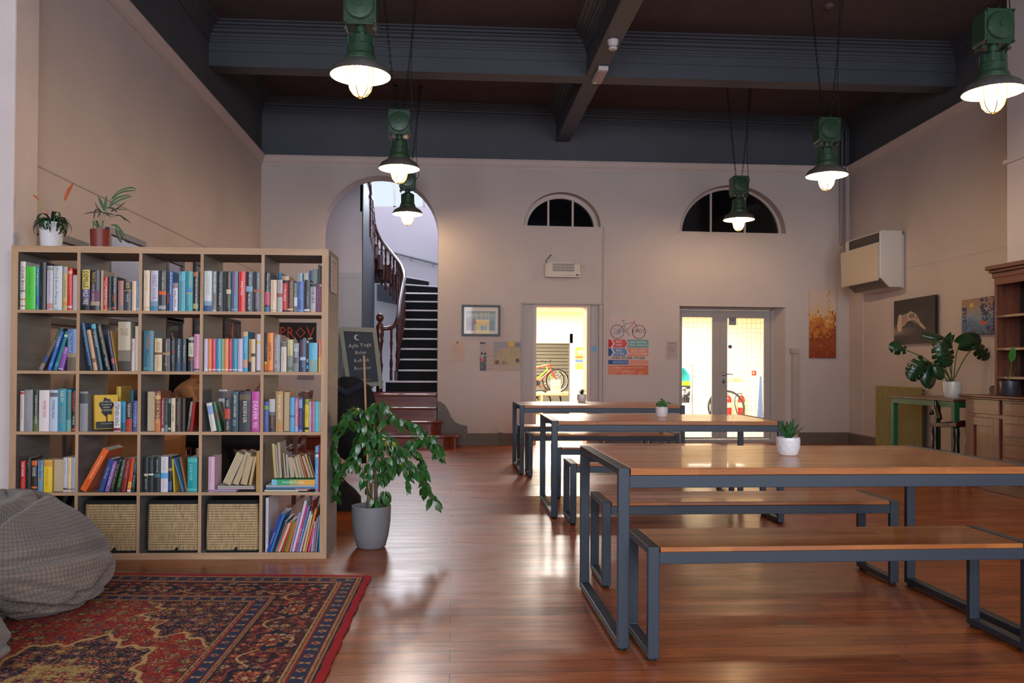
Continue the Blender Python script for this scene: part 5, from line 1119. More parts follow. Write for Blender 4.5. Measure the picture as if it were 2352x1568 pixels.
bk(*a,1364,1460,333,'332e3c','dark plum thriller with a small flame emblem',[('JACK HENDERSON',.58,.96,.6,'e8e0c0',.28),('MAXIMUM IMPACT',.06,.48,.5,'c8b8b4',.4)],bands=[(.49,.56,'a8643c')])
a=('C',0,4)
bk(*a,144,207,342,'20242a','black paperback with a pink band',[('Michael Connelly',.5,.97,.5,'e8e8ea',.5),('The Reversal',.18,.46,.5,'5c2434',.3)],bands=[(.17,.5,'dc6880'),(.0,.13,'4c7894')])
bk(*a,212,287,430,'e2c4a2','cream peach book with red print',[('Somewhere in Spring',.4,.92,.5,'c87868',.22)],bands=[(.04,.06,'a88060')])
bk(*a,293,357,430,'b8b0b0','light grey book with a rose dot',[('WINTER SONG',.62,.94,.5,'908888',.4),('poems',.2,.45,.5,'d0c4c4',.4)],bands=[(.46,.58,'a05c5c')])
bk(*a,360,411,432,'d83a28','vermilion paperback with white script',[('The Island',.35,.72,.5,'f8ecd8',.42)],bands=[(.90,.99,'241a1a'),(.0,.06,'3c1a18')])
bk(*a,413,489,432,'5c1f1c','maroon and gold gothic novel',[('THE GARGOYLE',.18,.94,.62,'c8a060',.3)],bands=[(.05,.11,'d8b070')])
bk(*a,492,536,464,'6c746c','narrow sage grey paperback',[('BITTER SEED',.5,.96,.5,'c4c480',.4)],bands=[(.2,.5,'d8dcd8')])
bk(*a,538,612,452,'4464a8','royal blue spine with pale lettering',[('PERSONAL',.4,.9,.5,'8ca8d8',.42)],bands=[(.03,.07,'8c9cc8')])
bk(*a,615,688,430,'23262a','black paperback with round silver bird badge',[('MOCKINGJAY',.2,.62,.6,'c8ccce',.22)],bands=[(.03,.09,'d8d8d8')])
mb=MB()
bk(*a,692,758,464,'b4aeae','grey and black music book',[('SOUND CHECK',.3,.84,.5,'2a2a2c',.55)],bands=[(.86,.98,'3a3a3c'),(.0,.05,'d8a878')])
bk(*a,761,797,477,'6c3460','slim purple paperback',[('Evening Tide',.3,.8,.5,'d8b8c8',.3)])
bk(*a,799,827,477,'7c2c30','slim brick maroon paperback at the outer side',[('Evening Star',.3,.8,.5,'e0b8a8',.3)],bands=[(.9,.98,'c8a0a0')])
for u0,u1,v,cc,lk in ((300,345,345,'2c6c98','blue book standing in the rear rank'),(346,440,385,'c8a474','tan book standing in the rear rank'),(548,600,350,'9cb0bc','pale blue book standing in the rear rank'),(612,672,350,'c8c0b4','ivory book standing in the rear rank'),(676,705,318,'4a5c8c','navy book with red edge in the rear rank'),(708,778,300,'8c9490','grey card folder standing in the rear rank'),(782,806,250,'4c5c50','tall green book standing in the rear rank')):
    X,Y,s=ZO['C']; x0=SP(X+u0/s,650,.2)[0]; x1=SP(X+u1/s,650,.2)[0]; zt=SP(X+u0/s,Y+v/s,.2)[1]; book(0,4,x0,x1,0,zt,cc,lk,inset=.205,depth=.15)
# row 2
a=('A',1,0)
bk(*a,334,392,992,'5c5448','leaning taupe and navy book, longest of its cube',[('ANTARCTICA',.35,.7,.5,'9c9280',.4)],ut=601,bands=[(.18,.34,'3c5078'),(.0,.15,'8c7c74'),(.86,.99,'1c5c50')])
bk(*a,446,492,1042,'3a70c0','leaning bright blue paperback',[('LOST?',.6,.85,.5,'e0e8f4',.6)],ut=606,bands=[(.1,.18,'5c90d4')])
bk(*a,519,566,1045,'1d7c80','leaning teal paperback',[('The Sea House',.3,.7,.5,'3ca0a0',.3)],ut=668,bands=[(.86,.92,'c8d8b0'),(.1,.2,'409ca4')])
bk(*a,574,640,1228,'8c50a8','leaning violet paperback',[('Amy',.7,.96,.5,'e8d0f0',.6)],ut=652,bands=[(.03,.07,'d8c0e0')])
bk(*a,694,818,1020,'5c7ca8','upright travel hardback, sky above a stony foot',[('The Seabird',.45,.9,.3,'b8c8e0',.3)],bands=[(.0,.32,'6a5c48'),(.32,.42,'9c8468')])
a=('A',1,1)
bk(*a,955,1002,945,'1c5078','leaning deep blue nature book',[('frozen planet',.4,.92,.5,'88b8d4',.5)],ut=856,bands=[(.0,.1,'16283c')],depth=.22)
bk(*a,1010,1062,1027,'c8966c','leaning sandstone coloured book',[('Stories of Stone',.45,.9,.5,'7ca0b8',.35)],ut=922,bands=[(.2,.3,'8c6040')])
bk(*a,1070,1128,955,'1c4450','leaning petrol blue book with white title',[('GUERNICA',.5,.85,.5,'c8d0d0',.45)],ut=975,bands=[(.9,.99,'5cb0c0')])
bk(*a,1158,1218,962,'181a18','leaning black history book',[('DARKNESS OVER TUSCANY',.35,.95,.5,'d8b898',.35),('Tim Parks',.08,.28,.5,'e0e0dc',.35)],ut=1040)
bk(*a,1240,1282,1035,'28284c','leaning indigo paperback',[('Consequences',.4,.85,.5,'9c90c4',.35)],ut=1160,bands=[(.18,.3,'c05878')])
bk(*a,1284,1300,1040,'c8983c','leaning very thin ochre booklet',ut=1206)
bk(*a,1302,1460,932,'b8a88c','wide sepia war hardback with dark battlefield foot',[('21 DAYS',.72,.86,.5,'8c6a40',.6)],bands=[(.0,.2,'3a3228'),(.2,.42,'7c705c'),(.0,.02,'b83824')],depth=.2)
bk(*a,1466,1506,1137,'d8c4bc','short white paperback with red print',[('DEMAISON',.6,.92,.5,'b85048',.4)])
bk(*a,1508,1554,987,'c8bca8','tall slim ivory hardback')
a=('B',1,2)
bk(*a,42,170,1042,'2f6c7c','very fat teal historical novel',[('Tombland',.55,.92,.5,'b07860',.55),('C J SANSOM',.12,.42,.45,'8cb4b8',.22)],bands=[(.04,.09,'5c9098')],depth=.17)
bk(*a,174,267,1132,'d4bc90','parchment coloured paperback with round crest',[('DISSOLUTION',.62,.88,.5,'a87c40',.4),('C. J. SANSOM',.12,.42,.5,'8c6c40',.25)],bands=[(.50,.57,'7c4c2c')])
bk(*a,270,366,1135,'3c2e2c','dark brown Tudor novel with silver title',[('C.J.SANSOM',.6,.95,.5,'d8d0c8',.28),('Sovereign',.15,.5,.5,'c8b8a0',.45)],bands=[(.50,.57,'a88c60')])
bk(*a,371,423,1135,'1b1c20','slim black paperback with a red stroke',[('Lab Dead',.66,.93,.5,'b8b8bc',.3),('in Apple Down',.25,.52,.5,'d8d8d8',.4)],bands=[(.56,.62,'a02828')])
bk(*a,426,492,1137,'22303e','black to navy paperback, first of a matching pair',[('Fifty Shades',.42,.8,.6,'e0e4e8',.4)],bands=[(.0,.25,'2c465c')])
bk(*a,494,558,1137,'222e3a','black to navy paperback, second of a matching pair',[('Fifty Shades',.42,.8,.6,'d0d4d8',.4)],bands=[(.0,.25,'2a4054')])
bk(*a,581,648,1112,'262826','black and cream banded paperback',[('LIFE',.5,.7,.5,'5c9c98',.5)],bands=[(.42,.82,'c8c4a0'),(.9,.98,'b8b898'),(.3,.38,'8c4c34')])
bk(*a,650,720,1082,'d88cac','rose pink paperback',[('Beneath the Roses',.4,.94,.5,'8c5c74',.32)],bands=[(.03,.07,'5c3c50')])
a=('B',1,3)
ser=[(770,818,'cfc0d4','pale lilac thin series book beside the divider'),(820,864,'f08848','orange series book after the pale lilac one'),(866,917,'d03c5c','raspberry series book before the wide blue one'),(919,980,'2c98b4','wide blue series book before the sage one'),(982,1014,'a8b47c','sage green series book'),(1016,1066,'f09050','orange series book after the sage one'),(1068,1113,'c83858','raspberry series book after the second orange one'),(1115,1175,'1c94ac','wide blue series book before the last lilac one'),(1178,1238,'c4b8d0','wide lilac series book closing the series')]
for u0,u1,cc,lk in ser: bk(*a,u0,u1,1137,cc,lk,[('Short stories',.35,.9,.5,'f0e4e0',.14)],bands=[(.04,.07,'f0ece8')])
bk(*a,1241,1300,1052,'40a0c4','taller sky blue book with peach patches',[('KITTERIDGE',.46,.84,.5,'a8e0f0',.4)],bands=[(.1,.3,'d8a07c'),(.88,.99,'d8b484')])
bk(*a,1309,1338,1142,'c8943c','yellow and black thin book',[('CRITIQUE',.4,.9,.5,'2c2420',.5)],bands=[(.0,.3,'2e2a4c')])
bk(*a,1340,1388,1142,'e4ccac','cream spine with small dark motif',None,bands=[(.46,.56,'4c4440')])
bk(*a,1403,1456,1082,'d8ccd4','white and pink spine beside the divider',None,bands=[(.74,.82,'e8c470'),(.0,.03,'3c3430')])
a=('C',1,4)
bk(*a,138,172,1067,'1e1a1c','black book with a flame foot',[('PETER F.',.4,.7,.6,'d88040',.3)],bands=[(.02,.2,'d87830'),(.2,.26,'e8b860')])
bk(*a,174,248,1067,'f0821e','bright orange science fiction hardback',[('HAMILTON',.3,.74,.45,'3c2420',.5)],bands=[(.0,.04,'c05c14')])
bk(*a,253,331,1090,'8c8a88','silver grey hardback',[('SNOW HUNTERS',.3,.9,.45,'c8c8c6',.5)],bands=[(.1,.2,'a8a8a4')])
bk(*a,338,405,1177,'d8ccbc','ivory paperback with a grey top',[('Peculiar Mood',.3,.7,.5,'a89c8c',.25)],bands=[(.84,.99,'6c6c6c')])
bk(*a,416,483,1147,'d0c48c','pale yellow and green paperback',[('PURPLE HILLS',.35,.7,.4,'8c8450',.3)],bands=[(.0,.5,'8a9488'),(.05,.16,'c8ccbc')])
bk(*a,486,556,1187,'5c5e5e','black and white photograph spine',[('SANDIE',.5,.8,.5,'f0f0f0',.6)],bands=[(.7,.98,'a8a8a8'),(.0,.3,'8c8c8a')])
bk(*a,565,638,1150,'23395e','navy paperback with red lettering',[('PEGASUS',.5,.94,.5,'b84a4c',.5),('DAHL',.14,.34,.5,'8ca0c0',.3)],bands=[(.36,.46,'b8c4d4')])
bk(*a,640,673,1152,'1c2c44','slim midnight blue paperback',None,bands=[(.1,.2,'4ca0cc'),(.3,.4,'8c9ca0'),(.9,.97,'a0b0c0')])
bk(*a,675,780,1187,'58b0cc','wide pale turquoise paperback',[('ELIZABETH HAY',.3,.85,.5,'90ccd8',.3)],bands=[(.0,.42,'88a8a0')])
bk(*a,789,824,1150,'e8ac44','orange over yellow slim paperback',[('SOCKET BUCKET',.5,.92,.5,'f4ead8',.4)],bands=[(.48,.99,'e86c3c')])
# row 3
a=('D',2,0)
bk(*a,126,176,252,'d8c8bc','slim white book with red dot',[('One life and back again',.3,.88,.5,'c05850',.3)],bands=[(.92,.98,'c03c34')])
bk(*a,178,281,237,'8f8e90','broad grey hardback',[('WATER MARGIN',.3,.94,.5,'b8b8ba',.35)],depth=.2)
bk(*a,284,349,239,'24301e','black to moss green hardback',[('CLARISSA DICKSON WRIGHT',.18,.88,.6,'f0f0ea',.32)],bands=[(.0,.3,'5c6c38'),(.3,.4,'3c4c28')],depth=.2)
bk(*a,352,480,241,'e8dcd8','wide white diary hardback with crimson lettering',[('MICHAEL PALIN',.34,.74,.6,'d0244c',.24),('Travelling to Work',.34,.7,.38,'c8a8a8',.1)],bands=[],depth=.2)
bk(*a,483,582,241,'bccad8','pale blue diary hardback with blue lettering',[('MICHAEL PALIN',.32,.75,.5,'2860b0',.28),('Halfway to Hollywood',.34,.7,.3,'98a8bc',.1)],bands=[(.84,.94,'6c6068')],depth=.2)
bk(*a,584,682,224,'3c94a8','aqua hardback with orange subtitle',[('EARTH',.7,.95,.5,'e0e4b8',.42),('A POCKET GUIDE',.2,.58,.5,'d89850',.26)],depth=.2)
bk(*a,684,742,234,'3c7c7c','green blue patterned paperback',[('Unforgettable Journeys',.3,.94,.6,'c8c468',.35)],bands=[(.0,.28,'6cac9c'),(.94,.99,'3c94b0')],depth=.2)
bk(*a,744,806,242,'20201f','black book with chunky red letters',[('GILLIAM',.5,.96,.5,'d83c4c',.62),('Cat Spray',.16,.38,.5,'f0f0ec',.5)],bands=[(.02,.07,'d83830')],depth=.2)
a=('D',2,1)
bk(*a,842,944,257,'8f8d90','broad grey hardback with a black and white portrait',[('MY LIFE',.6,.68,.5,'b8b8b8',.5)],bands=[(.7,.95,'4a4a4c')],depth=.2)
bk(*a,1252,1337,380,'e4dcd8','white horror paperback with black capitals',[('STEPHEN KING',.2,.97,.5,'1c1a1c',.62)],bands=[(.02,.12,'8c2434')])
bk(*a,1340,1397,380,'1484a4','bright turquoise paperback beside the white one',None,bands=[(.0,.3,'1c5c74'),(.85,.99,'2c9cb8')])
bk(*a,1399,1474,383,'3c2420','brown and flame red legal thriller',[('GRISHAM',.5,.95,.5,'e8dcd0',.42)],bands=[(.0,.42,'b83420'),(.1,.16,'e09858')])
bk(*a,1477,1550,368,'3c4c84','denim blue paperback',[('A FORT OF NINE',.15,.92,.5,'a8b4d4',.4)],bands=[(.3,.6,'5468a0')])
o=book(2,1,SP(211,978)[0],SP(217,978)[0]+.028,-.028,cz0[2]+.202,'e0b020','face-out yellow novel with a black tree design',depth=.125,rz=-1.0,inset=.03); o.location=SM@Vector((SP(214,978)[0]+.0,.02,cz0[2]+.012)); o.rotation_euler=(0,-.13,SR-.95)
hw_=max(v.co.x for v in o.data.vertices)
mb=MB(); pts=[(.062+.036*math.cos(q)*(1+.18*math.sin(5*q)),.128+.052*math.sin(q)*(1+.12*math.cos(7*q))) for q in np.linspace(0,2*math.pi,40)[:-1]]
mb.prism(pts,lambda a_,b_,d:(d,a_,b_),hw_,hw_+.0006); mb.box(hw_,.058,.03,hw_+.0006,.066,.09); mb.box(hw_,.002,.002,hw_+.0006,.123,.042); mb.build('cover_art',mat('161412',.5),o,world=False)
ro=Matrix(((0,0,1),(1,0,0),(0,1,0)))
for s_,z_,sz in (('WE ARE ALL',.158,.012),('Completely',.142,.013),('BESIDE',.125,.012),('OURSELVES',.108,.012),('Karen Joy Fowler',.03,.009)): text(s_,sz,mat('d8d0c0',.5),o,(hw_+.001,.062,z_),ro,name='cover_title')
bk('D',2,1,1120,1180,206,'c8a028','tilted mustard hardback in the rear rank',depth=.16,inset=.2); bk('D',2,1,1292,1345,250,'2c5c60','dark teal hardback in the rear rank',depth=.16,inset=.19); bk('D',2,1,1398,1500,310,'8c8e8a','grey paperback in the rear rank',depth=.15,inset=.2)
a=('E',2,2)
bk(*a,130,232,255,'2c3a5c','navy book turned round with its page edges out',rev=True,depth=.17,inset=.02)
bk(*a,234,303,252,'8c4420','rust and orange fantasy book',[('MIRROR MERE',.2,.95,.5,'e8c890',.5)],bands=[(.0,.3,'d07838'),(.8,.9,'d8a060')],depth=.17)
bk(*a,308,348,332,'9c3c44','rose red paperback with white script',[('Robert Harris',.2,.9,.5,'ecd8d8',.45)],bands=[(.0,.1,'d8b8b0')])
bk(*a,350,390,335,'2c4c48','slim dark teal paperback',[('DOPPLER',.3,.9,.5,'7cb4a4',.3)],bands=[(.0,.2,'60948c')])
bk(*a,392,424,337,'1c2426','slim black green paperback',None,bands=[(.85,.98,'8a8c88'),(.05,.12,'c0c4c0')])
bk(*a,427,478,337,'e4ccaa','cream paperback with black capitals',[('GALWAY MAN',.3,.8,.5,'3c2c24',.45)])
bk(*a,481,544,337,'3c2820','dark chocolate leather look book',[('The Road Well House',.2,.9,.5,'b09878',.35)],depth=.15)
bk(*a,546,600,337,'2a1712','plain oxblood black book')
bk(*a,612,640,378,'9c9490','leaning thin speckled paperback',ut=658,bands=[(.0,.5,'5c6c54'),(.0,.1,'b84040')])
bk(*a,650,682,382,'a82018','leaning thin red paperback',ut=688)
a=('E',2,3)
bk(*a,912,982,387,'d8d4c4','front leaning ivory paperback with a blue figure',[('the wild heart',.2,.6,.5,'8cb4c4',.3)],ut=851,bands=[(.6,.9,'8ca4d0')],depth=.12,inset=.006)
bk(*a,990,1042,385,'1c5c3c','front leaning green paperback',ut=920,bands=[(.4,.7,'5c4838')],depth=.12,inset=.006)
bk(*a,913,1025,242,'bcb6b4','pale grey cat book standing behind the leaning pair',None,bands=[(.78,.96,'504848')],depth=.16,inset=.15)
bk(*a,1068,1142,337,'34302e','charcoal and red paperback',[('DESIRE',.75,.94,.5,'c8c4c0',.4),('Cars in Winter',.05,.3,.6,'e0d8d0',.4)],bands=[(.38,.68,'c04830')])
bk(*a,1144,1240,257,'24404c','deep sea blue thriller hardback',[('JEFFERY DEAVER',.36,.92,.5,'ece0c4',.4),('XO',.14,.3,.5,'c4ccd0',.4)],bands=[(.93,.99,'3c5c68')],depth=.17)
bk(*a,1246,1390,260,'34323a','fat charcoal fantasy hardback',[('BRISINGR',.22,.76,.5,'e8dcb0',.32)],bands=[(.8,.93,'6c5c44')],depth=.19)
bk(*a,1393,1494,256,'c84c9c','wide magenta thriller hardback',[('DEAVER',.3,.76,.5,'f8e8f4',.55),('THE KILL',.1,.24,.5,'f4dcec',.5)],bands=[(.0,.06,'b84090')],depth=.17)
a=('F',2,4)
bk(*a,238,297,378,'50589c','periwinkle paperback with green badge',[('CHICKENFEED',.2,.7,.5,'8c94c8',.3)],bands=[(.74,.86,'7ca848')])
bk(*a,299,374,342,'2a2826','black and white winter thriller',[('KERNICK',.1,.5,.5,'c87850',.4)],bands=[(.6,.99,'c0c0be'),(.5,.6,'6c6c6c')],depth=.14)
bk(*a,378,470,254,'b8945c','antique gold blockbuster hardback',[('DAN BROWN',.32,.9,.5,'f4ead4',.42)],bands=[(.05,.2,'c88c4c')],depth=.17)
bk(*a,473,545,260,'c8803c','hardback turned round with cream page edges out',rev=True,depth=.17,inset=.02)
bk(*a,550,608,327,'58a8d4','sky blue light paperback',[('A Family Christmas',.1,.95,.5,'c0e0f0',.2)],bands=[(.42,.48,'3c6c8c')])
bk(*a,610,650,334,'d87c94','pink and white paperback',[('Miss Match',.2,.9,.5,'f4e4e4',.4)],bands=[(.0,.16,'a8b8dc'),(.9,.98,'c8788c')])
bk(*a,652,702,334,'3c3c74','indigo and coral paperback',[('CRUSADER',.2,.62,.5,'c07080',.35)],bands=[(.7,.96,'8ca0c8'),(.0,.06,'7c84b0')])
bk(*a,704,728,336,'18223c','slim midnight paperback',[('night music',.2,.8,.5,'6c8cac',.4)])
bk(*a,730,778,352,'e8c820','canary yellow paperback',[('ACCUSED',.4,.6,.5,'3c3c28',.3)],bands=[(.84,.98,'90a040'),(.06,.14,'302c20')])
for u0,u1,cc,lk in ((781,801,'c4d0d4','very slim ice white book'),(803,825,'d85c8c','very slim hot pink book'),(827,849,'b898c4','very slim mauve book'),(851,897,'5cc0c4','slim aquamarine book'),(899,921,'c8b8a8','very slim ivory book at the outer side')): bk(*a,u0,u1,376,cc,lk,[('magic tales',.3,.8,.5,'f0e8f0',.25)])
# row 4
a=('D',3,0)
bk(*a,131,191,1090,'c8201c','red paperback with bold white name',[('ROBERT BARNARD',.5,.95,.5,'f4e8e4',.45),('STARLIGHT',.14,.42,.5,'e09850',.3)],bands=[(.03,.1,'f0dcd8')])
bk(*a,193,260,1052,'17181c','tall black paperback',[('A Night Out',.7,.92,.5,'a08c40',.35),('Justin Scott',.35,.55,.5,'807040',.3)],bands=[(.02,.06,'a83830')])
bk(*a,262,333,1085,'1c1a18','black thriller with orange and white blocks',[('STUART MACBRIDE',.5,.8,.5,'e0dcd8',.6)],bands=[(.84,.99,'d8642c'),(.12,.18,'e06a28'),(.24,.48,'2c2218')])
bk(*a,338,405,1087,'6c94ac','dusty blue paperback with ink script',[('Elmer Gantry',.4,.95,.5,'2c3c58',.45)],bands=[(.38,.44,'a09488')])
bk(*a,408,516,1082,'ecc428','wide yellow book with smiling faces',[('Perfect days',.2,.7,.4,'a88414',.2)],bands=[(.8,.97,'d8983c')])
bk(*a,519,642,1072,'b89468','thick book turned round with tan page edges out',rev=True,depth=.15,inset=.02)
bk(*a,646,694,1050,'c8c0c8','pearl grey paperback of a trio',[('LADY OF LAMBETH',.5,.9,.5,'8c8898',.25)],bands=[(.07,.12,'404050')])
bk(*a,696,744,1050,'e8c498','peach paperback of a trio',[('LADY OF SURREY',.5,.9,.5,'c89058',.25)],bands=[(.07,.1,'806040')])
bk(*a,746,800,1050,'a8b4bc','pale steel paperback of a trio',[('LADY OF THE FENS',.4,.9,.5,'78a0b8',.25)],bands=[(.07,.1,'4080a0')])
a=('D',3,1)
bk(*a,820,912,935,'e8641c','big leaning orange and red annual',[('THE BUMPER BOOK OF JOKES',.3,.84,.5,'f4e0d0',.3),('Igloo Press',.12,.26,.5,'a03418',.3)],ut=1120,depth=.22)
bk(*a,1060,1122,1060,'2c4888','leaning cobalt paperback',[('The Wolf',.4,.75,.5,'a0b4d8',.45)],ut=1190)
bk(*a,1136,1190,1092,'8c64a0','leaning heather paperback',[('WATER OF THE WIND',.2,.9,.5,'e0d0e8',.4)],ut=1243)
bk(*a,1192,1245,1082,'22221f','leaning black book with gold letters',[('THE CLAIR LEGACY',.1,.9,.5,'b0a070',.4)],ut=1290)
bk(*a,1265,1328,1058,'1c2a1e','leaning black thriller with lime title',[('PATTERSON',.5,.95,.5,'c8ccc8',.4),('DOUBLE CROSS',.14,.5,.5,'78c83c',.5)],ut=1352)
bk(*a,1334,1392,1055,'8c2220','leaning dark red paperback',[('AFTER SUNSET',.4,.9,.5,'d08878',.4)],ut=1403)
bk(*a,1403,1452,1055,'d84c1c','leaning flame orange paperback',ut=1462,bands=[(.1,.3,'e8a83c'),(.0,.07,'e8d8d0')])
bk(*a,1456,1500,1062,'102c34','leaning dark teal crime paperback',[('CONNELLY',.6,.96,.5,'40a8a8',.5),('The Reversal',.15,.5,.5,'c8d0d0',.35)],ut=1500)
a=('E',3,2)
bk(*a,98,154,1050,'1e2822','first black green saga volume',[('JEAN AUEL',.08,.38,.5,'c8ccc4',.35)],bands=[(.46,.53,'c0b490')])
bk(*a,156,218,1047,'252a2c','second charcoal saga volume',[('JEAN AUEL',.6,.9,.5,'6c7474',.35)],bands=[(.48,.53,'d8d8cc')],depth=.14)
bk(*a,220,300,1045,'1c2424','third black saga volume with a green glow',[('JEAN AUEL',.55,.92,.5,'d8dcd8',.25)],bands=[(.42,.52,'3c6c64')],depth=.15)
bk(*a,302,393,1040,'dcd4d8','white hardback with a light blue label',[('TANITH CAREY',.6,.94,.5,'b0a8b4',.3),('SUNTRAP',.1,.35,.5,'c0b8c0',.3)],bands=[(.38,.54,'58a8d8')],depth=.16)
bk(*a,395,440,1042,'1a2430','black paperback with blue planet foot',None,bands=[(.05,.3,'2c5c94'),(.6,.68,'a08c50')],depth=.14)
bk(*a,455,476,1067,'e0b830','leaning thin yellow paperback',ut=434,depth=.13)
bk(*a,562,577,1062,'5ca0d0','leaning thin light blue paperback',ut=450,depth=.13)
bk(*a,598,620,1050,'b06c34','leaning worn brown paperback',ut=520,depth=.14,inset=.02)
bk(*a,623,745,1047,'189c9c','fat turquoise thriller hardback',[('DEAVER',.32,.8,.35,'9ce0d4',.28)],bands=[(.04,.1,'58b8b8'),(.86,.96,'50b4b0')],depth=.16)
a=('E',3,3)
bk(*a,874,952,1042,'d8b0c4','pale pink book standing alone',[('Soft Hearts',.3,.9,.35,'b888a0',.2)],bands=[(.02,.06,'a06c84')],depth=.14)
a=('F',3,4)
bk(*a,857,898,912,'5ca4d4','tall light blue sticker annual',[('Sticker Dressing',.2,.5,.5,'e8f0f4',.5)],bands=[(.76,.84,'d8dce4'),(.82,.86,'2c3c5c'),(.03,.06,'d04858')],depth=.24,inset=.002)
bk(*a,900,922,905,'c82c20','tall thin red annual',depth=.24)
# page-out leaning paperbacks with worn edges
def lean(Z,r,c,u0,u1,ut,v,col,look,zadd,d=.13,inset=.01):
    X,Y,s=ZO[Z]; zb=cz0[r]+zadd
    yb=[yy for yy in range(500,1400) if abs(SP(X+u0/s,yy)[1]-zb)<.0016][0]
    x0=SP(X+u0/s,yb)[0]; x1=SP(X+u1/s,yb)[0]; zt=SP(X+ut/s,Y+v/s)[1]; xt=SP(X+ut/s,Y+v/s)[0]-x0
    return book(r,c,x0,x1,xt,zt,col,look,rev=True,depth=d,inset=inset,zb=zb)
lean('E',3,3,1026,1130,1216,985,'e0dcd8','thick leaning book turned page edges out, whitest of its cube',.036)
lean('E',3,3,1152,1228,1322,980,'c8b088','second leaning book turned page edges out, with blue underside',.036)
lean('E',3,3,1248,1340,1335,1022,'8c4c20','leaning brown covered book turned page edges out',.036)
lean('E',3,3,1352,1392,1420,1035,'a87c44','leaning thin tan book turned page edges out',.036)
bk('E',3,3,1450,1500,972,'b8904c','upright tan book pressed against the divider',depth=.14)
for k,(u0,u1,ut,v,cc) in enumerate(((352,388,322,885,'c8ac4c'),(392,410,362,900,'b8b0a8'),(414,450,385,870,'8a8c88'),(466,474,430,985,'a88c60'),(480,500,453,1000,'c0a880'),(505,535,486,1015,'7c94a8'),(548,602,514,1045,'b8a888'),(615,650,556,1060,'c4b498'),(655,690,592,1040,'b4a488'),(694,720,622,1020,'a89878'),(724,742,652,1025,'b0583c'),(748,760,668,1045,'a83428'),(766,800,680,1030,'b48c60'),(804,832,714,1010,'a07c54'),(836,852,762,1035,'8c5c40'))):
    lk=['mustard edged','silver grey','tall grey spined','slim fawn','slim cream','blue grey spined','thick buff','pale straw','wheat coloured','dun','brick red covered','thin scarlet','thick russet edged','umber edged','chestnut'][k]
    lean('F',3,4,u0,u1,ut,v,cc,f'{lk} leaning book, page edges out',.078,d=.12 if k>2 else .17,inset=.03)
# flat stacks
def flat(r,c,xa,xb,z0,th,col,look,d=.2,rz=0,inset=.01,title=None,tc='f0f0f0',bands=(),tilt=0):
    mb=MB(); L_=xb-xa; tk=min(.002,th*.3); mb.box(0,0,0,L_,d,tk); mb.box(0,0,th-tk,L_,d,th); mb.box(0,0,tk,L_,.002,th-tk); o=mb.build('book',mat(col,.4,coat=.2))
    pb=MB(); pb.box(.001,.003,tk,L_-.001,d-.002,th-tk); pb.build('pages',paperm,o,world=False)
    for f0,f1,bc in bands: b_=MB(); b_.box(L_*f0,-.0006,0.0003,L_*f1,0,th-.0003); b_.build('spine_band',mat(bc,.5),o,world=False)
    if title: text(title,.01,mat(tc,.5),o,(L_*.5,-.0012,th/2),(math.radians(90),0,0),name='spine_title',fit=(L_*.5,th*.55))
    o.location=SM@Vector((xa,inset,cz0[r]+z0)); o.rotation_euler=(0,tilt,SR+rz); tag(o,f'{look}, {rowN[r]}, {colN[c]}','book',f'books lying in the {rowN[r]} {colN[c]}'); return o
def sx_(Z,u,v=1400): X,Y,s=ZO[Z]; return SP(X+u/s,Y+v/s)[0]
flat(3,3,sx_('E',930),sx_('E',1210),.001,.013,'a888ac','lilac floral magazine lying flat at the bottom',d=.22)
flat(3,3,sx_('E',985),sx_('E',1430),.016,.008,'c0a8a8','rose paperback lying flat in the middle of the pile',d=.2,rz=.0)
flat(3,3,sx_('E',985),sx_('E',1420),.026,.009,'b4b0a4','grey magazine lying flat on top of the pile',d=.2,rz=-.0)
flat(3,4,sx_('F',245),sx_('F',650),.001,.005,'d8c888','yellow edged magazine at the very bottom of the pile',d=.22)
flat(3,4,sx_('F',242),sx_('F',760),.0065,.005,'c8d4dc','pale blue thin magazine in the pile',d=.22)
flat(3,4,sx_('F',270),sx_('F',846),.012,.007,'1c2c3c','dark picture book lying in the pile',d=.23,bands=[(.6,.9,'c86c4c')])
flat(3,4,sx_('F',262),sx_('F',850),.0195,.009,'4c7ca4','blue picture book lying in the pile',d=.23)
flat(3,4,sx_('F',332),sx_('F',852),.040,.033,'2ca468','thick green and yellow storybook lying on top of the pile',d=.19,title='Storytime Treasury',bands=[(.0,.12,'7cc0dc'),(.42,.62,'a0b058'),(.62,1,'e8a83c')],inset=.004)
flat(3,4,sx_('F',258),sx_('F',850),.0295,.009,'b8b4ae','white curled magazine under the green storybook',d=.21)
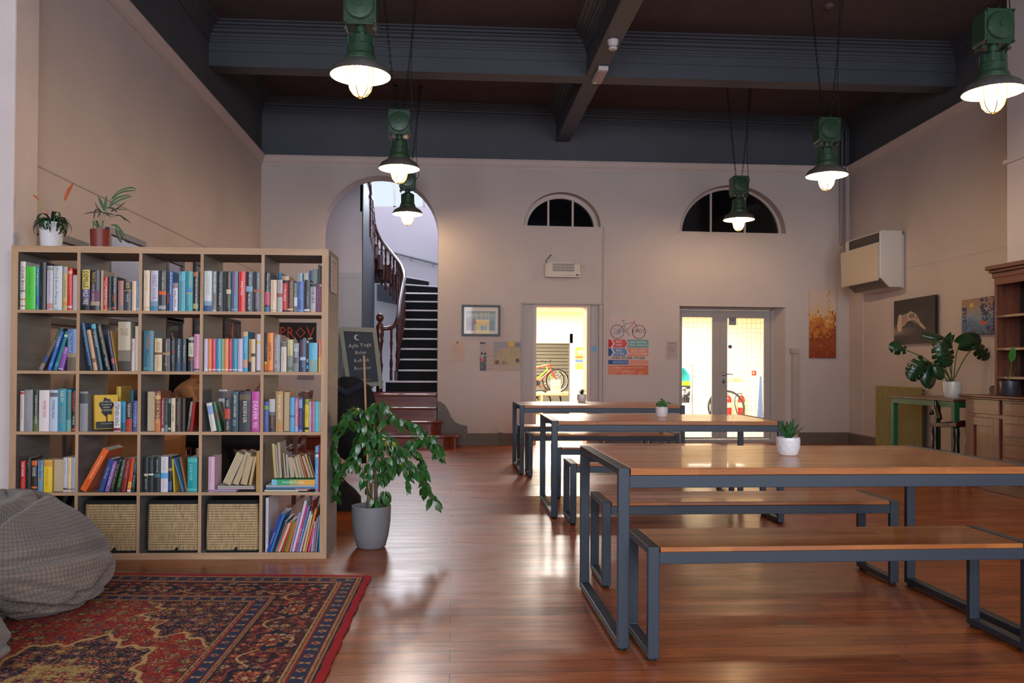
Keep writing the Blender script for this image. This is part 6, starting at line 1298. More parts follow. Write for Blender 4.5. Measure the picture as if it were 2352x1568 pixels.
# bottom row thin children's books
a=('H',4,4)
bk(*a,1106,1148,158,'dcd4d8','tall white picture book standing upright',[('The Nursery Garden',.15,.9,.5,'5c5458',.3)],depth=.27)
cb=[(1113,1163,1322,385,'2c48a0','navy blue rhymes book','Rhyming Sentences'),(1168,1202,1362,395,'3c84cc','mid blue book',None),(1206,1238,1376,505,'2a2c34','black and grey book',None),(1241,1263,1416,482,'7890a4','steel blue slim book',None),(1266,1290,1430,540,'e08868','salmon slim book',None),(1293,1322,1456,530,'e8d8c8','cream slim book',None),(1336,1368,1480,512,'d83c28','tomato red slim book',None),(1376,1406,1515,492,'7c9c34','moss and pink speckled slim book',None),(1414,1446,1540,517,'d87c34','tangerine slim book',None),(1458,1488,1608,372,'b8a0c8','lavender slim book',None),(1494,1530,1690,198,'e0dce0','tall white slim book',None),(1533,1571,1704,272,'d04c84','fuchsia pink book','Ballet Shoes'),(1574,1607,1746,277,'5c88b8','denim blue book','Ponies'),(1610,1636,1771,352,'d8d4d0','white book with black print',None),(1639,1652,1812,207,'b82c24','tall thin crimson book',None),(1655,1684,1782,402,'e0d4b8','ivory and red slim book',None),(1690,1718,1852,317,'e8943c','amber giraffe coloured slim book',None),(1736,1768,1812,602,'e05c98','short hot pink book',None),(1784,1808,1832,512,'c8c8c4','white and green speckled slim book',None),(1814,1834,1870,452,'c490b4','mauve slim book',None),(1850,1872,1906,412,'8c98a4','cool grey slim book',None),(1898,1916,1915,522,'3c9ccc','bright cyan slim book',None)]
for k,(u0,u1,ut,v,cc,lk,ti) in enumerate(cb):
    X,Y,s=ZO['H']; bk(*a,u0,u1,v,cc,'leaning '+lk,[(ti,.2,.5,.5,'e8ecf4',.4)] if ti else None,ut=ut,depth=.19+.03*((k*37)%5)/5,inset=.004+.004*((k*13)%4))
# woven baskets
wv,nt,b=newmat('seagrass_weave'); tc=N(nt,'ShaderNodeTexCoord'); sp_=N(nt,'ShaderNodeSeparateXYZ',{0:tc.outputs['Object']})
n1=N(nt,'ShaderNodeTexNoise',{'Vector':N(nt,'ShaderNodeMapping',{'Vector':tc.outputs['Object'],'Scale':(6,6,.6)}).outputs[0],'Scale':28,'Detail':5})
colr=ramp(nt,n1.outputs['Fac'],[(.3,S('9c7c50')),(.5,S('c4a474')),(.72,S('dcc090'))])
wx=N(nt,'ShaderNodeMath',{0:sp_.outputs['X'],1:2*math.pi/.0062},operation='MULTIPLY'); wxs=N(nt,'ShaderNodeMath',{0:wx.outputs[0]},operation='SINE')
wx2=N(nt,'ShaderNodeMapRange',{'Value':wxs.outputs[0],'From Min':-1,'From Max':-.6,'To Min':.55,'To Max':1})
mm=N(nt,'ShaderNodeMix',{'Factor':1.0},data_type='RGBA',blend_type='MULTIPLY'); nt.links.new(colr,mm.inputs[6]); nt.links.new(wx2.outputs[0],mm.inputs[7])
wz=N(nt,'ShaderNodeMath',{0:sp_.outputs['Z'],1:.0148},operation='MODULO'); wz2=N(nt,'ShaderNodeMath',{0:wz.outputs[0],1:.0022},operation='LESS_THAN')
m5=N(nt,'ShaderNodeMix',{'Factor':wz2.outputs[0]},data_type='RGBA'); nt.links.new(mm.outputs[2],m5.inputs[6]); m5.inputs[7].default_value=(*S('33261a'),1)
nt.links.new(m5.outputs[2],b.inputs['Base Color']); b.inputs['Roughness'].default_value=.7
ht=N(nt,'ShaderNodeMath',{0:wx2.outputs[0],1:wz2.outputs[0]},operation='SUBTRACT'); bp=N(nt,'ShaderNodeBump',{'Height':ht.outputs[0],'Strength':.6,'Distance':.003}); nt.links.new(bp.outputs[0],b.inputs['Normal'])
blc=mat('0b0c0e',.9)
for c,(pl,pr_,lab) in {1:(189,314,'woven seagrass basket nearest the beanbag'),2:(335,455,'woven seagrass basket in the middle of the three'),3:(470,593,'woven seagrass basket nearest the low picture books, black tab at its foot')}.items():
    xa=SP(pl,1200)[0]; xb=SP(pr_,1200)[0]; xa=max(xa,cx0[c]+.004); z0=cz0[4]
    q=thing('basket',lab,'basket',tuple(SM@Vector(((xa+xb)/2,.012,z0))),SR,'woven baskets in the bottom row')
    w2=(xb-xa)/2; h=.288; mb=MB(); n=10
    def ring(z,f,iy=0): # rounded rectangle
        r=.02; pts=[]
        for cx_,cy_,a0 in ((w2*f-r,.36-iy-r,0),(-w2*f+r,.36-iy-r,90),(-w2*f+r,iy+r,180),(w2*f-r,iy+r,270)):
            for k in range(5): a_=math.radians(a0+k*22.5); pts.append((cx_+r*math.cos(a_),cy_+r*math.sin(a_),z))
        return pts
    mb.loft([ring(.012,.985),ring(.10,.99),ring(.2,.975),ring(h,.955)],caps=False); mb.build('woven_body',wv,q,smooth=True,world=False)
    mb=MB(); mb.loft([ring(.0,.97),ring(.0125,.99,-.001)]); mb.loft([ring(h-.004,.965,-.002),ring(h+.016,.94,.003),ring(h+.012,.90,.012),ring(.05,.90,.012)],caps=False); mb.build('cloth_liner',blc,q,smooth=True,world=False)
    mb=MB(); xo=.02; mb.add([(xo-.02,-.004,.0),(xo+.012,-.004,.0),(xo+.012,-.004,.028),(xo+.002,-.004,.03),(xo-.02,.002,.0),(xo+.012,.002,.0),(xo+.012,.002,.028),(xo+.002,.002,.03)],[(0,1,2,3),(7,6,5,4),(0,4,5,1),(1,5,6,2),(2,6,7,3),(3,7,4,0)]); mb.build('pull_tab',blc,q,world=False)
# paper notice on the outer side
q=thing('side_notice','curling paper notice taped to the outer side of the bookcase','notice',tuple(SM@Vector((.002,.03,1.575))),SR)
o=painted('sheet',.23,.215,30,40,lines_fn('c4b4ac','a89890',5,8,'5c5054'),q,thick=.002); o.rotation_euler=(0,0,math.radians(90)); o.location=(.004,.03,0)
for o_ in (o,): o_.data.transform(Matrix.Scale(1,4))
# ================================================================ RUG
def rug_cols(Xr,Yb):
    """Xr metres from the outer long edge, Yb metres from the far edge"""
    red=C3('a01a1c'); navy=C3('1c1a2c'); cream=C3('d0a468'); blue=C3('2c3450'); rose=C3('a84a3c'); olive=C3('5c4a2c'); dred=C3('6c1218'); orange=C3('c46a34')
    sh=Xr.shape; rgb=np.tile(red,(Xr.size,1)).reshape(*sh,3)
    d=np.minimum(Xr,Yb*1.0); side=(Xr<=Yb); along=np.where(side,Yb,Xr)
    n1=smoothn(Xr*2.2,Yb*2.2,5,5,31); n2=smoothn(Xr*2.2,Yb*2.2,24,24,32)
    def rosettes(mask,cell,r0,seed,pal,jit=.25,pet=8,base=None):
        r=np.random.RandomState(seed); G=64; jx=r.rand(G,G)-.5; jy=r.rand(G,G)-.5; pk=r.randint(0,len(pal),(G,G)); sz=.7+.5*r.rand(G,G)
        xi=np.floor(Xr/cell).astype(int); yi=np.floor(Yb/cell).astype(int)
        for ox in (-1,0,1):
            for oy in (-1,0,1):
                gx,gy=xi+ox,yi+oy; a=jx[gy%G,gx%G]; b_=jy[gy%G,gx%G]; cx=(gx+.5+a*jit*2)*cell; cy=(gy+.5+b_*jit*2)*cell
                dx,dy=Xr-cx,Yb-cy; q=np.hypot(dx,dy); th=np.arctan2(dy,dx); R=r0*sz[gy%G,gx%G]; e=R*(.74+.26*np.cos(pet*th+a*9)); p=pk[gy%G,gx%G]
                m=mask&(q<e)
                for k,pl in enumerate(pal):
                    mk=m&(p==k)
                    rgb[mk&(q>e*.80)]=pl[0]; rgb[mk&(q<=e*.80)&(q>e*.45)]=pl[1]; rgb[mk&(q<=e*.45)&(q>e*.2)]=pl[2]; rgb[mk&(q<=e*.2)]=pl[0]
    def vines(mask,seed,fx,w,c):
        n=smoothn(Xr*2.2,Yb*2.2,fx,fx,seed); g=np.abs(((n*9)%1)-.5); rgb[mask&(g<w)]=c
    field=d>.52
    # field
    cxm,cym=.98,1.55
    qx,qy=(Xr-cxm)/.50,(Yb-cym)/.78; qr=np.hypot(qx,qy); qt=np.arctan2(qy,qx); lob=1+.09*np.cos(8*qt)+.035*np.cos(24*qt)
    med=field&(qr<lob*.62)
    cr=np.hypot((Xr-.52)/.42,(Yb-.52)/.55); ct=np.arctan2(Yb-.52,Xr-.52); span=field&(cr<1+.08*np.cos(12*ct)+.05*np.cos(28*ct))
    vines(field,41,9,.035,orange); vines(field,42,14,.03,olive)
    rosettes(field,.085,.040,51,[(cream,navy,rose),(navy,olive,cream),(orange,dred,cream),(olive,rose,blue)])
    rosettes(field,.036,.013,52,[(navy,navy,cream),(olive,cream,navy),(dred,orange,dred)],pet=4)
    for mk,sd in ((med,61),(span,62)):
        rgb[mk]=navy; vines(mk,sd,12,.05,rose); vines(mk,sd+5,16,.03,cream); rosettes(mk,.075,.036,sd,[(cream,red,navy),(rose,blue,cream),(orange,olive,cream)])
    rgb[field&(np.abs(qr-lob*.62)<.018)]=cream; rgb[field&(np.abs(cr-(1+.08*np.cos(12*ct)+.05*np.cos(28*ct)))<.022)]=cream
    inner=field&(qr<lob*.30); rgb[inner]=C3('c09a58'); vines(inner,71,14,.06,navy); rosettes(inner,.07,.034,72,[(navy,red,cream),(blue,rose,navy)])
    # borders
    def zig(lo,hi,a,b_):
        m=(d>lo)&(d<=hi); rgb[m]=a; t=(d-lo)/(hi-lo); z=np.abs(((along/.018)%1)-.5)*2; rgb[m&(np.abs(t-.25-.5*z)<.22)]=b_
    def line(lo,hi,c): rgb[(d>lo)&(d<=hi)]=c
    def guard(lo,hi,sd):
        m=(d>lo)&(d<=hi); rgb[m]=blue; c=(lo+hi)/2; k=.075; t=((along/k)%1-.5)*k; j=np.floor(along/k).astype(int)%2; q=np.hypot(t,d-c); e=(hi-lo)*.40*(.8+.2*np.cos(6*np.arctan2(d-c,t)))
        rgb[m&(j==0)&(q<e)]=rose; rgb[m&(j==0)&(q<e*.75)]=cream; rgb[m&(j==0)&(q<e*.5)]=dred
        rgb[m&(j==1)&(np.abs(np.abs(t)-.35*np.abs(d-c))<.004)&(q<e*1.1)]=cream; rgb[m&(j==1)&(q<e*.3)]=red
    line(0,.035,C3('b01420')); line(.035,.042,navy); zig(.042,.066,cream,dred); line(.066,.072,red); guard(.072,.132,1); line(.132,.138,red); zig(.138,.160,cream,dred); line(.160,.166,navy)
    m=(d>.166)&(d<=.410); rgb[m]=C3('2c1520'); vines(m,81,10,.06,red); vines(m,82,15,.035,rose)
    k=.42; t=((along/k)%1-.5)*k; c=.288; q=np.hypot(t*.62,(d-c)); th=np.arctan2(d-c,t*.62)
    e=.078*(1+.12*np.cos(6*th)); big=m&(q<e); rgb[m&(np.abs(q-e)<.006)]=rose; rgb[big]=navy
    rosettes(m,.06,.026,83,[(rose,red,cream),(olive,orange,navy),(blue,cream,rose)])
    pe=.052*(.75+.25*np.cos(10*th)); rgb[m&(q<pe)]=cream; rgb[m&(q<pe*.82)]=red; rgb[m&(q<pe*.5)]=navy; rgb[m&(q<pe*.3)]=cream
    sv=c+.085*np.cos(along/k*2*math.pi*1.0+math.pi*0); rgb[m&(np.abs(d-sv)<.006)&(q>e)]=cream; sv=c-.085*np.cos(along/k*2*math.pi); rgb[m&(np.abs(d-sv)<.005)&(q>e)]=rose
    line(.410,.416,navy); zig(.416,.438,cream,dred); line(.438,.443,red); guard(.443,.492,2); line(.492,.498,red); zig(.498,.518,cream,dred); line(.518,.522,navy)
    rgb=rgb*(.82+.36*n2[...,None])*(.93+.14*n1[...,None]); rgb[d<.035]=rgb[d<.035]*1.05
    return np.clip(rgb,0,1)
RO=Vector((-.421,4.475,0)); rE=Vector((-1.413,.114,0)).normalized(); rS=Vector((-.025,-1.476,0)).normalized(); RWd,RLn=1.96,3.0
nxr,nyr=430,620
def rugmap(U,V):
    P=RO.to_tuple(); out=[]; wv_=np.sin(U*9+V*5)*.0012
    ed=np.sin(V*RLn*24)*.0025+np.sin(V*RLn*61)*.0015
    X=P[0]+rE.x*U*RWd+rS.x*V*RLn+ed*np.where(U<.02,1,0); Y=P[1]+rE.y*U*RWd+rS.y*V*RLn; Z=.011+wv_+.0006*smoothn(U,V,200,300,5)
    return list(zip(X.ravel().tolist(),Y.ravel().tolist(),Z.ravel().tolist()))
rug=painted('persian_rug',RWd,RLn,nxr,nyr,lambda U,V: rug_cols(U*RWd,V*RLn),None,thick=.0105,m=attrmat('wool_pile',rough=.95,bump=(900,.35)),base='6c1218',mapf=rugmap)
rug.data.flip_normals()
tag(rug,'worn red and navy Persian rug with floral borders on the floorboards','rug')
mb=MB()
for k in range(150):
    u=R_.random(); p=RO+rE*(u*RWd)+Vector((0,.0,.006)); a=R_.uniform(-.9,.9); l_=R_.uniform(.004,.022)*(2.6 if R_.random()<.06 else 1); mb.tube([p-rS*0,p+Vector((math.sin(a)*l_*.4,l_*.6,.0)),p+Vector((math.sin(a)*l_,l_,-.003))],.0009,4)
mb.build('fringe',mat('c8a488',.9),rug)
# ================================================================ BEANBAGS
bean,nt,b=newmat('chunky_cord'); tc=N(nt,'ShaderNodeTexCoord'); vo=N(nt,'ShaderNodeTexVoronoi',{'Vector':tc.outputs['UV'],'Scale':1,'Randomness':.12}); 
mpv=N(nt,'ShaderNodeMapping',{'Vector':tc.outputs['UV'],'Scale':(150,66,1)}); nt.links.new(mpv.outputs[0],vo.inputs['Vector'])
n_=N(nt,'ShaderNodeTexNoise',{'Vector':tc.outputs['Object'],'Scale':4,'Detail':3})
colr=ramp(nt,n_.outputs['Fac'],[(.3,S('6c625e')),(.7,S('8c7a6c'))]); cv=ramp(nt,vo.outputs['Distance'],[(.0,(1.1,1.08,1.05)),(.6,(.62,.6,.6))])
mm=N(nt,'ShaderNodeMix',{'Factor':1.0},data_type='RGBA',blend_type='MULTIPLY'); nt.links.new(colr,mm.inputs[6]); nt.links.new(cv,mm.inputs[7]); nt.links.new(mm.outputs[2],b.inputs['Base Color']); b.inputs['Roughness'].default_value=.85; b.inputs['Sheen Weight'].default_value=.3
iv=N(nt,'ShaderNodeMath',{0:1.0,1:vo.outputs['Distance']},operation='SUBTRACT'); bp=N(nt,'ShaderNodeBump',{'Height':iv.outputs[0],'Strength':.8,'Distance':.006}); nt.links.new(bp.outputs[0],b.inputs['Normal'])
def beanbag(label,c,rx,ry,rz,folds,seed,squash=.42):
    nu,nv=140,80; r=np.random.RandomState(seed); vs=[]; uv=[]
    for j in range(nv+1):
        for i in range(nu):
            a=2*math.pi*i/nu; p=-math.pi/2+math.pi*j/nv
            d=Vector((math.cos(p)*math.cos(a),math.cos(p)*math.sin(a),math.sin(p)))
            k=1+.05*math.sin(3*a+seed)*math.cos(p)+.03*math.sin(5*a+2*p)
            for (fd,fw,fa,tw) in folds:
                fd=Vector(fd).normalized(); tv=Vector(tw).normalized(); s=d.dot(fd); 
                l=d.dot(tv); m=math.exp(-(s/fw)**2)*max(0,min(1,(l+.25)*1.6)); k-=fa*m; k+=fa*.45*math.exp(-((abs(s)-fw*1.9)/(fw*1.2))**2)*max(0,min(1,(l+.25)*1.6))
            z=d.z*rz*k
            q=Vector((d.x*rx*k,d.y*ry*k,z))
            if q.z<0: q.z*=squash*1.0
            vs.append(q); uv.append((i/nu,j/nv))
    zmin=-rz*squash*.72
    for q in vs:
        if q.z<zmin: q.z=zmin+(q.z-zmin)*.05
    fs=[(j*nu+i,j*nu+(i+1)%nu,(j+1)*nu+(i+1)%nu,(j+1)*nu+i) for j in range(nv) for i in range(nu)]
    mn=min(q.z for q in vs)
    me=bpy.data.meshes.new('beanbag'); me.from_pydata([tuple(q-Vector((0,0,mn))) for q in vs],[],fs); me.materials.append(bean); me.polygons.foreach_set('use_smooth',[True]*len(fs))
    ul=me.uv_layers.new(name='UV'); dat=[]
    for j in range(nv):
        for i in range(nu): dat+= [i/nu,j/nv,(i+1)/nu,j/nv,(i+1)/nu,(j+1)/nv,i/nu,(j+1)/nv]
    ul.data.foreach_set('uv',dat); me.update()
    o=bpy.data.objects.new('beanbag',me); COL.objects.link(o); o.location=c; tag(o,label,'beanbag'); return o
beanbag('large slumped taupe corded beanbag on the rug in front of the bookcase',(-2.07,4.0,.013),.47,.42,.40,[((.5,.2,.75),.05,.13,(.6,-.7,-.1)),((.25,.3,1),.05,.10,(-.2,-.8,.5)),((.9,.3,.15),.04,.09,(.3,-.9,-.4)),((-.3,.2,.9),.06,.10,(0,-1,.3)),((.1,.5,-.9),.05,.08,(.2,-1,0)),((.95,-.1,-.35),.05,.08,(.3,-.9,.2))],3)
beanbag('smaller taupe corded beanbag cut off by the frame, nearer than the large one',(-1.98,3.06,.013),.36,.34,.27,[((.6,.1,.7),.06,.10,(.5,-.6,0)),((-.1,.3,.9),.06,.1,(.3,-.8,.3))],8)
# ================================================================ PLANTS
leafm=mat('2a5a22',.35,noise=(25,.35),coat=.25,name='ficus_leaf'); leafy=mat('b8a028',.45,noise=(20,.3)); stem_m=mat('6a5a3c',.7); bark=mat('5c4c38',.8)
def leaf(mb,p,dr,up,L_,W_,mi=0,n=6,curl=.25,fold=.12,tip=1.6):
    dr=Vector(dr).normalized(); up=Vector(up); s=dr.cross(up); s=s.normalized() if s.length>1e-4 else Vector((1,0,0)); nn=s.cross(dr).normalized(); rg=[]
    v=[];f=[]
    for k in range(n+1):
        t=k/n; w=W_/2*(math.sin(math.pi*min(1,t**.8)))**.8 if 0<t<1 else .0006
        if t>.8: w*= (1-t)/.2*.7+.12
        c=p+dr*(L_*t)-nn*(curl*L_*t*t)
        v+= [c-s*w+nn*fold*w,c,c+s*w+nn*fold*w]
    for k in range(n): b_=k*3; f+=[(b_,b_+1,b_+4,b_+3),(b_+1,b_+2,b_+5,b_+4)]
    mb.add(v,f,mi)
fy_=5.22
t=thing('potted_ficus','leafy weeping fig with a tall cane in a smooth grey pot beside the bookcase','potted plant',(onZ(850,1262).x,fy_,0),0)
pc=t.location.copy()
gpot=mat('7c7c7e',.5,name='grey_pot')
k_=.122/.122
mb=MB(); prof=[(.0,0),(.078,0),(.090,.012),(.108,.08),(.119,.16),(.122,.235),(.122,.262),(.115,.264),(.112,.235),(.108,.2)]; mb.lathe(prof,40,tuple(pc),caps=False); mb.build('pot',gpot,t,smooth=True,auto=50)
mb=MB(); mb.lathe([(.0,.222),(.06,.226),(.111,.221)],24,tuple(pc),caps=False); mb.build('soil',mat('6a3220',.95,noise=(60,.4),bump=(150,.6)),t,smooth=True)
def fp(px,py,y): return onY(px,py,y)
mb=MB(); mb.tube([fp(849,1190,fy_),fp(843,1030,fy_-.01),fp(836,816,fy_-.02)],.0065,8); mb.build('cane',mat('b88a5c',.6),t,smooth=True)
br_=[[(848,1188,0),(849,1110,0),(853,1040,.02),(856,980,.03),(851,935,.03)],[(856,1188,.02),(866,1120,.03),(884,1070,.05),(925,1030,.06),(968,1005,.08),(1000,1022,.09),(1006,1045,.09)],
[(846,1165,-.02),(836,1085,-.03),(806,1062,-.05),(782,1075,-.06),(770,1110,-.06),(768,1150,-.06)],[(850,1060,.0),(838,990,-.03),(805,965,-.08),(778,985,-.1),(764,1025,-.1),(768,1055,-.1)],
[(855,1010,.03),(878,965,.04),(915,962,.08),(950,975,.1),(985,1000,.1),(1003,1030,.1)],[(864,1125,.03),(892,1075,.02),(930,1068,.0),(962,1090,-.02),(984,1125,-.02),(996,1155,-.03)],
[(858,1050,.02),(885,1010,-.02),(920,1030,-.05),(938,1075,-.06),(936,1120,-.06)],[(849,960,.02),(825,938,.0),(800,945,-.03),(784,970,-.04),(778,1000,-.04)],
[(851,945,.03),(872,930,.04),(898,945,.05),(915,975,.05)],[(852,1000,.01),(830,1000,-.04),(815,1030,-.06),(822,1060,-.06)],[(854,1075,.02),(872,1050,-.05),(890,1065,-.06),(893,1100,-.06)],
[(853,1020,.02),(870,995,.0),(888,1000,-.01),(900,1030,-.02),(905,1065,-.02)],[(930,1025,.06),(955,1040,.05),(968,1075,.04),(972,1120,.04)],[(850,1130,0),(862,1150,-.03),(882,1130,-.03),(884,1150,-.04)],[(852,980,.02),(842,955,-.05),(858,930,-.07),(890,925,-.07)]]
mbs=MB(); mbl=MB(); rr=random.Random(11)
for bi,bch in enumerate(br_):
    P=cat([fp(x,y,fy_+dy*1.2) for x,y,dy in bch],5); n=len(P); r0=.0065 if bi<2 else .004
    mbs.tube(P,[r0*(1-.75*i/n) for i in range(n)],6)
    tot=sum((P[i+1]-P[i]).length for i in range(n-1)); cnt=max(5,int(tot/.013)); 
    for k in range(cnt):
        s=(.22 if bi<2 else .12)+(.88-(.22 if bi<2 else .12)+.12)*k/cnt; i=min(n-2,int(s*(n-1))); p=P[i].lerp(P[i+1],s*(n-1)-i)+Vector((rr.uniform(-.018,.018),rr.uniform(-.05,.05),rr.uniform(-.012,.018)))
        d=Vector((rr.uniform(-.75,.75)+(.25 if P[-1].x>P[0].x else -.25),rr.uniform(-.7,.5),-rr.uniform(.35,1.25)))
        L_=rr.uniform(.052,.088); leaf(mbl,p,d,Vector((rr.uniform(-.4,.4),-.6,.8)),L_,L_*rr.uniform(.40,.5),1 if rr.random()<.035 else 0)
mbs.build('branches',stem_m,t,smooth=True); mbl.build('foliage',[leafm,leafy],t,smooth=True)
mb=MB()
for x in (-.03,.0,.028,.045): mb.tube([pc+Vector((x,.0,.2)),pc+Vector((x*.7,.01,.33)),pc+Vector((x*.5,.01,.5))],[.009,.007,.005],8)
mb.build('trunk',bark,t,smooth=True)
# table plants
def succ(px0,px1,pyt,pyb,cx_y,label,style,zt=TH):
    b0=onZ((px0+px1)/2,pyb-2,zt); y=min(b0.y+.03,9.50); a=onY(px0,(pyt+pyb)/2,y); b_=onY(px1,(pyt+pyb)/2,y); R=(b_.x-a.x)/2; H=onY((px0+px1)/2,pyt,y).z-zt
    t=thing('potted_succulent',label,'potted plant',((a.x+b_.x)/2,y,zt+.0005),0)
    pm_=mat('dcd6d6',.35,coat=.2)
    n=40; rings=[]
    prof={'facet':[(.70,0),(.78,.04),(.94,.3),(1,.55),(.98,.85),(.93,1)],'flute':[(.8,0),(.86,.06),(.97,.4),(1,.8),(.99,1)],'round':[(.7,0),(.85,.1),(1,.5),(.97,.8),(.88,1)]}[style]
    zz=np.linspace(0,1,14); pr=[np.interp(z,[p[1] for p in prof],[p[0] for p in prof]) for z in zz]
    for z,r in zip(zz,pr):
        ring=[]
        for k in range(n):
            a_=2*math.pi*k/n; m=1
            if style=='facet': m=1-.05*abs(math.sin(5*a_+ (z*7)))*math.sin(math.pi*min(1,z*1.1)) -.035*abs(math.sin(5*a_-z*7))*math.sin(math.pi*min(1,z*1.1))
            if style=='flute': m=1-.05*abs(math.sin(7*a_))
            if style=='round': m=1-.03*math.cos(8*a_)*math.sin(z*12)
            ring.append((R*r*m*math.cos(a_),R*r*m*math.sin(a_),H*z))
        rings.append(ring)
    for sc_,z in ((.88,H),(.84,H*.85)): rings.append([(R*pr[-1]*sc_*math.cos(2*math.pi*k/n),R*pr[-1]*sc_*math.sin(2*math.pi*k/n),z) for k in range(n)])
    mb=MB(); mb.loft(rings); mb.build('pot',pm_,t,smooth=True,auto=30,world=False)
    mb=MB(); mb.lathe([(R*.78,H*.88),(0,H*.9)],16,caps=False); mb.build('soil',mat('2c2018',.95),t,world=False)
    return t,R,H
agm=mat('2c5a30',.4,noise=(30,.3),coat=.2); agm2=mat('3c6a38',.45,noise=(40,.3))
def spiky(t,R,H,n,L0,wd,m,lean_=.75,seed=1):
    r=random.Random(seed); mb=MB()
    for k in range(n):
        a=k*2.4; e=lean_*(.35+.65*k/n)*r.uniform(.8,1.15); L_=L0*r.uniform(.8,1.1)*(1 if k>2 else 1.1); d=Vector((math.cos(a)*math.sin(e),math.sin(a)*math.sin(e),math.cos(e)))
        side=d.cross(Vector((0,0,1))).normalized() if e>.05 else Vector((1,0,0)); nn=side.cross(d); rg=[]
        for q,wq in ((0,.7),(.3,1),(.6,.75),(.85,.35),(1,.04)):
            c=Vector((0,0,H*.86))+d*L_*q; w=wd/2*wq; rg.append([c-side*w+nn*w*.2,c-nn*w*.35,c+side*w+nn*w*.2,c+nn*w*.05])
        mb.loft(rg)
    mb.build('foliage',m,t,smooth=True,auto=50,world=False)
t,R,H=succ(1783,1837,1004,1048,0,'spiky aloe in a white faceted pot on the nearest table','facet'); spiky(t,R,H,15,.105,.026,agm,.95,2)
t,R,H=succ(1506,1534,934,959,0,'round leaved succulent in a white fluted pot on the middle table','flute')
mb=MB(); r=random.Random(5)
for k in range(34):
    a=r.uniform(0,6.28); e=r.uniform(0,1.25); d=Vector((math.cos(a)*math.sin(e),math.sin(a)*math.sin(e),math.cos(e)*.95)); c=Vector((0,0,H*.9))+d*r.uniform(.03,.075); mb.ball(tuple(c),.0125*r.uniform(.7,1.1),5,sc=(1,.8,.7))
    if k%3==0: mb.tube([(0,0,H*.85),tuple(c)],.003,5)
mb.build('foliage',agm2,t,smooth=True,world=False)
t,R,H=succ(1325,1347,905,922.5,0,'small haworthia in a dimpled white pot on the furthest table','round'); spiky(t,R,H,16,.085,.018,mat('24402a',.45),.8,4)
# plants on the bookcase
def onShelf(px,py,b=.12): x,z=SP(px,py,b); return SM@Vector((x,b,z))
p=onShelf(118,564,.16); p.z=H5
t=thing('potted_bromeliad','curly leaved bromeliad with orange flower spikes in a white ribbed pot','potted plant',tuple(p),0)
wp=mat('e4e0e0',.25,coat=.3); r1=(SP(145,530,.16)[0]-SP(89,530,.16)[0])/2; hp=SP(118,512,.16)[1]-H5
mb=MB(); mb.lathe([(0,0),(r1*.76,0),(r1*.8,.01),(r1*.97,hp*.9),(r1,hp*.92),(r1,hp),(r1*.93,hp),(r1*.9,hp*.8)],32,caps=False); mb.build('pot',wp,t,smooth=True,auto=50,world=False)
mb=MB(); mb.lathe([(r1*.9,hp*.85),(0,hp*.87)],16,caps=False); mb.build('soil',mat('2c2018',.95),t,world=False)
mb=MB(); r=random.Random(3); bm_=mat('1e3c20',.4,noise=(30,.4),coat=.2)
def strap(mb,p0,a,L_,w,lift,curl,n=12,mi=0):
    d=Vector((math.cos(a),math.sin(a),0)); pts=[]; ang=lift; p=Vector(p0); st=L_/n
    for k in range(n+1):
        pts.append(p.copy()); p=p+(d*math.cos(ang)+Vector((0,0,1))*math.sin(ang))*st; ang-=curl/n*(1+k/n*.9)
    s=Vector((-math.sin(a),math.cos(a),0)); v=[];f=[]
    for k,q in enumerate(pts):
        t_=k/n; wq=w/2*(1-t_**2.2)+.0006; v+= [q-s*wq+Vector((0,0,wq*.35)),q,q+s*wq+Vector((0,0,wq*.35))]
    for k in range(n): b_=k*3; f+=[(b_,b_+1,b_+4,b_+3),(b_+1,b_+2,b_+5,b_+4)]
    mb.add(v,f,mi)
for k in range(75):
    a=r.uniform(0,6.28); strap(mb,(.01*math.cos(a),.01*math.sin(a),hp*.95),a,r.uniform(.13,.24),r.uniform(.009,.016),r.uniform(.5,1.45),r.uniform(2.6,5.2))
mb.build('foliage',bm_,t,smooth=True,world=False)
orm=mat('c8663c',.5,noise=(20,.3))
for (bx_,by_),(tx,ty),w in (((132,500),(168,420),.03),((100,480),(76,447),.022)):
    a=onShelf(bx_,by_,.16)-p; bq=onShelf(tx,ty,.16)-p; mb=MB(); mid=a.lerp(bq,.45)+Vector((0,0,.01)); mb.tube([Vector((0,0,hp)),a,mid,],.003,6,mi=1)
    P=cat([mid,a.lerp(bq,.7)+Vector((-.002,0,.012)),bq],4); n=len(P); mb.tube(P,[max(.001,w/2*math.sin(math.pi*(.15+.85*i/n))) for i in range(n)],8,flat=.5); mb.build('flower_spike',[orm,mat('a8a060',.5)],t,smooth=True,world=False)
mb=MB(); q=onShelf(108,489,.11)-p; mb.ball(tuple(q),.009,6); mb.build('flower_bud',mat('d87860',.5),t,smooth=True,world=False)
p=onShelf(230,566,.15); p.z=H5
t=thing('potted_palm','young palm with arching leaves in a red brown plastic pot','potted plant',tuple(p),0)
r1=(SP(252,545,.15)[0]-SP(207,545,.15)[0])/2; hp=SP(230,528,.15)[1]-H5
mb=MB(); mb.lathe([(0,0),(r1*.9,0),(r1*.99,hp*.96),(r1,hp),(r1*.93,hp),(r1*.9,hp*.8)],32,caps=False); mb.build('pot',mat('7c2c22',.45),t,smooth=True,auto=50,world=False)
mb=MB(); mb.lathe([(r1*.9,hp*.85),(0,hp*.87)],16,caps=False); mb.build('soil',mat('2c2018',.95),t,world=False)
pg=mat('2c5a2a',.4,noise=(25,.3)); pgd=mat('3a3424',.6,noise=(25,.3)); mb=MB()
def pl_(px,py,b=.15): return onShelf(px,py,b)-p
base=Vector((0,0,hp*.9))
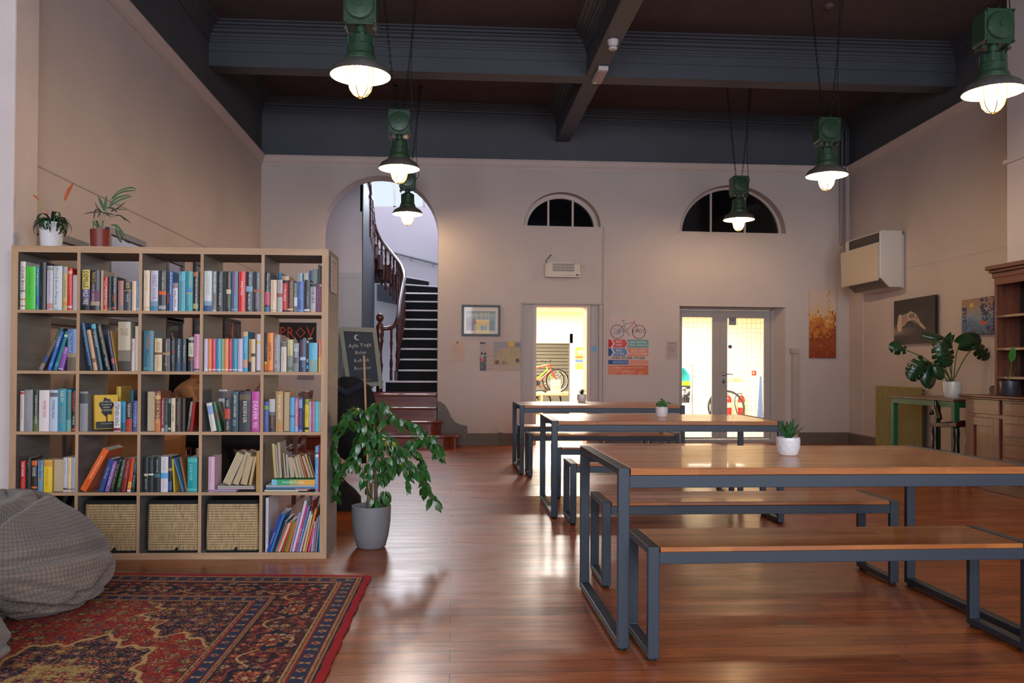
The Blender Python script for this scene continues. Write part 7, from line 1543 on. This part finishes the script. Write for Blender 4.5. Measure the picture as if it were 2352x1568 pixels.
def frond(pts,w,mi=0,b=.15):
    P=cat([pl_(x,y,b) for x,y in pts],5); n=len(P); s=Vector((.3,-.9,.2)).normalized(); v=[];f=[]
    for k,q in enumerate(P):
        t_=k/(n-1); tg=(P[min(k+1,n-1)]-P[max(k-1,0)]).normalized(); sd=tg.cross(Vector((0,-1,0))).normalized(); wq=w/2*math.sin(math.pi*min(1,.08+.92*t_))**.7+.0004; v+= [q-sd*wq,q+Vector((0,-.0015,0)),q+sd*wq]
    for k in range(n-1): b_=k*3; f+=[(b_,b_+1,b_+4,b_+3),(b_+1,b_+2,b_+5,b_+4)]
    mb.add(v,f,mi)
def st(pts,r_=.0018): mb.tube(cat([base]+[pl_(x,y) for x,y in pts],3),r_,5,2)
st([(235,500),(241,480)]); frond([(241,485),(234,468),(226,452)],.017); frond([(241,485),(243,468),(245,449)],.017)
st([(240,500),(250,470),(257,456)]); frond([(257,455),(275,438),(300,431),(312,434)],.008); frond([(257,457),(280,441),(313,437)],.007); frond([(252,472),(268,455),(299,447)],.011); frond([(252,474),(272,461),(303,450)],.010)
frond([(254,486),(270,478),(288,464)],.008,1); frond([(244,477),(258,478),(270,488)],.010,1); frond([(256,482),(275,480),(290,483)],.004,1)
st([(230,505),(232,490)]); frond([(236,487),(215,487),(192,491)],.006,1); frond([(232,486),(220,482),(215,505)],.010,1); frond([(232,484),(229,490),(224,500)],.009,1); frond([(238,490),(225,478),(218,465)],.006,1); frond([(236,488),(248,490),(262,493)],.009,1); frond([(236,488),(245,492),(255,498)],.008,1)
st([(250,505),(262,496)],.001); frond([(262,496),(276,495),(302,513)],.007,1); frond([(276,495),(283,500),(288,507)],.006,1); frond([(224,524),(216,512),(214,526)],.010,0); frond([(226,524),(222,508),(230,524)],.009,1); frond([(211,511),(220,507),(226,508)],.004,1)
frond([(255,517),(268,518),(280,532),(288,543)],.012,0,.10); frond([(265,518),(273,540),(280,558)],.009,0,.10); frond([(272,528),(284,550),(300,559)],.007,1,.10); frond([(266,527),(270,545),(279,558)],.006,1,.1)
frond([(236,524),(238,508),(234,512)],.007,0)
mb.build('foliage',[pg,pgd,mat('7c7c54',.6)],t,smooth=True,world=False)
# monstera on the green legged table
my=onX(2187,905,5.32).y; q=onX(2187,909,5.32); pz_=gtz
pc=Vector((5.32,q.y,pz_)); 
def mp_(px,py,x=5.32): return onX(px,py,x)
def mq(px,py,dy=0): return onY(px,py,pc.y+dy)
t=thing('potted_monstera','large monstera with split leaves in a white pot on the green legged table','potted plant',tuple(pc),0)
r1=(mq(2208,890).x-mq(2168,890).x)/2*.96; hp=mq(2187,876).z-pz_
cxp=mq(2187.5,890).x; pc2=Vector((cxp,pc.y,pz_)); 
mb=MB(); mb.lathe([(0,0),(r1*.82,0),(r1*.93,.02),(r1,hp*.5),(r1*.98,hp),(r1*.9,hp),(r1*.88,hp*.8)],32,tuple(pc2),caps=False); mb.build('pot',mat('d4d2cc',.3,coat=.3),t,smooth=True,auto=50)
mb=MB(); mb.lathe([(r1*.9,hp*.85),(0,hp*.87)],16,tuple(pc2),caps=False); mb.build('soil',mat('2c2018',.95),t)
mon=mat('173a1c',.35,noise=(9,.35),coat=.25); monst=mat('46582c',.5)
def monleaf(cpx,cpy,L_,ang,dy=0,tilt=.5,W=.9,splits=4,yaw=0):
    """ang = picture-plane angle of the midrib tip"""
    o=mq(cpx,cpy,dy); a=math.radians(ang); dr=Vector((math.cos(a),-.25*tilt,math.sin(a))).normalized(); n0=Vector((math.sin(yaw)*.8,-1,.35*tilt)).normalized(); s=dr.cross(n0).normalized(); nn=s.cross(dr)
    v=[o];rim=[]
    for sd in (1,-1):
        R=[]; m=44
        for k in range(m+1):
            t_=k/m; x=t_*L_; w=L_*W*.5*(math.sin(math.pi*(t_*.92+.05))**.55)*(1.06-.35*t_)
            x0=x-.16*L_*(1-t_)**3
            if splits and .12<t_<.86:
                ph=(t_-.12)/.74*splits; fr=ph%1
                if fr<.26: w*=.34+.2*t_
            R.append((x0 + (.12*L_*math.sin(t_*3)),w*sd))
        rim+= R if sd==1 else R[::-1]
    mbq=MB(); vv=[]; 
    for x,w in rim: vv.append(o+dr*x+s*w-nn*(abs(w)**1.5*.9+ (x/L_)**2*L_*.14))
    # midrib fan strips
    m=45; V=[];Fc=[]
    for k in range(m):
        x=k/(m-1)*L_*1.0; c=o+dr*x-nn*((x/L_)**2*L_*.14); V+=[vv[k],c,vv[2*m-1-k]]
    for k in range(m-1): b_=k*3; Fc+=[(b_,b_+1,b_+4,b_+3),(b_+1,b_+2,b_+5,b_+4)]
    mbq.add(V,Fc); ob=mbq.build('leaf',mon,t,smooth=True); sdm=ob.modifiers.new('s','SOLIDIFY'); sdm.thickness=.0015
    return o
LF=[(2078,803,.17,165,.05,.3,.95,2,.2),(2122,828,.25,232,-.05,.5,.95,4,.2),(2142,838,.25,258,.0,.7,1.0,0,.4),(2163,785,.27,285,-.04,.4,1.05,4,0),(2203,790,.24,18,.1,.7,.95,0,-.2),(2240,795,.20,-42,.05,.4,.85,3,-.4),(2122,768,.20,-8,.08,1.6,.5,0,0),(2186,770,.18,240,.1,.3,.7,0,.2),(2150,842,.15,300,-.08,.4,.9,0,0)]
mb=MB(); base=pc2+Vector((0,0,hp*.85))
for (x,y,L_,an,dy,ti,W,spn,yw) in LF:
    o=monleaf(x,y,L_,an,dy,ti,W,spn,yw); midp=base.lerp(o,.55)+Vector((0,0,.06)); mb.tube(cat([base+Vector((R_.uniform(-.04,.04),R_.uniform(-.03,.03),0)),midp,o],6),[.006]*13,6)
mb.build('stems',monst,t,smooth=True)
# dresser plant
dy_=onX(2318,900,5.08).y; c=Vector((5.08,dy_,dtz))
def dq(px,py,dy=0): return onY(px,py,dy_+dy)
t=thing('potted_seedling','small leafy plant in a metallic grey pot on the dresser worktop','potted plant',tuple(c),0)
r1=(dq(2338,890).x-dq(2298,890).x)/2*.96; hp=dq(2318,875).z-dtz; c=Vector((dq(2318,890).x,dy_,dtz+.001))
mb=MB(); mb.lathe([(0,0),(r1*.8,0),(r1*.9,.015),(r1*.98,hp),(r1*.92,hp),(r1*.9,hp*.8)],32,tuple(c),caps=False); mb.build('pot',mat('4c4e54',.3,.5),t,smooth=True,auto=50)
mb=MB(); mb.lathe([(r1*.9,hp*.85),(0,hp*.87)],16,tuple(c),caps=False); mb.build('soil',mat('2c2018',.95),t)
mb=MB(); b0=c+Vector((0,0,hp*.9)); mb.tube(cat([b0,dq(2322,850),dq(2323,828)],5),.0025,6,1); leaf(mb,dq(2323,832),Vector((.02,-.15,1)),Vector((0,-1,.2)),dq(2323,792).z-dq(2323,832).z,.07,0,8,.0,.05)
for pts,w in (([(2316,872),(2310,850),(2292,838)],.008),([(2316,872),(2305,845),(2288,850)],.006),([(2316,874),(2316,850),(2308,825)],.007),([(2314,874),(2300,866),(2284,868)],.009),([(2322,872),(2335,845),(2350,840)],.005),([(2324,870),(2330,855),(2340,858)],.004)):
    P=cat([dq(*x) for x in pts],5); n=len(P); mb.tube(P,[max(.0006,w/2*math.sin(math.pi*(.1+.9*i/n))) for i in range(n)],6,2,flat=.25)
mb.build('foliage',[mat('3c7a2c',.4,noise=(20,.2)),mat('5c7a3c',.5),mat('35522a',.5)],t,smooth=True)
mb=MB(); mb.lathe([(0,0),(.05,0),(.05,.006),(0,.006)],16,tuple(pc2+Vector((-.02,.0,-.0)))); None
# ================================================================ LEFT WALL THINGS
def Lth(name,label,cat,x0,yt,x1,yb,lean=0):
    a=on(x0,yt,(XL+.03,0,0),Vector((1,0,0))); b_=on(x1,yb,(XL+.03,0,0),Vector((1,0,0))); return a,b_
def wallframe(x0,x1,ytop_near,h,label,glassc,matc='2c2f36',k=.05,art=None,cat_='picture'):
    a=on(x0,ytop_near,(XL+.03,0,0),Vector((1,0,0))); y1=on(x1,ytop_near,(XL+.03,0,0),Vector((1,0,0))).y; W=y1-a.y; zt=a.z
    t=thing('framed_picture',label,'picture',(XL+.004,a.y,zt-h),math.radians(90))
    mb=MB()
    for q in ((0,-.03,0,W,0,k),(0,-.03,h-k,W,0,h),(0,-.03,k,k,0,h-k),(W-k,-.03,k,W,0,h-k)): mb.box(*q)
    mb.build('frame',mat(matc,.35),t,world=False,bevel=.003)
    fn=art or (lambda U,V: np.tile(C3(glassc),(U.size,1)).reshape(*U.shape,3)*(.8+.4*smoothn(U,V,3,3,int(x0))[...,None]))
    o=painted('print',W-k,h-k,50,50,fn,t,thick=.006,m=attrmat(coat=.8,rough=.2)); o.location=(k/2,-.012,k/2); return t
wallframe(60,205,510,.62,'dark framed picture behind the white bromeliad pot','7c6c64')
wallframe(250,336,521,.75,'dark framed picture with pale blue glass behind the palm pot','8c94a4')
wallframe(384,424,586,.62,'black edged picture high behind the middle cubes','7c7080')
wallframe(450,476,598,.80,'narrow black frame, partly behind the middle cube divider','4c5060',k=.04)
def dogart(U,V):
    rgb=np.tile(C3('1a1c20'),(U.size,1)).reshape(*U.shape,3); q=np.hypot((U-.6)*1.1,V-.6); rgb[q<.25]=C3('3c3230'); rgb[(np.abs(q-.17)<.03)&(U<.62)&(V<.62)]=C3('c8ccd0'); rgb[(np.abs(V-.42)<.012)&(U<.5)]=C3('6c747c'); return rgb
wallframe(381,420,727,.36,'black print with a pale crescent, behind the second row of books','202020',art=dogart,matc='141416',k=.03)
def d2art(U,V):
    rgb=np.tile(C3('2c2630'),(U.size,1)).reshape(*U.shape,3); n=smoothn(U,V,6,6,9); rgb[V>.7]=C3('6c645c'); rgb[(V>.35)&(V<=.7)]=C3('4c4a38'); rgb[(n>.6)&(V<.6)]=C3('8c4440'); rgb[np.abs(U-.5-.15*(V-.5))<.025]=C3('a8c8dc'); 
    for cx in (.28,.74): q=np.hypot(U-cx,(V-.12)*1.2); rgb[np.abs(q-.13)<.02]=C3('6c747c')
    return rgb
wallframe(517,553,729,.62,'black framed print with a blue blade shape, fourth cube along','303038',art=d2art,matc='17171a',k=.035)
t=thing('price_card','cream price card with a red emblem on the side wall behind the leaning books','label',(XL+.003,on(135,748,(XL,0,0),Vector((1,0,0))).y,on(135,790,(XL,0,0),Vector((1,0,0))).z),math.radians(90))
painted('card',on(178,740,(XL,0,0),Vector((1,0,0))).y-on(135,740,(XL,0,0),Vector((1,0,0))).y,.3,40,40,tagcard,t,thick=.003,base='c4a48c')
# banner on the back wall near the arch
u0,z0=onB(641,812); u1,z1=onB(727,741)
t=thing('wall_banner','black banner with tall red and white capital letters beside the arch','banner',tuple(Bw(u0,z0,-.003)),RBz); w_,h_=u1-u0,z1-z0
mb=MB(); mb.box(0,-.004,0,w_,0,h_); mb.build('cloth',mat('131314',.7),t,world=False)
text('PROV',.1,mat('b03a28',.6),t,(w_*.49,-.005,h_*.68),Mx,fit=(w_*.93,h_*.36)); text('SPACE',.1,mat('c8c0bc',.6),t,(w_*.47,-.006,h_*.34),Mx,fit=(w_*.86,h_*.36))
t=Bthing('cable_box','shallow grey outlined box on the wall behind the top of the third row','box',686,868,0); w_,h_=bsize(686,850,721,868)
mb=MB(); mb.box(0,-.04,0,w_,-.002,h_); mb.box(-.01,-.045,-.01,w_+.01,-.04,.006); mb.build('cover',mat('8c7c84',.5),t,world=False,bevel=.003)
# ================================================================ BEHIND THE BOOKCASE
redw=woodmat('red_slats','7c3c2c','4a2018',0,30,rough=.35,coat=.3); redz=woodmat('red_slats_upright','7c4030','4a2218',2,30,rough=.35,coat=.3)
def slat_chair(label,x,y,rz,z=0):
    x=max(x,-2.40); t=thing('slatted_chair',label,'chair',(x,y,0),rz,'slatted wooden chairs behind the bookcase')
    for sx in (-.22,.19):
        mb=MB(); mb.box(sx,.20,0,sx+.03,.235,.46); mb.add([(sx,.20,.46),(sx+.03,.20,.46),(sx+.03,.235,.46),(sx,.235,.46),(sx,.27,.92),(sx+.03,.27,.92),(sx+.03,.30,.92),(sx,.30,.92)],[(0,3,2,1),(4,5,6,7),(0,1,5,4),(1,2,6,5),(2,3,7,6),(3,0,4,7)]); mb.build('back_post',redz,t,world=False)
        mb=MB(); mb.box(sx,-.22,0,sx+.03,-.19,.43); mb.build('leg',redz,t,world=False)
    mb=MB()
    for k in range(6): mb.box(-.22,-.22+k*.075,.43,.22,-.16+k*.075,.45)
    mb.build('seat_slats',redw,t,world=False,bevel=.003)
    mb=MB()
    for k in range(6): zz=.52+k*.068; yy=.205+(zz-.46)/.46*.07; mb.box(-.225,yy-.018,zz,.225,yy,zz+.05)
    mb.build('backrest_slats',redw,t,world=False,bevel=.003)
    return t
slat_chair('slatted chair directly behind the yellow face-out novel',onY(285,880,7.0).x,6.9,math.pi)
c2=slat_chair('slatted chair beside the striped sleeve, seen through the fourth cube',onY(545,880,7.9).x,7.75,math.pi)
c3=slat_chair('slatted chair under the person in the cream top',onY(392,900,7.35).x-.12,7.45,math.pi/2)
c4=slat_chair('slatted chair under the person in the striped sleeve',onY(606,900,7.1).x+.08,7.1,-math.pi/2)
# small round cafe table between the two people
tx,ty=(c3.location.x+c4.location.x)/2,7.25
t=thing('cafe_table','small dark round cafe table between the two seated people','table',(tx,ty,0),0)
mb=MB(); mb.lathe([(0,.70),(.27,.70),(.28,.71),(.28,.725),(0,.73)],32); mb.build('top',mat('3c2c24',.4),t,world=False)
mb=MB(); mb.lathe([(.20,0),(.21,.015),(.04,.04),(.028,.1),(.028,.70)],24); mb.build('pedestal',mat('1c1c1e',.4),t,world=False)
mb=MB(); mb.lathe([(.035,0),(.045,.01),(.045,.085),(.03,.095),(.02,.1),(.02,.14),(.05,.145),(.05,.17),(.02,.2),(0,.2)],20,(tx+.06,ty-.1,.7305)); tag(mb.build('coffee_press',mat('17191a',.3),smooth=True),'small black lidded pot standing on the cafe table','pot')
# coat covered chair and bag by the ficus
t=thing('black_coat','long black coat draped over a chair between the bookcase and the staircase','coat',(onZ(800,1130).x,7.2,0),0)
cxk=onY(806,1000,7.2).x
mb=MB(); rings=[]
for z,w,d_,off in ((.30,.10,.06,.09),(.36,.17,.12,.06),(.48,.22,.17,.01),(.62,.24,.19,-.01),(.78,.23,.16,-.02),(.90,.20,.11,-.01),(.96,.16,.07,0),(1.0,.12,.05,-.01),(1.04,.06,.03,-.02)):
    rings.append([(cxk+off+w*math.cos(a)*(1+.10*math.sin(5*a+z*4)),7.2+d_*math.sin(a)*(1+.12*math.cos(4*a)),z) for a in np.linspace(0,2*math.pi,37)[:-1]])
mb.loft(rings); mb.build('cloth',mat('0d0e12',.9,noise=(8,.3),bump=(25,.6)),t,smooth=True)
mb=MB(); mb.tube([(cxk-.13,7.08,.96),(cxk-.02,7.06,.90),(cxk+.14,7.06,.985)],.03,8); mb.build('collar',mat('1c2434',.9),t,smooth=True)
t=thing('folding_chair','dark thin legged folding chair under the black coat','chair',(cxk,7.25,0),0)
mb=MB()
for x in (-.17,.17): mb.tube([(cxk+x,7.12,0),(cxk+x*1.0,7.12,.44)],.012,8); mb.tube([(cxk+x*.9,7.42,0),(cxk+x,7.40,.45),(cxk+x*.95,7.42,.8)],.012,8)
mb.build('leg_frame',mat('1c1c1e',.4,.5),t,smooth=True)
mb=MB(); mb.box(cxk-.18,7.08,.44,cxk+.18,7.44,.46); mb.build('seat',mat('17171a',.6),t,bevel=.004)
b0=onZ(790,1174); R1=.115
mb=MB(); rings=[]
for z,s_,k in ((0,.95,1),(.03,1.05,1),(.10,1.0,1),(.16,.85,.8),(.20,.6,.6),(.225,.3,.4),(.235,.05,.1)):
    rings.append([(b0.x-.0+R1*s_*math.cos(a)*(1+.07*math.sin(3*a))-(.0 if z<.1 else (z-.1)*.5),b0.y+.1+.10*k*math.sin(a),z) for a in np.linspace(0,2*math.pi,33)[:-1]])
mb.loft(rings); o=tag(mb.build('rucksack',mat('0e0e10',.85,bump=(30,.5)),smooth=True),'slumped black rucksack on the floor beside the bookcase foot','bag')
mb=MB(); mb.tube([(b0.x-.05,b0.y+.08,.19),(b0.x-.02,b0.y+.02,.26),(b0.x+.02,b0.y+.06,.2)],.008,6); mb.build('strap',mat('141416',.8),o,smooth=True)
# tan armchair, cushion, folded easel behind the first cubes
tan=mat('b07a48',.85,noise=(6,.12),bump=(120,.3),name='tan_suede')
ax=max(onY(146,950,6.1).x,-2.36); 
t=thing('tan_armchair','tan suede tub armchair seen through the pier-end cubes','armchair',(ax,6.2,0),0)
wz=1.12
mb=MB(); rings=[]
for z,s_ in ((.09,.80),(.2,.93),(.5,1),(.85,1.0),(1.03,.98),(1.10,.9),(1.12,.7)):
    rings.append([(ax-.02+.27*s_*math.copysign(abs(math.cos(a))**.5,math.cos(a)),6.0+.09*s_*math.copysign(abs(math.sin(a))**.6,math.sin(a)),z) for a in np.linspace(0,2*math.pi,41)[:-1]])
mb.loft(rings); mb.build('backrest',tan,t,smooth=True)
mb=MB(); mb.box(ax-.27,6.10,.12,ax+.23,6.6,.42); mb.build('seat',tan,t,bevel=.05)
for s_ in (-.31,.22): mb=MB(); mb.box(ax+s_,6.08,.12,ax+s_+.08,6.62,.62); mb.build('armrest',tan,t,bevel=.035)
for dx in (-.25,.19):
    for yy in (5.98,6.52): MB().lathe([(.014,0),(.02,.12),(0,.12)],8,(ax+dx,yy,0)).build('leg',mat('2c1c14',.4),t)
gx_=onY(288,1015,6.4)
t=thing('grey_ottoman','pale grey upholstered seat with piping, behind the big orange annual','ottoman',(gx_.x,6.5,0),0)
gmt=mat('8c857e',.9,bump=(200,.3)); mb=MB(); mb.box(gx_.x-.25,6.3,.30,gx_.x+.22,6.75,.66); mb.build('cushion',gmt,t,bevel=.06)
mb=MB(); mb.tube(cat([Vector((gx_.x-.25,6.295,.56)),Vector((gx_.x-.1,6.292,.585)),Vector((gx_.x+.05,6.292,.56)),Vector((gx_.x+.2,6.295,.46))],5),.005,6); mb.build('piping',mat('6c6460',.8),t,smooth=True)
mb=MB(); mb.box(gx_.x-.25,6.3,.06,gx_.x+.22,6.75,.30)
for dx in (-.22,.17):
    for yy in (6.32,6.70): mb.box(gx_.x+dx,yy,0,gx_.x+dx+.03,yy+.03,.06)
mb.build('base',mat('141416',.8),t)
ez=onY(150,1165,5.75)
t=thing('folded_easel','folded grey metal easel leaning behind the bottom row','easel',(ez.x,5.75,0),0)
for k,dx in enumerate((0,.07)): mb=MB(); mb.tube([(ez.x-.06+dx,5.72,0),(ez.x+.13+dx,5.74,.62)],.016,8); mb.build('leg',mat('5a6064',.4,.5),t,smooth=True)
mb=MB(); mb.add([(ez.x-.22,5.78,.0),(ez.x+.1,5.78,0),(ez.x+.12,5.78,.34),(ez.x-.22,5.78,.24),(ez.x-.22,5.81,0),(ez.x+.1,5.81,0),(ez.x+.12,5.81,.34),(ez.x-.22,5.81,.24)],[(0,1,2,3),(7,6,5,4),(0,4,5,1),(1,5,6,2),(2,6,7,3),(3,7,4,0)]); mb.build('folded_board',mat('1a1816',.8),t)
# --- seated people
def skin(name,pts,edges,radii,m,parent,root=0,sub=1):
    me=bpy.data.meshes.new(name); me.from_pydata([tuple(p) for p in pts],edges,[]); o=bpy.data.objects.new(name,me); COL.objects.link(o)
    if parent is not None: o.parent=parent
    sk_=o.modifiers.new('Skin','SKIN'); sk_.use_smooth_shade=True
    me.skin_vertices if hasattr(me,'skin_vertices') else None
    if not me.skin_vertices:
        bpy.context.view_layer.objects.active=o
    return o,me
def limb_mesh(mb,pts,rad,n=14,mi=0,fl=None):
    P=cat([Vector(p) for p in pts],5); k=len(P); R=np.interp(np.linspace(0,len(pts)-1,k),range(len(pts)),rad); mb.tube(P,list(R),n,mi,flat=fl or 1)
def remeshed(mb,name,m,parent,vox=.008):
    o=mb.build(name,m,parent,world=False,smooth=True); r=o.modifiers.new('join','REMESH'); r.mode='VOXEL'; r.voxel_size=vox; r.use_smooth_shade=True
    s=o.modifiers.new('soft','SMOOTH'); s.factor=.5; s.iterations=6; return o
def person(label,loc,rz,skinc,topc,trousc,hairc,stripes=False,lean_=.25,armf=1):
    """faces local +X, seated; origin on the floor under the hips"""
    t=thing('person',label,'person',loc,rz)
    sk_m=mat(skinc,.55,noise=(30,.06)); tp=mat(topc,.85,bump=(200,.3)); tr_=mat(trousc,.85); hr=mat(hairc,.6,bump=(80,.7))
    if stripes:
        tp,nt,b=newmat('striped_jersey'); tc=N(nt,'ShaderNodeTexCoord'); sp_=N(nt,'ShaderNodeSeparateXYZ',{0:tc.outputs['Object']}); ad=N(nt,'ShaderNodeMath',{0:sp_.outputs['Z'],1:sp_.outputs['X']},operation='SUBTRACT'); ml=N(nt,'ShaderNodeMath',{0:ad.outputs[0],1:420.0},operation='MULTIPLY'); si=N(nt,'ShaderNodeMath',{0:ml.outputs[0]},operation='SINE'); nt.links.new(ramp(nt,si.outputs[0],[(.3,S('8c6c6c')),(.6,S('b89a96'))]),b.inputs['Base Color']); b.inputs['Roughness'].default_value=.85
    ln=lean_; hip=Vector((0,0,.52)); ch=Vector((.10*ln*3,0,.88)); nk=Vector((.14*ln*3+.02,0,1.02)); hd=nk+Vector((.06,0,.155))
    mb=MB(); rg=[]
    for c,rx,ry in ((hip+Vector((0,0,-.08)),.12,.17),(hip,.125,.175),(hip.lerp(ch,.4),.11,.15),(hip.lerp(ch,.8),.125,.18),(ch+Vector((.01,0,.05)),.11,.195),(ch+Vector((.02,0,.10)),.07,.12),(nk,.055,.06)):
        rg.append([(c.x+rx*math.cos(a),c.y+ry*math.sin(a),c.z) for a in np.linspace(0,2*math.pi,25)[:-1]])
    mb.loft(rg)
    for s in (-1,1):
        sh=ch+Vector((.02,s*.18,.06)); el=sh+Vector((.14*armf,s*.05,-.25)); wr=el+Vector((.22*armf,-s*.08,.04)); limb_mesh(mb,[sh,sh.lerp(el,.5),el,el.lerp(wr,.8)],[.058,.052,.045,.036])
    top=remeshed(mb,'top',tp,t)
    mb=MB()
    for s in (-1,1):
        kn=Vector((.43,s*.11,.50)); an=Vector((.40,s*.11,.09)); limb_mesh(mb,[hip+Vector((0,s*.09,-.03)),Vector((.22,s*.11,.51)),kn,kn.lerp(an,.5)+Vector((-.02,0,0)),an],[.10,.088,.064,.058,.045])
    remeshed(mb,'trousers',tr_,t)
    mb=MB()
    mb.ball(tuple(hd+Vector((0,0,.02))),.092,14,sc=(1.0,.82,1.18)); mb.ball(tuple(hd+Vector((.045,0,-.062))),.05,10,sc=(1,.82,.8)); limb_mesh(mb,[nk+Vector((-.01,0,-.04)),nk+Vector((.01,0,.05)),hd+Vector((-.01,0,-.03))],[.058,.052,.055])
    mb.ball(tuple(hd+Vector((.098,0,-.0))),.017,6,sc=(1.2,.8,1)); mb.tube([hd+Vector((.088,0,.035)),hd+Vector((.104,0,.002))],[.010,.015],8)
    mb.ball(tuple(hd+Vector((.085,0,-.044))),.016,8,sc=(.7,1.5,.35)); mb.ball(tuple(hd+Vector((.084,0,-.055))),.014,8,sc=(.7,1.4,.4))
    for s in (-1,1): mb.ball(tuple(hd+Vector((-.005,s*.078,.0))),.026,8,sc=(.6,.3,1.1))
    for s in (-1,1):
        sh=ch+Vector((.02,s*.18,.06)); el=sh+Vector((.14*armf,s*.05,-.25)); wr=el+Vector((.22*armf,-s*.08,.04)); limb_mesh(mb,[el.lerp(wr,.7),wr,wr+Vector((.03,0,0))],[.032,.026,.028])
        pm2=wr+Vector((.06,0,0)); mb.ball(tuple(pm2),.038,8,sc=(1.1,.95,.45))
        for k in range(4): y=(k-1.5)*.019; L_=(.055,.065,.062,.05)[k]; q=pm2+Vector((.03,y,0)); mb.tube([q,q+Vector((L_*.5,0,-.004)),q+Vector((L_*.85,0,-.022)),q+Vector((L_*.8,0,-.04))],[.010,.009,.008,.006],8)
        q=pm2+Vector((-.005,-s*.032,0)); mb.tube([q,q+Vector((.025,-s*.02,-.006)),q+Vector((.05,-s*.016,-.016))],[.012,.010,.008],8)
    body=remeshed(mb,'body',sk_m,t,vox=.0045)
    mb=MB()
    for s in (-1,1): mb.ball(tuple(hd+Vector((.078,s*.032,.022))),.011,8)
    mb.build('eyes',mat('e8e4e0',.2),t,smooth=True,world=False)
    mb=MB()
    for s in (-1,1): mb.ball(tuple(hd+Vector((.0855,s*.033,.021))),.0055,6)
    mb.build('irises',mat('3a2a20',.2),t,smooth=True,world=False)
    mb=MB(); mb.ball(tuple(hd+Vector((-.018,0,.045))),.103,12,sc=(1,.92,1.08)); mb.ball(tuple(hd+Vector((-.07,0,-.03))),.06,8,sc=(.7,1.1,1.2)); 
    o=mb.build('hair',hr,t,smooth=True,world=False)
    mb=MB()
    for s in (-1,1):
        rg=[]; 
        for x,w,h in ((.34,.035,.06),(.40,.042,.07),(.48,.045,.05),(.56,.04,.03),(.585,.02,.02)): rg.append([(x,s*.11+w*math.cos(a),max(0,h*.5+h*.5*math.sin(a))) for a in np.linspace(0,2*math.pi,13)[:-1]])
        mb.loft(rg)
    mb.build('shoes',mat('2c2420',.5),t,smooth=True,world=False)
    return t
pa=onY(388,880,7.35)
person('seated person in a cream top leaning forward, seen through the middle cube',(max(onY(428,880,7.3).x-.36,-2.40),7.3,0),0,'b86848','c89c74','26282c','3c2418',lean_=.45)
person('seated person in a striped sleeve, seen through the fourth cube',(onY(598,880,7.1).x+.12,7.1,0),math.pi,'c88c6c','b89a94','1e2024','2a1c14',stripes=True,lean_=.1)
t=thing('black_jacket','black jacket hanging on a tall stand behind the seated person in cream','jacket',(onY(440,950,8.0).x,8.0,0),0)
jx=onY(440,950,8.0).x; mb=MB(); rings=[]
for z,w in ((.45,.20),(.7,.21),(.95,.20),(1.15,.19),(1.22,.12),(1.26,.04)): rings.append([(jx+w*math.cos(a)*(1+.06*math.sin(6*a)),8.0+.09*math.sin(a),z) for a in np.linspace(0,2*math.pi,33)[:-1]])
mb.loft(rings); mb.build('cloth',mat('0c0d10',.9,bump=(20,.5)),t,smooth=True)
mb=MB(); mb.tube([(jx,8.0,0.0),(jx,8.0,1.35)],.014,8); mb.lathe([(.16,0),(.16,.02),(.02,.04)],20,(jx,8.0,0)); mb.build('stand',blk,t,smooth=True,auto=40)
LP=dict(front=210,exp=0.08,shop=260,shopb=300,stair=260,bulb=250,globe=2.2)
# ================================================================ LIGHT
def area(name,loc,rot,sx,sy,power,col,spread=None):
    l=bpy.data.lights.new(name,'AREA'); l.shape='RECTANGLE'; l.size=sx; l.size_y=sy; l.energy=power; l.color=col
    if spread: l.spread=spread
    o=bpy.data.objects.new(name,l); COL.objects.link(o); o.location=loc; o.rotation_euler=rot; return o
DAY=(.80,.88,1.0)
for i,(a,b) in enumerate(WX): area(f'window_daylight_{i}',((a+b)/2,-3.55,2.45),(math.radians(90),0,0),b-a,3.0,LP['front'],DAY)
w=bpy.data.worlds.new('sky'); SC.world=w; w.use_nodes=True; bg=w.node_tree.nodes['Background']; bg.inputs[0].default_value=(.75,.86,1,1); bg.inputs[1].default_value=1.0
SC.view_settings.view_transform='Standard'; SC.view_settings.look='None'; SC.view_settings.exposure=LP['exp']; SC.view_settings.gamma=1; SC.view_settings.use_curve_mapping=False
try:
    SC.cycles.use_denoising=True; SC.cycles.sample_clamp_indirect=6; SC.cycles.max_bounces=8; SC.cycles.caustics_reflective=False; SC.cycles.caustics_refractive=False
except Exception: pass

for i,(x,y) in enumerate(((1.8,14.0),(4.6,14.2),(7.0,14.5),(2.2,17.2),(5.6,17.2))): area(f'shop_lamp_{i}',(x,y,2.38),(0,0,0),1.2,.3,LP['shop'],(1,.93,.80))
area('shop_back_lamp',(1.6,21,2.38),(0,0,0),1.6,1.0,LP['shopb'],(1,.93,.82))
area('stair_daylight',((wa.x+wb_.x)/2,HY-.02,(wa.z+HT-.25)/2),(math.radians(-90),0,0),wb_.x-wa.x,HT-.25-wa.z,LP['stair'],(.86,.92,1))
BULB.inputs['Strength'].default_value=LP['bulb']; GLOBE.inputs['Strength'].default_value=LP['globe']
